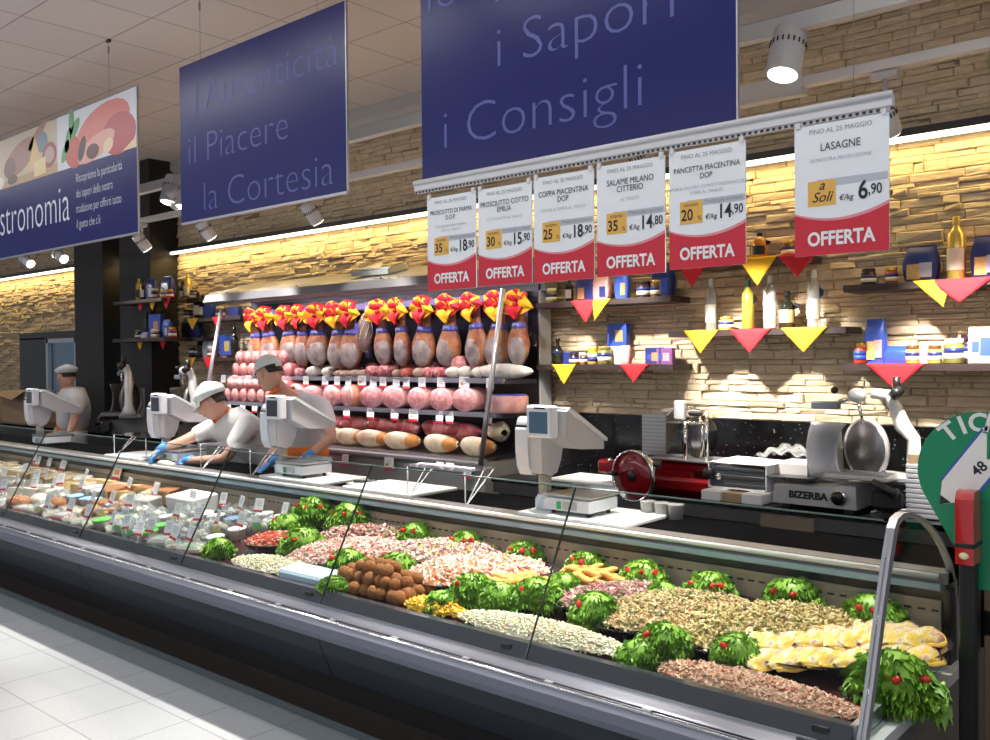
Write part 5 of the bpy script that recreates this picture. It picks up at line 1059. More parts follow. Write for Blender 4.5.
q.sheet(lambda u, v: ((u - .5) * .34 + .01 * math.sin(v * 17), (v - .5) * .22, .06 * math.sin(PI * u) * (.5 + .5 * math.sin(PI * v)) + .015 * math.sin(u * 23 + v * 9) + .012 * math.sin(v * 31)), 18, 14, glass('plastic_film', (.9, .92, .95), .8, .12, alpha=.18), th=.0); o = q.obj('plastic_bag'); o.location = (p.x + .22, 5.10, BT + .245); tag(o, 'crumpled clear plastic bag on the white carton', 'bag')
for p_ in o.data.vertices: pass
# white stacked trays and a cable by the ticket sign
q = MB()
for k in range(11): q.box((0, 0, .013 + k * .025), (.26, .26, .022), mat('white_tray', (.60, .62, .66), .5), bev=.004)
o = q.obj('tray_pile'); o.location = (at(936, 500, Y=4.95).x, 5.02, BT); tag(o, 'stack of white foam trays behind the green ticket sign', 'trays'); q = MB(); q.box((0, 0, .02), (.24, .24, .05), CARD_); o2 = q.obj('cardboard_tray'); o2.location = (o.location.x, 5.02, BT + .277); tag(o2, 'brown cardboard tray on top of the white foam trays', 'box')
q = MB(); q.tube([(-.12, 0, .006), (-.05, .05, .012), (.04, -.03, .012), (.12, .03, .008), (.04, .06, .02), (-.08, -.02, .02), (-.12, -.05, .006)], .006, WHITE, 8); o = q.obj('power_cable'); o.location = (at(898, 503, Y=4.95).x, 4.95, BT); tag(o, 'coiled white cable beside the silver slicer', 'cable')
# brown cartons at the far left counter
p = at(25, 430, Y=5.0)
for i, (dx, w_, h_, lb) in enumerate(((0, .75, .42, 'open brown cardboard box left of the worker in profile'), (-1.2, .9, .36, 'brown cardboard box cut by the left edge'))):
    t = thing('cardboard_box', lb, 'box', (p.x + dx, 5.05, .89)); q = MB(); q.box((0, 0, h_ / 2), (w_, .4, h_), CARD_, bev=.003); q.obj('carton', t)
    q = MB(); q.add([(-w_ / 2, -.2, h_), (w_ / 2, -.2, h_), (w_ / 2 + .06, -.38, h_ - .10), (-w_ / 2 + .05, -.36, h_ - .02)], [(0, 1, 2, 3), (3, 2, 1, 0)], CARD_); q.obj('flap', t)

# ------------------------------------------------------------------ ticket dispenser
px, py = -.83, 3.42
t = thing('ticket_dispenser', 'red ticket dispenser on a black post under a green TICKET sign', 'ticket dispenser', (px, py, 0))
q = MB(); q.box((0, 0, .60), (.056, .04, 1.16), BLACK, bev=.006); q.obj('post', t)
q = MB(); q.lathe([(.17, 0), (.17, .015), (.03, .03)], BLACK, n=28); q.obj('foot', t)
q = MB(); RD = mat('dispenser_red', (.50, .008, .015), .12, coat=.8)
zt = at(970, 489, Y=py).z; zm = at(970, 541, Y=py).z; zb = at(970, 562, Y=py).z
q.prism([(-.06, zm), (-.062, zt - .03), (-.045, zt - .005), (-.01, zt), (.03, zt - .01), (.04, zm)], -.028, .030, RD, smooth=False); q.prism([(-.06, zb), (-.06, zm - .015), (.04, zm - .015), (.04, zb)], -.028, .030, RD); q.obj('housing', t)
q = MB(); q.box((0, -.005, zm - .008), (.066, .115, .018), BLACK, bev=.004); q.ball((0.0, -.062, zb + .03), (.016, .006, .012), mat('ticket_paper', (.8, .78, .5), .5)); q.obj('ticket_slot', t)
# teardrop sign behind the dispenser
GRN = mat('sign_green', (0.010, 0.235, 0.115), 0.3)
cc = at(982, 472, Y=py + .05); r_ = (cc.x - at(918, 472, Y=py + .05).x); ex = cc.x - px; ez = cc.z
pts = [(ex + r_ * math.cos(a), ez + r_ * math.sin(a)) for a in [math.radians(-35 + i * (250 / 28)) for i in range(29)]] + [(ex - .01, ez - r_ * 1.95), (ex + .05, ez - r_ * 1.95)]
q = MB(); q.prism(pts, .045, .055, GRN, axis='Y'); sg = q.obj('sign_board', t); sg['label'] = 'green teardrop sign board reading TICKET'
q = MB(); WT_ = mat('sign_white', (.80, .80, .80), .4)
for i, chh in enumerate('TICKET'):
    a = math.radians(128 - i * 17); rr = r_ * .68
    text_geo(q, chh, r_ * .42, 0, 0, WT_, 0, 'CENTER', .03, 0, 1, T=TR(ex + math.cos(a) * rr, .044, ez + math.sin(a) * rr, 0, -(math.radians(90) - (math.radians(90) - (a - math.radians(90)))) , 0) if False else TR(ex + math.cos(a) * rr, .044, ez + math.sin(a) * rr) @ Matrix.Rotation(-(a - PI / 2), 4, 'Y'))
def fl2(poly, m_, y): q.add([(x, y, z) for x, z in poly], [tuple(range(len(poly)))], m_)
S = r_; rot = -.62
def rt(pl): return [(ex - .10 * S + (x * math.cos(rot) - z * math.sin(rot)) * S, ez + .0 * S + (x * math.sin(rot) + z * math.cos(rot)) * S) for x, z in pl]
BLs = mat('sign_blue', (.03, .12, .42), .4)
fl2(rt([(-.22, .62), (-.30, .60), (-.30, -.45), (-.10, -.80), (.22, -.45), (.22, .48), (.02, .28)]), WT_, .0435)
fl2(rt([(-.34, .66), (-.30, .64), (-.30, -.45), (-.34, -.45)]), BLs, .0432); fl2(rt([(.22, .50), (.27, .54), (.27, -.45), (.22, -.45)]), BLs, .0432)
fl2(rt([(-.10, -.80), (.02, -.66), (-.18, -.66)]), INK, .0428)
text_geo(q, '48', S * .24, 0, 0, INK, 0, 'CENTER', .02, 0, 1, T=TR(ex + .02 * S, .0425, ez + .0 * S) @ Matrix.Rotation(-.75, 4, 'Y')); q.obj('sign_print', t)
# furniture at the far right edge
q = MB(); q.box((0, 0, .25), (.5, .5, .5), mat('tan_crate', (.30, .22, .16), .6)); q.box((0, -.001, .56), (.5, .5, .1), BLACK); q.box((0, 0, .80), (.5, .5, .38), mat('tan_crate2', (.26, .19, .14), .6)); o = q.obj('side_cabinet'); o.location = (at(990, 600, Y=4.3).x + .24, 4.5, 0); tag(o, 'tan and black cabinet cut by the right edge behind the ticket post', 'cabinet')

# ------------------------------------------------------------------ food on the display deck
def dz(y): return 0.545 + 0.085 * (y - 2.775)
def deck_at(u, v, lift=.03):
    d = ray(u, v); k = .1356; t_ = (0.56 + lift - k * 2.775 - EYE) / (d.z - k * d.y); return Vector((0, 0, EYE)) + d * t_
PLR = mat('platter_rim', (0.03, 0.02, 0.03), 0.15, coat=0.5)
def bits_mesh(name, a, b, h, kinds, mt, n, seed, edge=.97, power=1.6, basem=None):
    """a heap of small pieces on a mound"""
    rr = random.Random(seed); q = MB()
    def hz(x, y): r2 = min(1.0, (x / a) ** 2 + (y / b) ** 2); return h * (1 - r2 ** power)
    q.sheet(lambda u, v: (a * .95 * u * math.cos(2 * PI * v), b * .95 * u * math.sin(2 * PI * v), hz(a * .95 * u * math.cos(2 * PI * v), b * .95 * u * math.sin(2 * PI * v)) * .88), 8, 24, basem or mt)
    for i in range(n):
        r_, th = math.sqrt(rr.random()) * edge, rr.random() * 2 * PI; x, y = a * r_ * math.cos(th), b * r_ * math.sin(th); z = hz(x, y) + rr.uniform(-.006, .006)
        T = Matrix.Translation((x, y, z)) @ Matrix.Rotation(rr.random() * 6.28, 4, 'Z') @ Matrix.Rotation(rr.uniform(-.8, .8), 4, 'X') @ Matrix.Rotation(rr.uniform(-.8, .8), 4, 'Y')
        k, s = rr.choice(kinds)
        s *= rr.uniform(.7, 1.3)
        if k == 'cube': q.box((0, 0, 0), (s, s * rr.uniform(.7, 1), s * rr.uniform(.6, 1)), mt, T)
        elif k == 'shred': q.box((0, 0, 0), (s * 2.2, s * .5, s * .35), mt, T)
        elif k == 'slice':
            q.add([(math.cos(j * PI / 3) * s * .8, math.sin(j * PI / 3) * s * .6, (.25 * s if j % 2 else 0)) for j in range(6)] + [(math.cos(j * PI / 3) * s * .8, math.sin(j * PI / 3) * s * .6, s * .25 + (.25 * s if j % 2 else 0)) for j in range(6)], [(5, 4, 3, 2, 1, 0), (6, 7, 8, 9, 10, 11)] + [(j, (j + 1) % 6, (j + 1) % 6 + 6, j + 6) for j in range(6)], mt, T)
        elif k == 'curl': q.tube([(s * .6 * math.cos(j * 1.3), s * .6 * math.sin(j * 1.3), s * .28 * j) for j in range(4)], s * .30, mt, 5, T)
        elif k == 'blob': q.ball((0, 0, 0), (s * .7, s * .5, s * .45), mt, T, n=7, m=5)
    return q
def platter(label, cx, cy, a, b, rz, lift=.03):
    t = MB(); pf = [(.55, 0), (.80, .006), (1.0, .030), (1.03, .034), (1.03, .030), (.82, -.002), (.5, -.006)]
    t.lathe([(r * a, z) for r, z in pf], PLR, n=40, sy=b / a); o = t.obj('platter'); o.location = (cx, cy, dz(cy) + lift); o.rotation_euler = (.133, 0, rz)
    o.rotation_euler = (Matrix.Rotation(.085, 4, 'X') @ Matrix.Rotation(rz, 4, 'Z')).to_euler()
    tag(o, 'dark oval platter under the %s' % label, 'platter'); return o
def heap(name, label, cat, cx, cy, a, b, rz, h, kinds, mt, n, seed, lift=.045, plat=True, short=None, basem=None):
    if plat: platter(short or label, cx, cy, a * 1.06, b * 1.06, rz, lift - .018)
    q = bits_mesh(name, a, b, h, kinds, mt, n, seed, basem=basem); o = q.obj(name); o.location = (cx, cy, dz(cy) + lift)
    o.rotation_euler = (Matrix.Rotation(.085, 4, 'X') @ Matrix.Rotation(rz, 4, 'Z')).to_euler(); tag(o, label, cat, None, 'stuff')
PASTAM = multicolour('pasta_salad_mix', [(0, (.60, .48, .20)), (.35, (.56, .44, .18)), (.6, (.74, .64, .36)), (.78, (.16, .22, .05)), (.86, (.40, .30, .13)), (.93, (.22, .10, .08)), (.97, (.70, .60, .32))])
RICEM = multicolour('rice_salad_mix', [(0, (.60, .50, .26)), (.25, (.50, .40, .20)), (.45, (.66, .42, .20)), (.6, (.15, .22, .05)), (.75, (.58, .52, .34)), (.9, (.30, .22, .10))])
SURM = multicolour('seafood_salad_mix', [(0, (.80, .68, .58)), (.4, (.82, .30, .12)), (.6, (.82, .74, .68)), (.8, (.74, .52, .44)), (.93, (.80, .20, .05))])
OCTM = multicolour('octopus_salad_mix', [(0, (.62, .46, .42)), (.3, (.34, .13, .16)), (.5, (.74, .64, .54)), (.75, (.62, .52, .14)), (.88, (.50, .30, .30))])
HAMM = multicolour('ham_cube_mix', [(0, (.70, .46, .40)), (.35, (.60, .36, .32)), (.6, (.78, .66, .58)), (.85, (.55, .12, .07)), (.93, (.38, .26, .20))])
MIXM = multicolour('dark_mixed_salad', [(0, (.48, .32, .28)), (.3, (.30, .12, .12)), (.55, (.70, .60, .50)), (.75, (.45, .10, .06)), (.9, (.18, .20, .06))])
WRIM = multicolour('pale_rice_mix', [(0, (.74, .70, .50)), (.5, (.80, .78, .62)), (.88, (.66, .62, .36)), (.97, (.70, .36, .24))])
CHPM = multicolour('pink_flake_mix', [(0, (.68, .42, .28)), (.4, (.72, .50, .36)), (.8, (.62, .34, .25)), (.96, (.50, .14, .08))])
PURM = multicolour('purple_meat_mix', [(0, (.44, .20, .20)), (.4, (.60, .42, .38)), (.65, (.30, .12, .13)), (.8, (.16, .26, .06)), (.92, (.70, .62, .50))])
PEPM = multicolour('red_pepper_mix', [(0, (.58, .08, .03)), (.4, (.62, .40, .30)), (.6, (.46, .06, .03)), (.85, (.62, .50, .38))])
YELM = multicolour('yellow_pepper_mix', [(0, (.82, .50, .03)), (.5, (.86, .60, .06)), (.9, (.62, .34, .03))])
heap('pasta_salad', 'heap of pasta salad with green herbs beside the yellow crepes', 'salad', -1.49, 3.31, .36, .24, .75, .075, [('curl', .016), ('curl', .014), ('cube', .012), ('shred', .012)], PASTAM, 1500, 1, short='pasta salad')
heap('rice_salad', 'heap of brown barley salad with vegetables behind the pasta salad', 'salad', -1.90, 3.30, .34, .23, .75, .07, [('blob', .011), ('cube', .010), ('shred', .010)], RICEM, 1900, 2, short='brown barley salad')
heap('meat_salad', 'purple meat salad with green leaves left of the barley salad', 'salad', -2.20, 3.34, .28, .17, .7, .05, [('slice', .016), ('shred', .016), ('cube', .010)], PURM, 800, 3, short='purple meat salad')
heap('seafood_salad', 'orange and white crab stick salad in the middle', 'salad', -3.00, 3.30, .37, .22, .55, .07, [('shred', .018), ('cube', .014)], SURM, 1500, 4, short='crab stick salad')
heap('octopus_salad', 'octopus and potato salad behind the crab stick salad', 'salad', -3.42, 3.47, .38, .18, .45, .06, [('slice', .014), ('cube', .017), ('curl', .009)], OCTM, 1400, 5, short='octopus salad')
heap('ham_salad', 'pink diced ham and chicken salad left of the octopus salad', 'salad', -3.86, 3.22, .36, .21, .6, .07, [('cube', .014), ('shred', .014), ('slice', .012)], HAMM, 1600, 6, short='pink ham salad')
heap('mixed_salad', 'brown and red mixed salad under the big lettuce heads', 'salad', -4.05, 3.50, .32, .15, .4, .06, [('shred', .018), ('slice', .016)], MIXM, 900, 7, short='brown and red mixed salad')
heap('pepper_salad', 'small red pepper and seafood salad at the left', 'salad', -4.48, 3.18, .20, .13, .5, .045, [('shred', .016), ('cube', .013)], PEPM, 500, 8, short='red pepper salad')
heap('rice_salad', 'long pale rice salad along the front glass in the middle', 'salad', -2.31, 2.91, .46, .095, .02, .05, [('blob', .009), ('blob', .010)], WRIM, 2200, 9, plat=False, lift=.01)
heap('meat_flakes', 'long heap of pinkish chopped meat along the front glass at the right', 'salad', -1.38, 2.88, .40, .085, .0, .045, [('shred', .012), ('slice', .010)], CHPM, 1700, 10, plat=False, lift=.01)
heap('pepper_strips', 'yellow pepper strips by the front glass near the croquettes', 'salad', -2.90, 2.90, .17, .07, .1, .04, [('shred', .020), ('slice', .016)], YELM, 260, 11, plat=False, lift=.01)
heap('rice_salad', 'pale rice salad in a tray by the front glass at the left', 'salad', -4.12, 2.92, .36, .11, .1, .04, [('blob', .010), ('cube', .009)], WRIM, 1100, 12, plat=False, lift=.02)
q = MB(); q.box((0, 0, 0), (.44, .14, .05), mat('blue_white_film', (.52, .66, .78), .25), bev=.012); o = q.obj('food_tub'); o.location = (-3.72, 2.87, .60); o.rotation_euler = (.13, 0, .03); tag(o, 'pale blue wrapped tub by the front glass left of the croquettes', 'tub')
# crepes folded in rows
CREP = mat('yellow_crepe', (0.85, 0.55, 0.10), 0.5, noise=0.16, nscale=18); CRH = mat('crepe_filling', (0.80, 0.70, 0.60), 0.5, noise=0.1, nscale=20); CRP = mat('crepe_ham', (0.68, 0.30, 0.26), 0.5, noise=.15, nscale=30)
platter('yellow crepes', -1.235, 3.28, .385, .225, .60, .04)
q = MB(); rr = random.Random(4)
CREPM = None
def crepe_mat():
    m = bpy.data.materials.new('filled_crepe'); m.use_nodes = True; nt = m.node_tree; b = nt.nodes['Principled BSDF']; b.inputs['Roughness'].default_value = .45
    tc = nt.nodes.new('ShaderNodeTexCoord'); mp = nt.nodes.new('ShaderNodeMapping'); mp.inputs['Scale'].default_value = (14, 42, 22); nt.links.new(tc.outputs['Object'], mp.inputs[0])
    n = nt.nodes.new('ShaderNodeTexNoise'); n.inputs['Scale'].default_value = 1.0; n.inputs['Detail'].default_value = 3; nt.links.new(mp.outputs[0], n.inputs['Vector'])
    r = nt.nodes.new('ShaderNodeValToRGB'); el = r.color_ramp.elements; el.new(.5); el.new(.6); el.new(.7)
    for e, (p, c) in zip(el, [(.36, (.86, .54, .06)), (.45, (.86, .62, .16)), (.53, (.84, .76, .55)), (.58, (.72, .30, .24)), (.64, (.84, .66, .36))]): e.position = p; e.color = (*c, 1)
    nt.links.new(n.outputs['Fac'], r.inputs[0]); nt.links.new(r.outputs[0], b.inputs['Base Color']); return m
CRM = crepe_mat(); CRY = mat('yellow_crepe', (0.86, 0.56, 0.08), 0.5, noise=0.10, nscale=18)
def crepe_me(v):
    q = MB()
    def fn(u, w_):
        a = PI * w_; L = .19 * (u - .5); e = math.sin(PI * min(max(u, .02), .98)) ** .5
        return (L, -math.cos(a) * .046 * e + .012 * math.sin(u * 7 + v), math.sin(a) * .034 * e + .004 * math.sin(u * 17 + w_ * 9 + v) + .004)
    q.sheet(fn, 16, 14, CRM, th=.002)
    q.sheet(lambda u, w_: (.185 * (u - .5), -.048 * math.sin(PI * min(max(u, .02), .98)) ** .5 - .012 * w_ + .012 * math.sin(u * 7 + v), .012 - .012 * w_ + .003 * math.sin(u * 24)), 14, 3, CRY, th=.004)
    return q.mesh('folded_crepe')
CM = [crepe_me(i * 1.7) for i in range(3)]
for row in range(3):
    n = [8, 9, 8][row]
    for k in range(n):
        s_ = (k - (n - 1) / 2) * .074; w_ = (row - 1) * .105; a = .60; x = -1.235 + s_ * math.cos(a) - w_ * math.sin(a); y = 3.28 + s_ * math.sin(a) + w_ * math.cos(a)
        inst(CM[(k + row) % 3], 'folded_crepe', 'folded yellow crepe, %s row from the front, %s' % (ORD[row], nth(k, n)), 'crepe', (x, y, dz(y) + .060 + .020 * (1 - abs(w_) / .11) + rr.uniform(-.003, .003)), (.20, rr.uniform(-.15, .05), a + .95 + rr.uniform(-.12, .12)), (1.25, 1.15, .8), 'folded crepes on the platter')
# croquettes
BRD = mat('breadcrumb_brown', (0.30, 0.115, 0.030), 0.85, noise=.3, nscale=60, bump=.8, bscale=160)
q = MB(); q.lathe([(.003, -.030), (.020, -.026), (.030, -.010), (.032, .006), (.024, .024), (.010, .031), (.002, .033)], BRD, n=14); CRQ = q.mesh('croquette')
rr = random.Random(8); cnt_ = 0
for lv, (na, nb, h) in enumerate(((9, 4, .0), (7, 3, .045), (4, 2, .088))):
    for i in range(na):
        for j in range(nb):
            x = -3.34 + (i - (na - 1) / 2) * .062 + rr.uniform(-.016, .016); y = 2.96 + (j - (nb - 1) / 2) * .062 + rr.uniform(-.006, .006)
            inst(CRQ, 'croquette', 'round breadcrumbed croquette in the brown pile by the front glass', 'croquette', (x, y, dz(y) + .035 + h), (rr.uniform(0, 3), rr.uniform(0, 3), rr.uniform(0, 3)), rr.uniform(.88, 1.18), 'croquettes piled by the front glass')
# fried and baked fillets
FRY = mat('fried_crust', (0.72, 0.36, 0.08), 0.6, noise=.2, nscale=35, bump=.6, bscale=90)
def fillet(v, L=.11, w_=.05):
    q = MB(); q.sheet(lambda u, k: ((u - .5) * L, math.cos(2 * PI * k) * w_ / 2 * math.sin(PI * min(max(u, .03), .97)) ** .4 * (1 + .2 * math.sin(u * 9 + v)), math.sin(2 * PI * k) * .016 * math.sin(PI * min(max(u, .03), .97)) ** .5 + .008 * math.sin(u * 6 + v)), 12, 12, FRY); return q.mesh('fried_fillet')
FM = [fillet(i) for i in range(3)]
platter('orange fried fillets', -2.66, 3.22, .25, .19, .5, .03); platter('golden baked fillets', -2.42, 3.47, .28, .15, .5, .03)
for (cx, cy, n, lb, rz) in ((-2.66, 3.22, 22, 'orange fried fillet on the front platter', None), (-2.42, 3.47, 16, 'golden baked fillet on the rear platter', .5)):
    for i in range(n):
        a = i * 2.4; r_ = .16 * math.sqrt((i % (n * .6)) / (n * .6)); x = cx + math.cos(a) * r_ * 1.15; y = cy + math.sin(a) * r_ * .72; lv = i >= n * .6
        inst(FM[i % 3], 'fried_fillet', lb, 'fillet', (x, y, dz(y) + .065 + .022 * lv + .015 * (1 - r_ / .17)), (rr.uniform(-.25, .25), rr.uniform(-.25, .25), rr.uniform(0, 3) if rz is None else rr.uniform(.1, .9)), 1.15 if rz else 1.0, 'fillets on the %s platter' % ('rear' if rz else 'front'))

# curly lettuce garnishes and cherry tomatoes
def leafmat():
    m = bpy.data.materials.new('curly_lettuce'); m.use_nodes = True; nt = m.node_tree; b = nt.nodes['Principled BSDF']; b.inputs['Roughness'].default_value = .45
    g = nt.nodes.new('ShaderNodeNewGeometry'); r = nt.nodes.new('ShaderNodeValToRGB'); r.color_ramp.elements[0].color = (.085, .24, .018, 1); r.color_ramp.elements[1].color = (.30, .54, .07, 1)
    nt.links.new(g.outputs['Random Per Island'], r.inputs[0]); nt.links.new(r.outputs[0], b.inputs['Base Color'])
    b.inputs['Subsurface Weight'].default_value = 0.0
    return m
LEAF = leafmat()
def lettuce(seed, n=105, flat=1.0):
    rr = random.Random(seed); q = MB()
    q.ball((0, 0, .35 * flat), (.62, .62, .55 * flat), LEAF, n=14, m=8)
    for i in range(n):
        th = i * 2.399; el = math.asin(min(1, (i + .5) / n)) ; el = max(.08, el); d = Vector((math.cos(th) * math.cos(el), math.sin(th) * math.cos(el), math.sin(el) * flat))
        base = d * .52; side = Vector((-math.sin(th), math.cos(th), 0)); upv = d.cross(side).normalized(); L = rr.uniform(.28, .46); W_ = rr.uniform(.20, .30); ph = rr.uniform(0, 6); fr = rr.uniform(8, 12); tw = rr.uniform(-.6, .6)
        def fn(u, v):
            s = (v - .5) * 2; w_ = W_ * (.25 + .75 * u ** .7); ruf = .075 * u ** 1.5 * math.sin(fr * s * 1.3 + ph) + .05 * u * u * math.sin(fr * 2.1 * s + ph * 2)
            rad = L * u * (1 - .25 * s * s)
            return base + d * (rad + .04 * math.sin(fr * s + ph * 1.7) * u * u) + side * (w_ * s * math.cos(tw)) + upv * (w_ * s * math.sin(tw) + ruf - .18 * u * u * rr_b)
        rr_b = rr.uniform(-.6, 1.0)
        q.sheet(fn, 5, 18, LEAF)
    return q.mesh('lettuce_garnish')
LM = [lettuce(i) for i in range(4)]
TM = MB(); TM.lathe([(.002, -.5), (.30, -.44), (.48, -.15), (.48, .15), (.30, .44), (.002, .5)], mat('cherry_tomato', (.58, .014, .012), .18, coat=.4), n=14); TM = TM.mesh('cherry_tomato')
LS_ = [ (893, 690, .125, 'large curly lettuce in the front right corner behind the end frame', 3, -.06), (660, 656, .082, 'curly lettuce between the barley salad and pasta salad at the front', 1, 0), (735, 665, .078, 'curly lettuce at the front left tip of the crepes platter', 1, 0),
  (706, 598, .098, 'curly lettuce at the back behind the barley salad', 3, .0), (791, 608, .105, 'curly lettuce at the back behind the pasta salad', 2, 0), (872, 622, .095, 'curly lettuce at the back right, partly behind the end frame', 2, 0), (640, 582, .092, 'curly lettuce at the back left of the barley salad', 3, 0),
  (583, 570, .085, 'dark curly lettuce at the back behind the baked fillets', 2, 0), (590, 622, .088, 'curly lettuce in front of the purple meat salad', 1, 0), (637, 662, .075, 'low curly lettuce tuft at the end of the pale rice', 0, -.03), (530, 606, .090, 'curly lettuce in front of the orange fillets platter', 1, 0),
  (466, 600, .088, 'curly lettuce between the crab salad and fried fillets', 1, 0), (437, 606, .070, 'low curly lettuce among the yellow pepper strips', 0, -.03), (461, 548, .088, 'dark curly lettuce at the back behind the octopus salad, right', 3, 0), (412, 538, .088, 'dark curly lettuce at the back behind the octopus salad, left', 2, 0),
  (520, 558, .085, 'dark curly lettuce at the back behind the crab salad', 3, 0), (390, 573, .080, 'curly lettuce right of the ham salad above the croquettes', 2, 0), (340, 572, .085, 'curly lettuce in front of the ham salad', 1, 0), (345, 527, .115, 'big curly lettuce at the back of the ham salad, right one', 3, .02), (310, 520, .120, 'big curly lettuce at the back of the ham salad, left one', 3, .02),
  (294, 553, .105, 'curly lettuce between the red pepper salad and ham salad', 2, 0), (212, 553, .075, 'low curly lettuce by the front glass at the left', 0, -.02), (280, 528, .08, 'curly lettuce behind the red pepper salad', 1, 0), (327, 592, .06, 'small curly lettuce left of the croquettes', 0, -.01), (495, 605, .075, 'curly lettuce under the edge of the fried fillets platter', 0, 0), (660, 600, .07, 'flat green leaves behind the purple meat salad', 0, 0), (560, 590, .07, 'flat green leaves between the baked fillets and meat salad', 0, 0)]
rr = random.Random(12)
for i, (u, v, r_, lb, nt_, off) in enumerate(LS_):
    p = deck_at(u, v, .02); p.y = min(p.y + r_ * .7, 3.60); p.x -= r_ * .2
    inst(LM[i % 4], 'lettuce_garnish', lb, 'lettuce', (p.x, p.y, dz(p.y) + .03 + off), (.10, 0, rr.uniform(0, 6)), r_ * 1.48, None)
    for k in range(nt_):
        a = -1.9 + k * .75 + rr.uniform(-.2, .2); rad = r_ * 1.24; el = .72
        q_ = (p.x + math.cos(a) * rad * math.cos(el), p.y + math.sin(a) * rad * math.cos(el), dz(p.y) + .03 + off + rad * .98 * math.sin(el) + .012)
        inst(TM, 'cherry_tomato', ('', 'left ', 'middle ', 'right ')[0 if nt_ == 1 else k + 1 if nt_ == 3 else (1, 3)[k]] + 'cherry tomato on the ' + lb.replace('curly ', '').replace('dark ', '').replace(' at the ', ' ').replace(' in the ', ' '), 'tomato', q_, (rr.uniform(-1, 1), rr.uniform(0, 3), rr.uniform(0, 3)), (.025, .025, .034), 'cherry tomatoes on the lettuce')

# ------------------------------------------------------------------ packaged cheese section
WRAP = glass('cling_wrap', (.93, .95, .97), .6, .16, alpha=.20, body=(.62, .66, .70))
CH1 = mat('pale_cheese', (0.66, 0.50, 0.26), 0.5, noise=.08, nscale=20); CH2 = mat('white_cheese', (0.66, 0.63, 0.54), 0.5, noise=.06, nscale=20); CH3 = mat('aged_cheese', (0.66, 0.46, 0.20), 0.5, noise=.12, nscale=20); RND = mat('grey_brown_rind', (0.34, 0.26, 0.17), 0.7, noise=.2, nscale=25, bump=.3)
PKM = mat('pink_cured_pack', (0.60, 0.28, 0.26), 0.35, noise=.25, nscale=25); BRW = mat('brown_crust', (0.34, 0.13, 0.045), 0.6, noise=.3, nscale=20, bump=.4); ORC = mat('orange_grated', (0.72, 0.32, 0.06), 0.5, noise=.2, nscale=60); GRNL = mat('bright_green_label', (0.10, 0.50, 0.06), 0.4); YLL = mat('yellow_label', (0.80, 0.66, 0.10), 0.4); VIO = mat('violet_label', (0.20, 0.14, 0.50), 0.4)
def crinkle(w_, d_, h_, seed, mt, filling=None, fcol=None):
    q = MB()
    def fn(u, v):
        a = 2 * PI * v; sq = lambda c: math.copysign(abs(c) ** .6, c); e = math.sin(PI * min(max(u, .02), .98)) ** .35
        n = .006 * math.sin(a * 5 + seed + u * 13) + .005 * math.sin(a * 11 + u * 29 + seed)
        return ((w_ / 2 * e + n) * sq(math.cos(a)), (d_ / 2 * e + n) * sq(math.sin(a)), u * h_ + n * 1.5)
    q.sheet(fn, 10, 28, mt); return q
def k_bag(s, c, l):
    root = thing('cheese_bag', '', 'bag'); q = crinkle(.13, .12, .095, s, WRAP); q.obj('film', root)
    q = MB(); 
    rr = random.Random(s)
    for i in range(9): q.ball((rr.uniform(-.035, .035), rr.uniform(-.03, .03), .02 + .05 * rr.random()), (.024, .022, .018), c, n=8, m=6)
    q.obj('cheese', root)
    if l: q = MB(); q.box((0, -.058, .045), (.065, .004, .038), l, TR(0, 0, 0, -.2)); q.obj('paper_label', root)
    return root
def k_tub(c, l):
    root = thing('cheese_tub', '', 'tub'); q = MB(); q.lathe([(.042, 0), (.052, .055), (.054, .058)], CH2 if c is None else c, n=20); q.obj('tub', root); q = MB(); q.lathe([(.056, .056), (.056, .066), (.050, .068)], l, n=20); q.obj('lid', root); return root
def k_flat(c, l):
    root = thing('cheese_pack', '', 'pack'); q = MB(); q.box((0, 0, .018), (.15, .10, .036), c, bev=.010); q.obj('tray', root); q = MB(); q.box((0, 0, .0375), (.07, .07, .003), l); q.obj('paper_label', root); q = MB(); q.box((0, 0, .042), (.155, .105, .004), WRAP); q.obj('film', root); return root
def k_wedge(c, r, h_=.10):
    root = thing('cheese_wedge', '', 'cheese'); n = 8; a0, a1 = -PI / 2 - .55, -PI / 2 + .55; R0 = .17
    q = MB(); q.prism([(0, .07)] + [(R0 * math.cos(a0 + (a1 - a0) * k / n) * .98, .07 + R0 * math.sin(a0 + (a1 - a0) * k / n) * .98) for k in range(n + 1)], 0, h_, c, axis='Z'); q.obj('cut_cheese', root)
    q = MB(); arc = [(R0 * math.cos(a0 + (a1 - a0) * k / n), .07 + R0 * math.sin(a0 + (a1 - a0) * k / n)) for k in range(n + 1)]; q.prism(arc + [(x * .97, .07 + (y - .07) * .97) for x, y in arc[::-1]], -.001, h_ + .001, r, axis='Z'); q.obj('rind', root); root['flip'] = 1
    return root
def k_wheel(c, r):
    root = thing('cheese_half_wheel', '', 'cheese'); arc = [(.13 * math.cos(PI * k / 14), .13 * math.sin(PI * k / 14)) for k in range(15)]
    q = MB(); q.prism(arc, .0, .10, r, axis='Z'); q.obj('rind', root); q = MB(); q.box((0, -.001, .05), (.245, .006, .090), c); q.obj('cut_face', root); return root
def k_block(c, r):
    root = thing('cheese_block', '', 'cheese'); q = MB(); q.box((0, 0, .045), (.15, .13, .09), c, bev=.008); q.obj('cheese', root); q = MB(); q.box((0, 0, .047), (.156, .136, .098), WRAP, bev=.010); q.obj('film', root); return root
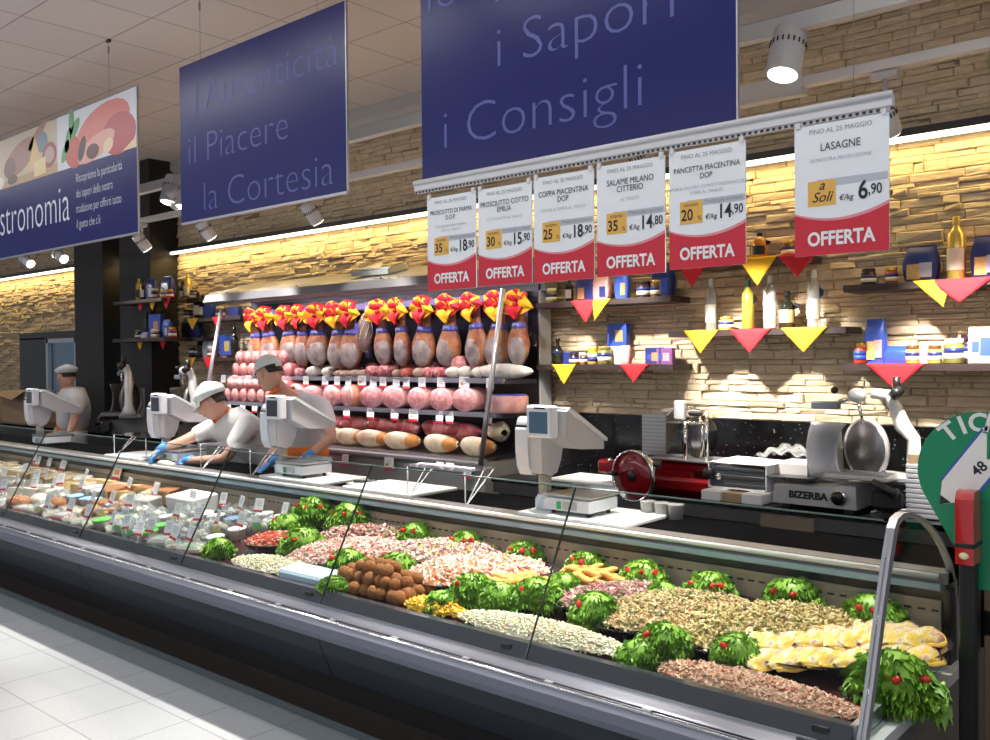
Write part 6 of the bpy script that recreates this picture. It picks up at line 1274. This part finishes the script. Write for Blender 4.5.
def k_loaf(c):
    root = thing('cheese_loaf', '', 'cheese'); q = MB(); q.ball((0, 0, .042), (.095, .07, .05), c, n=18, m=10); q.obj('loaf', root)
    q = MB(); [q.box((x, 0, .088 - abs(x) * .25), (.006, .08, .006), CREAM) for x in (-.04, -.01, .02, .05)]; q.obj('string', root); return root
KD = {'clear bag of white mozzarella': k_bag(1, CH2, None), 'clear bag with a white label': k_bag(2, CH2, PAPER), 'bag with a yellow label': k_bag(3, CH2, YLL), 'bag with a green label': k_bag(4, CH2, GRNL), 'bag of orange grated cheese': k_bag(5, ORC, YLL),
      'white tub with a green lid': k_tub(None, GRNL), 'plain white tub': k_tub(None, PAPER), 'white tub with a blue lid': k_tub(None, mat('sky_lid', (.25, .45, .70), .4)), 'flat pack with a violet label': k_flat(PKM, VIO), 'flat pink cured meat pack': k_flat(PKM, PAPER), 'flat white cheese pack': k_flat(CH2, PAPER), 'flat yellow cheese pack': k_flat(CH1, REDP), 'flat pack with a green label': k_flat(CH2, GRNL), 'flat pack with a yellow label': k_flat(CH2, YLL),
      'pale cheese wedge': k_wedge(CH1, RND), 'white cheese wedge': k_wedge(CH2, RND), 'amber aged cheese wedge': k_wedge(CH3, RND), 'pale half cheese wheel': k_wheel(CH1, RND), 'brown rinded half wheel': k_wheel(CH3, BRW), 'wrapped pale cheese block': k_block(CH1, None), 'wrapped white cheese block': k_block(CH2, None), 'brown string tied loaf': k_loaf(BRW), 'smooth white cheese loaf': k_loaf(CH2)}
for o in KD.values(): proto(o)
CATS = {'bag': 'bag', 'tub': 'tub', 'pack': 'pack'}
rr = random.Random(21)
rows = [(2.88, 'front'), (3.03, 'second'), (3.19, 'middle'), (3.35, 'fourth'), (3.51, 'back')]
nx = 36
for ri, (y0, rn) in enumerate(rows):
    for k in range(nx):
        x = -10.4 + k * .156 + rr.uniform(-.02, .02) + (.05 if ri % 2 else 0); y = y0 + rr.uniform(-.02, .02)
        if x > -4.72 - (.0 if ri in (0,) else 0): continue
        if ri == 4 and -6.25 < x < -5.55: continue
        if ri == 3 and -6.15 < x < -5.75: continue
        if x > -6.1: ch = [['white tub with a green lid', 'flat white cheese pack', 'bag with a green label', 'flat pack with a green label'], ['white tub with a green lid', 'plain white tub', 'clear bag of white mozzarella'], ['plain white tub', 'bag with a yellow label', 'clear bag with a white label'], ['plain white tub', 'bag with a green label', 'white tub with a blue lid'], ['clear bag with a white label', 'plain white tub']][ri]
        elif x > -7.3: ch = [['flat pack with a yellow label', 'bag with a yellow label', 'flat pink cured meat pack'], ['flat pack with a yellow label', 'brown string tied loaf', 'bag of orange grated cheese'], ['clear bag with a white label', 'brown string tied loaf', 'white tub with a blue lid'], ['brown rinded half wheel', 'smooth white cheese loaf', 'amber aged cheese wedge', 'wrapped white cheese block'], ['brown rinded half wheel', 'wrapped pale cheese block', 'amber aged cheese wedge']][ri]
        else: ch = [['flat pink cured meat pack', 'flat white cheese pack', 'brown string tied loaf'], ['flat pink cured meat pack', 'flat pack with a violet label', 'smooth white cheese loaf', 'white cheese wedge'], ['white cheese wedge', 'wrapped white cheese block', 'flat yellow cheese pack'], ['pale cheese wedge', 'pale half cheese wheel', 'wrapped pale cheese block'], ['pale half cheese wheel', 'pale cheese wedge', 'wrapped white cheese block']][ri]
        nm = rr.choice(ch); nm = nm; pane = int((XE - x) // 1.25)
        kd = KD[nm]; fl_ = PI if ('wedge' in nm) else 0
        place(kd, kd.name.split('.')[0], '%s, %s row, %s pane from the right' % (nm, rn, ORD[pane]), kd['category'], (x, y, dz(y) + .004), (.12, rr.uniform(-.06, .06), fl_ + rr.uniform(-.5, .5)), rr.uniform(.95, 1.12), 'packaged cheese in the counter')
# white foam box and glass lidded boxes at the rear
q = MB(); q.box((0, 0, .065), (.36, .22, .13), mat('white_foam', (.66, .68, .68), .6), bev=.01); o = q.obj('foam_box'); pf = deck_at(199, 496, .0); o.location = (-5.93, 3.50, dz(3.5)); o.rotation_euler = (.12, 0, 0); tag(o, 'white foam box standing at the back of the cheese section', 'box')
# price cards among the cheese
CK = []
for big in (0, 1):
    q = MB(); w_, h_ = (.080, .092) if not big else (.12, .11); T = TR(0, 0, .045, -.30, 0, 0)
    q.box((0, 0, h_ / 2), (w_, .003, h_), PAPER, T); q.box((0, -.0022, h_ * .09), (w_, .001, h_ * .16), REDP, T)
    for k in range(3): q.box((0, -.0022, h_ * (.80 - .15 * k)), (w_ * (.7 - .1 * k), .001, h_ * .04), GREYI, T)
    if big: q.box((0, -.0022, h_ * .5), (w_ * .6, .001, h_ * .35), mat('orange_picture', (.7, .3, .1), .5), T)
    q.cyl((0, .002, 0), (0, .0, .05), .0025, WHITE, 6); CK.append(q.mesh('price_card'))
cards = [(83, 449), (41, 459), (52, 457), (61, 459), (36, 474), (45, 473), (24, 468), (15, 480), (2, 473), (60, 479), (52, 483), (84, 473), (80, 484), (127, 482), (154, 489), (91, 498), (110, 498), (128, 501), (46, 505), (69, 508), (87, 515), (111, 522), (126, 526), (149, 529), (168, 532), (176, 511), (189, 537), (138, 533), (3, 487), (21, 488), (33, 484), (172, 546 - 10), (198, 515), (216, 518), (222, 498), (239, 501), (258, 504), (283, 508), (239, 520), (154, 487), (190, 496), (70, 462)]
for i, (u, v) in enumerate(cards):
    p = deck_at(u, v, .10); inst(CK[0], 'price_card', 'white price card on a stick among the cheese packs', 'price card', (p.x, min(p.y, 3.6), dz(p.y) + .05), (0, rr.uniform(-.15, .15), rr.uniform(-.3, .3)), 1.0, 'price cards among the cheese')
p = deck_at(115, 470, .12); inst(CK[1], 'price_card', 'large price card with an orange picture in the cheese section', 'price card', (p.x, p.y, dz(p.y) + .05), (0, 0, 0), 1.1)

# ------------------------------------------------------------------ people
SKN = mat('skin', (0.60, 0.33, 0.24), 0.5, noise=.05, nscale=15); HAIR = mat('dark_hair', (0.02, 0.012, 0.01), 0.6, bump=.4, bscale=120); SHIRT = mat('white_tunic', (0.62, 0.62, 0.63), 0.8, noise=.05, nscale=8, bump=.5, bscale=14)
ORG = mat('orange_apron', (0.72, 0.17, 0.02), 0.75, noise=.08, nscale=10); APR = mat('white_apron', (0.58, 0.57, 0.58), 0.8, bump=.4, bscale=12); CAP = mat('pale_cap', (0.60, 0.66, 0.66), 0.75, bump=.4, bscale=40); GLV = mat('blue_glove', (0.07, 0.28, 0.66), 0.4, bump=.3, bscale=50); TRS = mat('grey_trousers', (0.2, 0.2, 0.22), 0.8); EYEM = mat('eye_dark', (.02, .015, .012), .2); LIP = mat('lips', (.42, .14, .12), .5)
def skin_mesh(pts, edges, sub=2):
    me = bpy.data.meshes.new('skin'); me.from_pydata([tuple(p[0]) for p in pts], edges, []); o = bpy.data.objects.new('skin', me); C.objects.link(o)
    md = o.modifiers.new('s', 'SKIN'); md.use_smooth_shade = True
    for i, v in enumerate(me.skin_vertices[0].data): v.radius = pts[i][1] if isinstance(pts[i][1], tuple) else (pts[i][1],) * 2; v.use_root = (i == 0)
    sd = o.modifiers.new('u', 'SUBSURF'); sd.levels = sub; sd.render_levels = sub
    dg = bpy.context.evaluated_depsgraph_get(); m2 = bpy.data.meshes.new_from_object(o.evaluated_get(dg))
    g = ([tuple(v.co) for v in m2.vertices], [tuple(p.vertices) for p in m2.polygons]); bpy.data.objects.remove(o); bpy.data.meshes.remove(m2); return g
def basis(fwd, up=(0, 0, 1)):
    f = Vector(fwd).normalized(); s = f.cross(Vector(up)).normalized(); u = s.cross(f); return Matrix(((s.x, f.x, u.x, 0), (s.y, f.y, u.y, 0), (s.z, f.z, u.z, 0), (0, 0, 0, 1)))   # local x = right, y = forward, z = up
def person(label, J, face, cap, hair_len=1):
    root = thing('person', label, 'person', (J['pel'].x, J['pel'].y, 0), 0); off = Vector((-J['pel'].x, -J['pel'].y, 0))
    def fin(mb, name, par=root, lab=None):
        for p in mb.v: p += off
        o = mb.obj(name, par)
        if lab: o['label'] = lab
        return o
    head = J['head']; T = Matrix.Translation(head) @ basis(face) @ Matrix.Diagonal((1.13, 1.13, 1.13, 1))
    P_ = [(J['pel'], .135), (J['waist'], .125), (J['chest'], .145), (J['neck'], .062), (head - (head - J['neck']) * .35, .055),
          (J['shL'], .068), (J['elL'], .046), (J['wrL'], .030), (J['haL'], .030), (J['shR'], .068), (J['elR'], .046), (J['wrR'], .030), (J['haR'], .030),
          (J['pel'] + Vector((-.1, 0, -.12)), .09), (Vector((J['pel'].x - .11, J['pel'].y, .48)), .062), (Vector((J['pel'].x - .11, J['pel'].y + .03, .08)), .045), (Vector((J['pel'].x - .11, J['pel'].y - .12, .045)), .04),
          (J['pel'] + Vector((.1, 0, -.12)), .09), (Vector((J['pel'].x + .11, J['pel'].y, .48)), .062), (Vector((J['pel'].x + .11, J['pel'].y + .03, .08)), .045), (Vector((J['pel'].x + .11, J['pel'].y - .12, .045)), .04)]
    E_ = [(0, 1), (1, 2), (2, 3), (3, 4), (2, 5), (5, 6), (6, 7), (7, 8), (2, 9), (9, 10), (10, 11), (11, 12), (0, 13), (13, 14), (14, 15), (15, 16), (0, 17), (17, 18), (18, 19), (19, 20)]
    q = MB(); v, f = skin_mesh(P_, E_); q.add(v, f, SKN, None, True)
    def hd(u, w_):
        a = 2 * PI * w_; b = PI * u; x, y, z = math.sin(b) * math.sin(a), math.sin(b) * math.cos(a), math.cos(b)
        X_, Y_, Z_ = .075 * x, .092 * y, .115 * z
        if z < 0: X_ *= 1 - .28 * z * z; Y_ += .012 * (-z) * (1 if y > 0 else -.5)
        if y > 0 : # nose, brow, chin
            Y_ += .034 * math.exp(-((X_ / .014) ** 2 + ((Z_ + .018) / .020) ** 2)) + .012 * math.exp(-((X_ / .012) ** 2 + ((Z_ - .005) / .025) ** 2)) - .010 * sum(math.exp(-(((X_ - s * .03) / .015) ** 2 + ((Z_ - .012) / .012) ** 2)) for s in (-1, 1)) + .010 * math.exp(-((X_ / .03) ** 2 + ((Z_ + .09) / .02) ** 2)) + .006 * math.exp(-((X_ / .02) ** 2 + ((Z_ + .055) / .012) ** 2))
        return (X_, Y_, Z_)
    q.sheet(hd, 28, 32, SKN, T)
    for s in (-1, 1): q.ball((s * .076, -.008, -.008), (.010, .018, .030), SKN, T, n=10, m=8)
    fin(q, 'body')
    q = MB()
    for s in (-1, 1): q.ball((s * .030, .082, .012), (.013, .007, .006), EYEM, T, n=8, m=6); q.box((s * .031, .091, .032), (.030, .006, .006), HAIR, T)
    fin(q, 'eyes'); q = MB(); q.ball((0, .0945, -.052), (.022, .007, .007), LIP, T, n=10, m=6); fin(q, 'mouth')
    # tunic with short sleeves
    P2 = [(J['pel'] + Vector((0, 0, -.02)), .175), (J['waist'], .172), (J['chest'], .190), (J['chest'].lerp(J['neck'], .95), .112), (J['shL'], .092), (J['shL'].lerp(J['elL'], .80), .070), (J['shR'], .092), (J['shR'].lerp(J['elR'], .80), .070)]
    v, f = skin_mesh(P2, [(0, 1), (1, 2), (2, 3), (2, 4), (4, 5), (2, 6), (6, 7)]); q = MB(); q.add(v, f, SHIRT, None, True); fin(q, 'tunic')
    q = MB(); q.tube([J['pel'].lerp(J['waist'], .0), J['pel'].lerp(J['waist'], .4), J['pel'].lerp(J['waist'], .85)] if not J.get('bare') else [J['pel'] + Vector((-.04, 0, -.3)), J['pel'].lerp(J['waist'], .6) + Vector((-.045, 0, 0)), J['waist'].lerp(J['chest'], .7) + Vector((-.05, 0, 0))], .178 if not J.get('bare') else .15, ORG, 24); fin(q, 'apron_belt', lab='orange apron belt')
    q = MB(); q.sheet(lambda u, w_: (J['pel'].x + .19 * math.sin((w_ - .5) * 4.2), J['pel'].y - .175 * math.cos((w_ - .5) * 4.2), J['pel'].z + .02 - u * .55), 6, 14, APR, th=.006); fin(q, 'apron')
    # orange collar crossing to the chest
    cn = J['neck'].lerp(head, .12); fw = Vector((face[0], face[1], 0)).normalized(); sd_ = Vector((-fw.y, fw.x, 0)); q = MB()
    for s in (-1, 1): q.tube([cn + sd_ * .07 * s - fw * .05 + Vector((0, 0, .02)), cn + sd_ * .080 * s + Vector((0, 0, -.005)), cn + sd_ * .06 * s + fw * .085 - Vector((0, 0, .045)), J['chest'].lerp(cn, .35) + sd_ * .03 * s + fw * .165], [.016, .024, .024, .018], ORG, 8)
    fin(q, 'collar', lab='orange collar')
    # hair under the cap
    q = MB(); q.sheet(lambda u, w_: (.081 * math.sin(PI * (.08 + .40 * u)) * math.sin(PI + (w_ - .5) * 2.9 * (1 - .35 * u * u)), -.020 + .086 * math.sin(PI * (.08 + .40 * u)) * math.cos(PI + (w_ - .5) * 2.9 * (1 - .35 * u * u)), .118 * math.cos(PI * (.08 + .40 * u)) - .04 * hair_len * u * u), 10, 20, HAIR, T, th=.004); fin(q, 'hair')
    q = MB()
    if cap == 'pleated':
        q.sheet(lambda u, w_: ((.094 + .020 * math.sin(PI * u) + .003 * math.sin(w_ * 2 * PI * 14)) * math.sin(2 * PI * w_) * math.sin(PI * (.5 - .48 * u)) ** .55, -.012 + (.106 + .022 * math.sin(PI * u) + .003 * math.sin(w_ * 2 * PI * 14)) * math.cos(2 * PI * w_) * math.sin(PI * (.5 - .48 * u)) ** .55, .030 + .125 * u), 10, 44, CAP, T)
        q.sheet(lambda u, w_: ((.094 + .0 * u) * math.sin((w_ - .5) * 2.4) * 1.02, -.012 + (.106 + .06 * u) * math.cos((w_ - .5) * 2.4), .036 - .035 * u), 4, 16, CAP, T, th=.004)
    elif cap == 'baseball':
        q.sheet(lambda u, w_: (.087 * math.sin(PI * (.5 - .495 * u)) * math.sin(2 * PI * w_), -.008 + .104 * math.sin(PI * (.5 - .495 * u)) * math.cos(2 * PI * w_), .035 + .100 * math.sin(PI * .5 * u)), 10, 32, CAP, T)
        q.sheet(lambda u, w_: (.078 * math.sin((w_ - .5) * 2.4) * (1 - .25 * u), -.008 + .100 * math.cos((w_ - .5) * 2.2) + .075 * u * math.cos((w_ - .5) * 1.6), .042 - .012 * u - .012 * abs(w_ - .5) * 2), 5, 14, CAP, T, th=.004)
        q.box((0, -.112, .03), (.05, .01, .03), CAP, T)
    else:
        q.sheet(lambda u, w_: ((.086 + .016 * u * (1 - u) * 4) * math.sin(2 * PI * w_) * math.sin(PI * (.5 - .48 * max(0, u - .3) / .7)) ** .6, -.010 + (.100 + .022 * u * (1 - u) * 4) * math.cos(2 * PI * w_) * math.sin(PI * (.5 - .48 * max(0, u - .3) / .7)) ** .6 - .02 * u, .038 + .082 * u), 12, 32, CAP, T)
    fin(q, 'cap', lab='pale %s cap' % cap)
    # gloved hands: palm, four unequal bent fingers and a thumb each
    for s, wr, ha, dn in ((1, J['wrL'], J['haL'], J['hdL']), (-1, J['wrR'], J['haR'], J['hdR'])):
        d = (ha - wr).normalized(); n = Vector(dn).normalized(); n = (n - d * n.dot(d)).normalized(); sd = d.cross(n); q = MB()
        M_ = Matrix(((sd.x, d.x, n.x, wr.x), (sd.y, d.y, n.y, wr.y), (sd.z, d.z, n.z, wr.z), (0, 0, 0, 1)))      # x side, y along the hand, z out of the back of the hand
        q.tube([(0, -.05, 0), (0, -.01, 0), (0, .03, 0)], [.038, .034, .036], GLV, 12, M_)
        q.ball((0, .055, 0), (.042, .055, .020), GLV, M_, n=14, m=10)
        for k, (x, L, sp_) in enumerate(((-.031, .070, -.16), (-.011, .082, -.05), (.010, .077, .05), (.030, .060, .18))):
            q.tube([(x, .075, 0), (x + sp_ * L * .4, .09 + L * .40, -.002), (x + sp_ * L * .7, .09 + L * .72, -.016), (x + sp_ * L * .85, .09 + L * .90, -.034)], [.0115, .0105, .0095, .007], GLV, 8, M_); q.ball((x + sp_ * L * .85, .09 + L * .90, -.034), .0075, GLV, M_, n=8, m=6)
        q.tube([(-.030 * s, .025, -.004), (-.052 * s, .052, -.012), (-.056 * s, .080, -.024), (-.050 * s, .10, -.034)], [.014, .0125, .011, .008], GLV, 8, M_); q.ball((-.050 * s, .10, -.034), .0085, GLV, M_, n=8, m=6)
        if J.get('bare') : 
            for i_ in range(len(q.m)): pass
            q.mats = [SKN]
        fin(q, 'gloved_hand' if not J.get('bare') else 'hand')
    # badge
    q = MB(); b0 = J['chest'].lerp(J['shL'], .5) + fw * .14; q.box((0, 0, 0), (.05, .006, .012), REDP, Matrix.Translation(b0) @ basis(face)); fin(q, 'badge', lab='small red badge')
    return root
# woman leaning over the counter
J = dict(head=at(212, 403, Y=3.98), neck=at(229, 414, Y=4.12), chest=at(245, 431, Y=4.20), waist=at(262, 450, Y=4.32), pel=at(276, 470, Y=4.42), shL=at(247, 424, Y=4.10), elL=at(226, 459, Y=3.92), wrL=at(187, 461, Y=3.80), haL=at(174, 464, Y=3.74), shR=at(212, 428, Y=4.12), elR=at(186, 440, Y=3.92), wrR=at(161, 449, Y=3.72), haR=at(152, 458, Y=3.64), hdL=(-.2, -.5, 1), hdR=(-.5, -.2, 1))
J['pel'].z = max(J['pel'].z, .90)
person('worker in a pleated pale cap leaning over with both blue gloved hands outstretched', J, (-.80, -.42, -.50), 'pleated', 1)
wc = at(166, 462, Y=3.68); q = MB(); q.ball((0, 0, 0), (.085, .045, .022), CH2, n=16, m=10); o = q.obj('fresh_cheese'); o.location = (wc.x, 3.68, wc.z - .01); o.rotation_euler = (0, .1, .2); tag(o, 'white fresh cheese held in the blue gloved hands', 'cheese')
# man bending beside her
J = dict(head=at(269, 374, Y=4.14), neck=at(284, 393, Y=4.24), chest=at(300, 412, Y=4.34), waist=at(305, 440, Y=4.40), pel=at(307, 466, Y=4.42), shL=at(321, 406, Y=4.32), elL=at(332, 438, Y=4.22), wrL=at(308, 456, Y=4.05), haL=at(299, 461, Y=4.0), shR=at(284, 409, Y=4.20), elR=at(277, 442, Y=4.05), wrR=at(271, 461, Y=3.93), haR=at(262, 469, Y=3.86), hdL=(-.3, -.3, 1), hdR=(-.2, -.2, 1))
J['pel'].z = max(J['pel'].z, .90)
person('worker in a pale baseball cap bending behind the middle scale, looking left', J, (-.95, -.10, -.38), 'baseball', .6)
J = dict(head=at(66, 377, Y=4.45), neck=at(70, 391, Y=4.47), chest=at(73, 402, Y=4.47), waist=at(73, 421, Y=4.46), pel=at(73, 437, Y=4.46), shL=at(79, 399, Y=4.36), elL=at(74, 421, Y=4.30), wrL=at(68, 436, Y=4.20), haL=at(63, 440, Y=4.16), shR=at(68, 398, Y=4.62), elR=at(64, 418, Y=4.56), wrR=at(56, 432, Y=4.40), haR=at(52, 436, Y=4.36), hdL=(0, 0, 1), hdR=(0, 0, 1), bare=1)
J['pel'].z = max(J['pel'].z, .92)
person('worker in profile at the far left in a flat white cap and orange collar', J, (-1, -.05, -.08), 'flat', .3)

# ------------------------------------------------------------------ finish: drop the kinds built once, make every label single one thing out
drop_protos()
from collections import defaultdict
SHARE = ('croquettes piled by the front glass', 'fillets on the')
g_ = defaultdict(list)
bpy.context.view_layer.update()
for o in SC.objects:
    if o.parent is None and o.type in ('MESH', 'EMPTY') and 'label' in o: g_[o['label']].append(o)
for lb, os_ in g_.items():
    if len(os_) > 1 and not any(str(os_[0].get('group', '')).startswith(s) for s in SHARE):
        os_.sort(key=lambda o: o.matrix_world.translation.x)
        for i, o in enumerate(os_):
            if len(os_) == 2: o['label'] = lb + (', left one', ', right one')[i]
            else: o['label'] = lb + ', ' + nth(i, len(os_)).replace('from the ', 'from ')
for o in SC.objects:
    if 'label' in o and len(o['label'].replace(',', '').split()) > 16: print('LONGLABEL', o.name, o['label'])
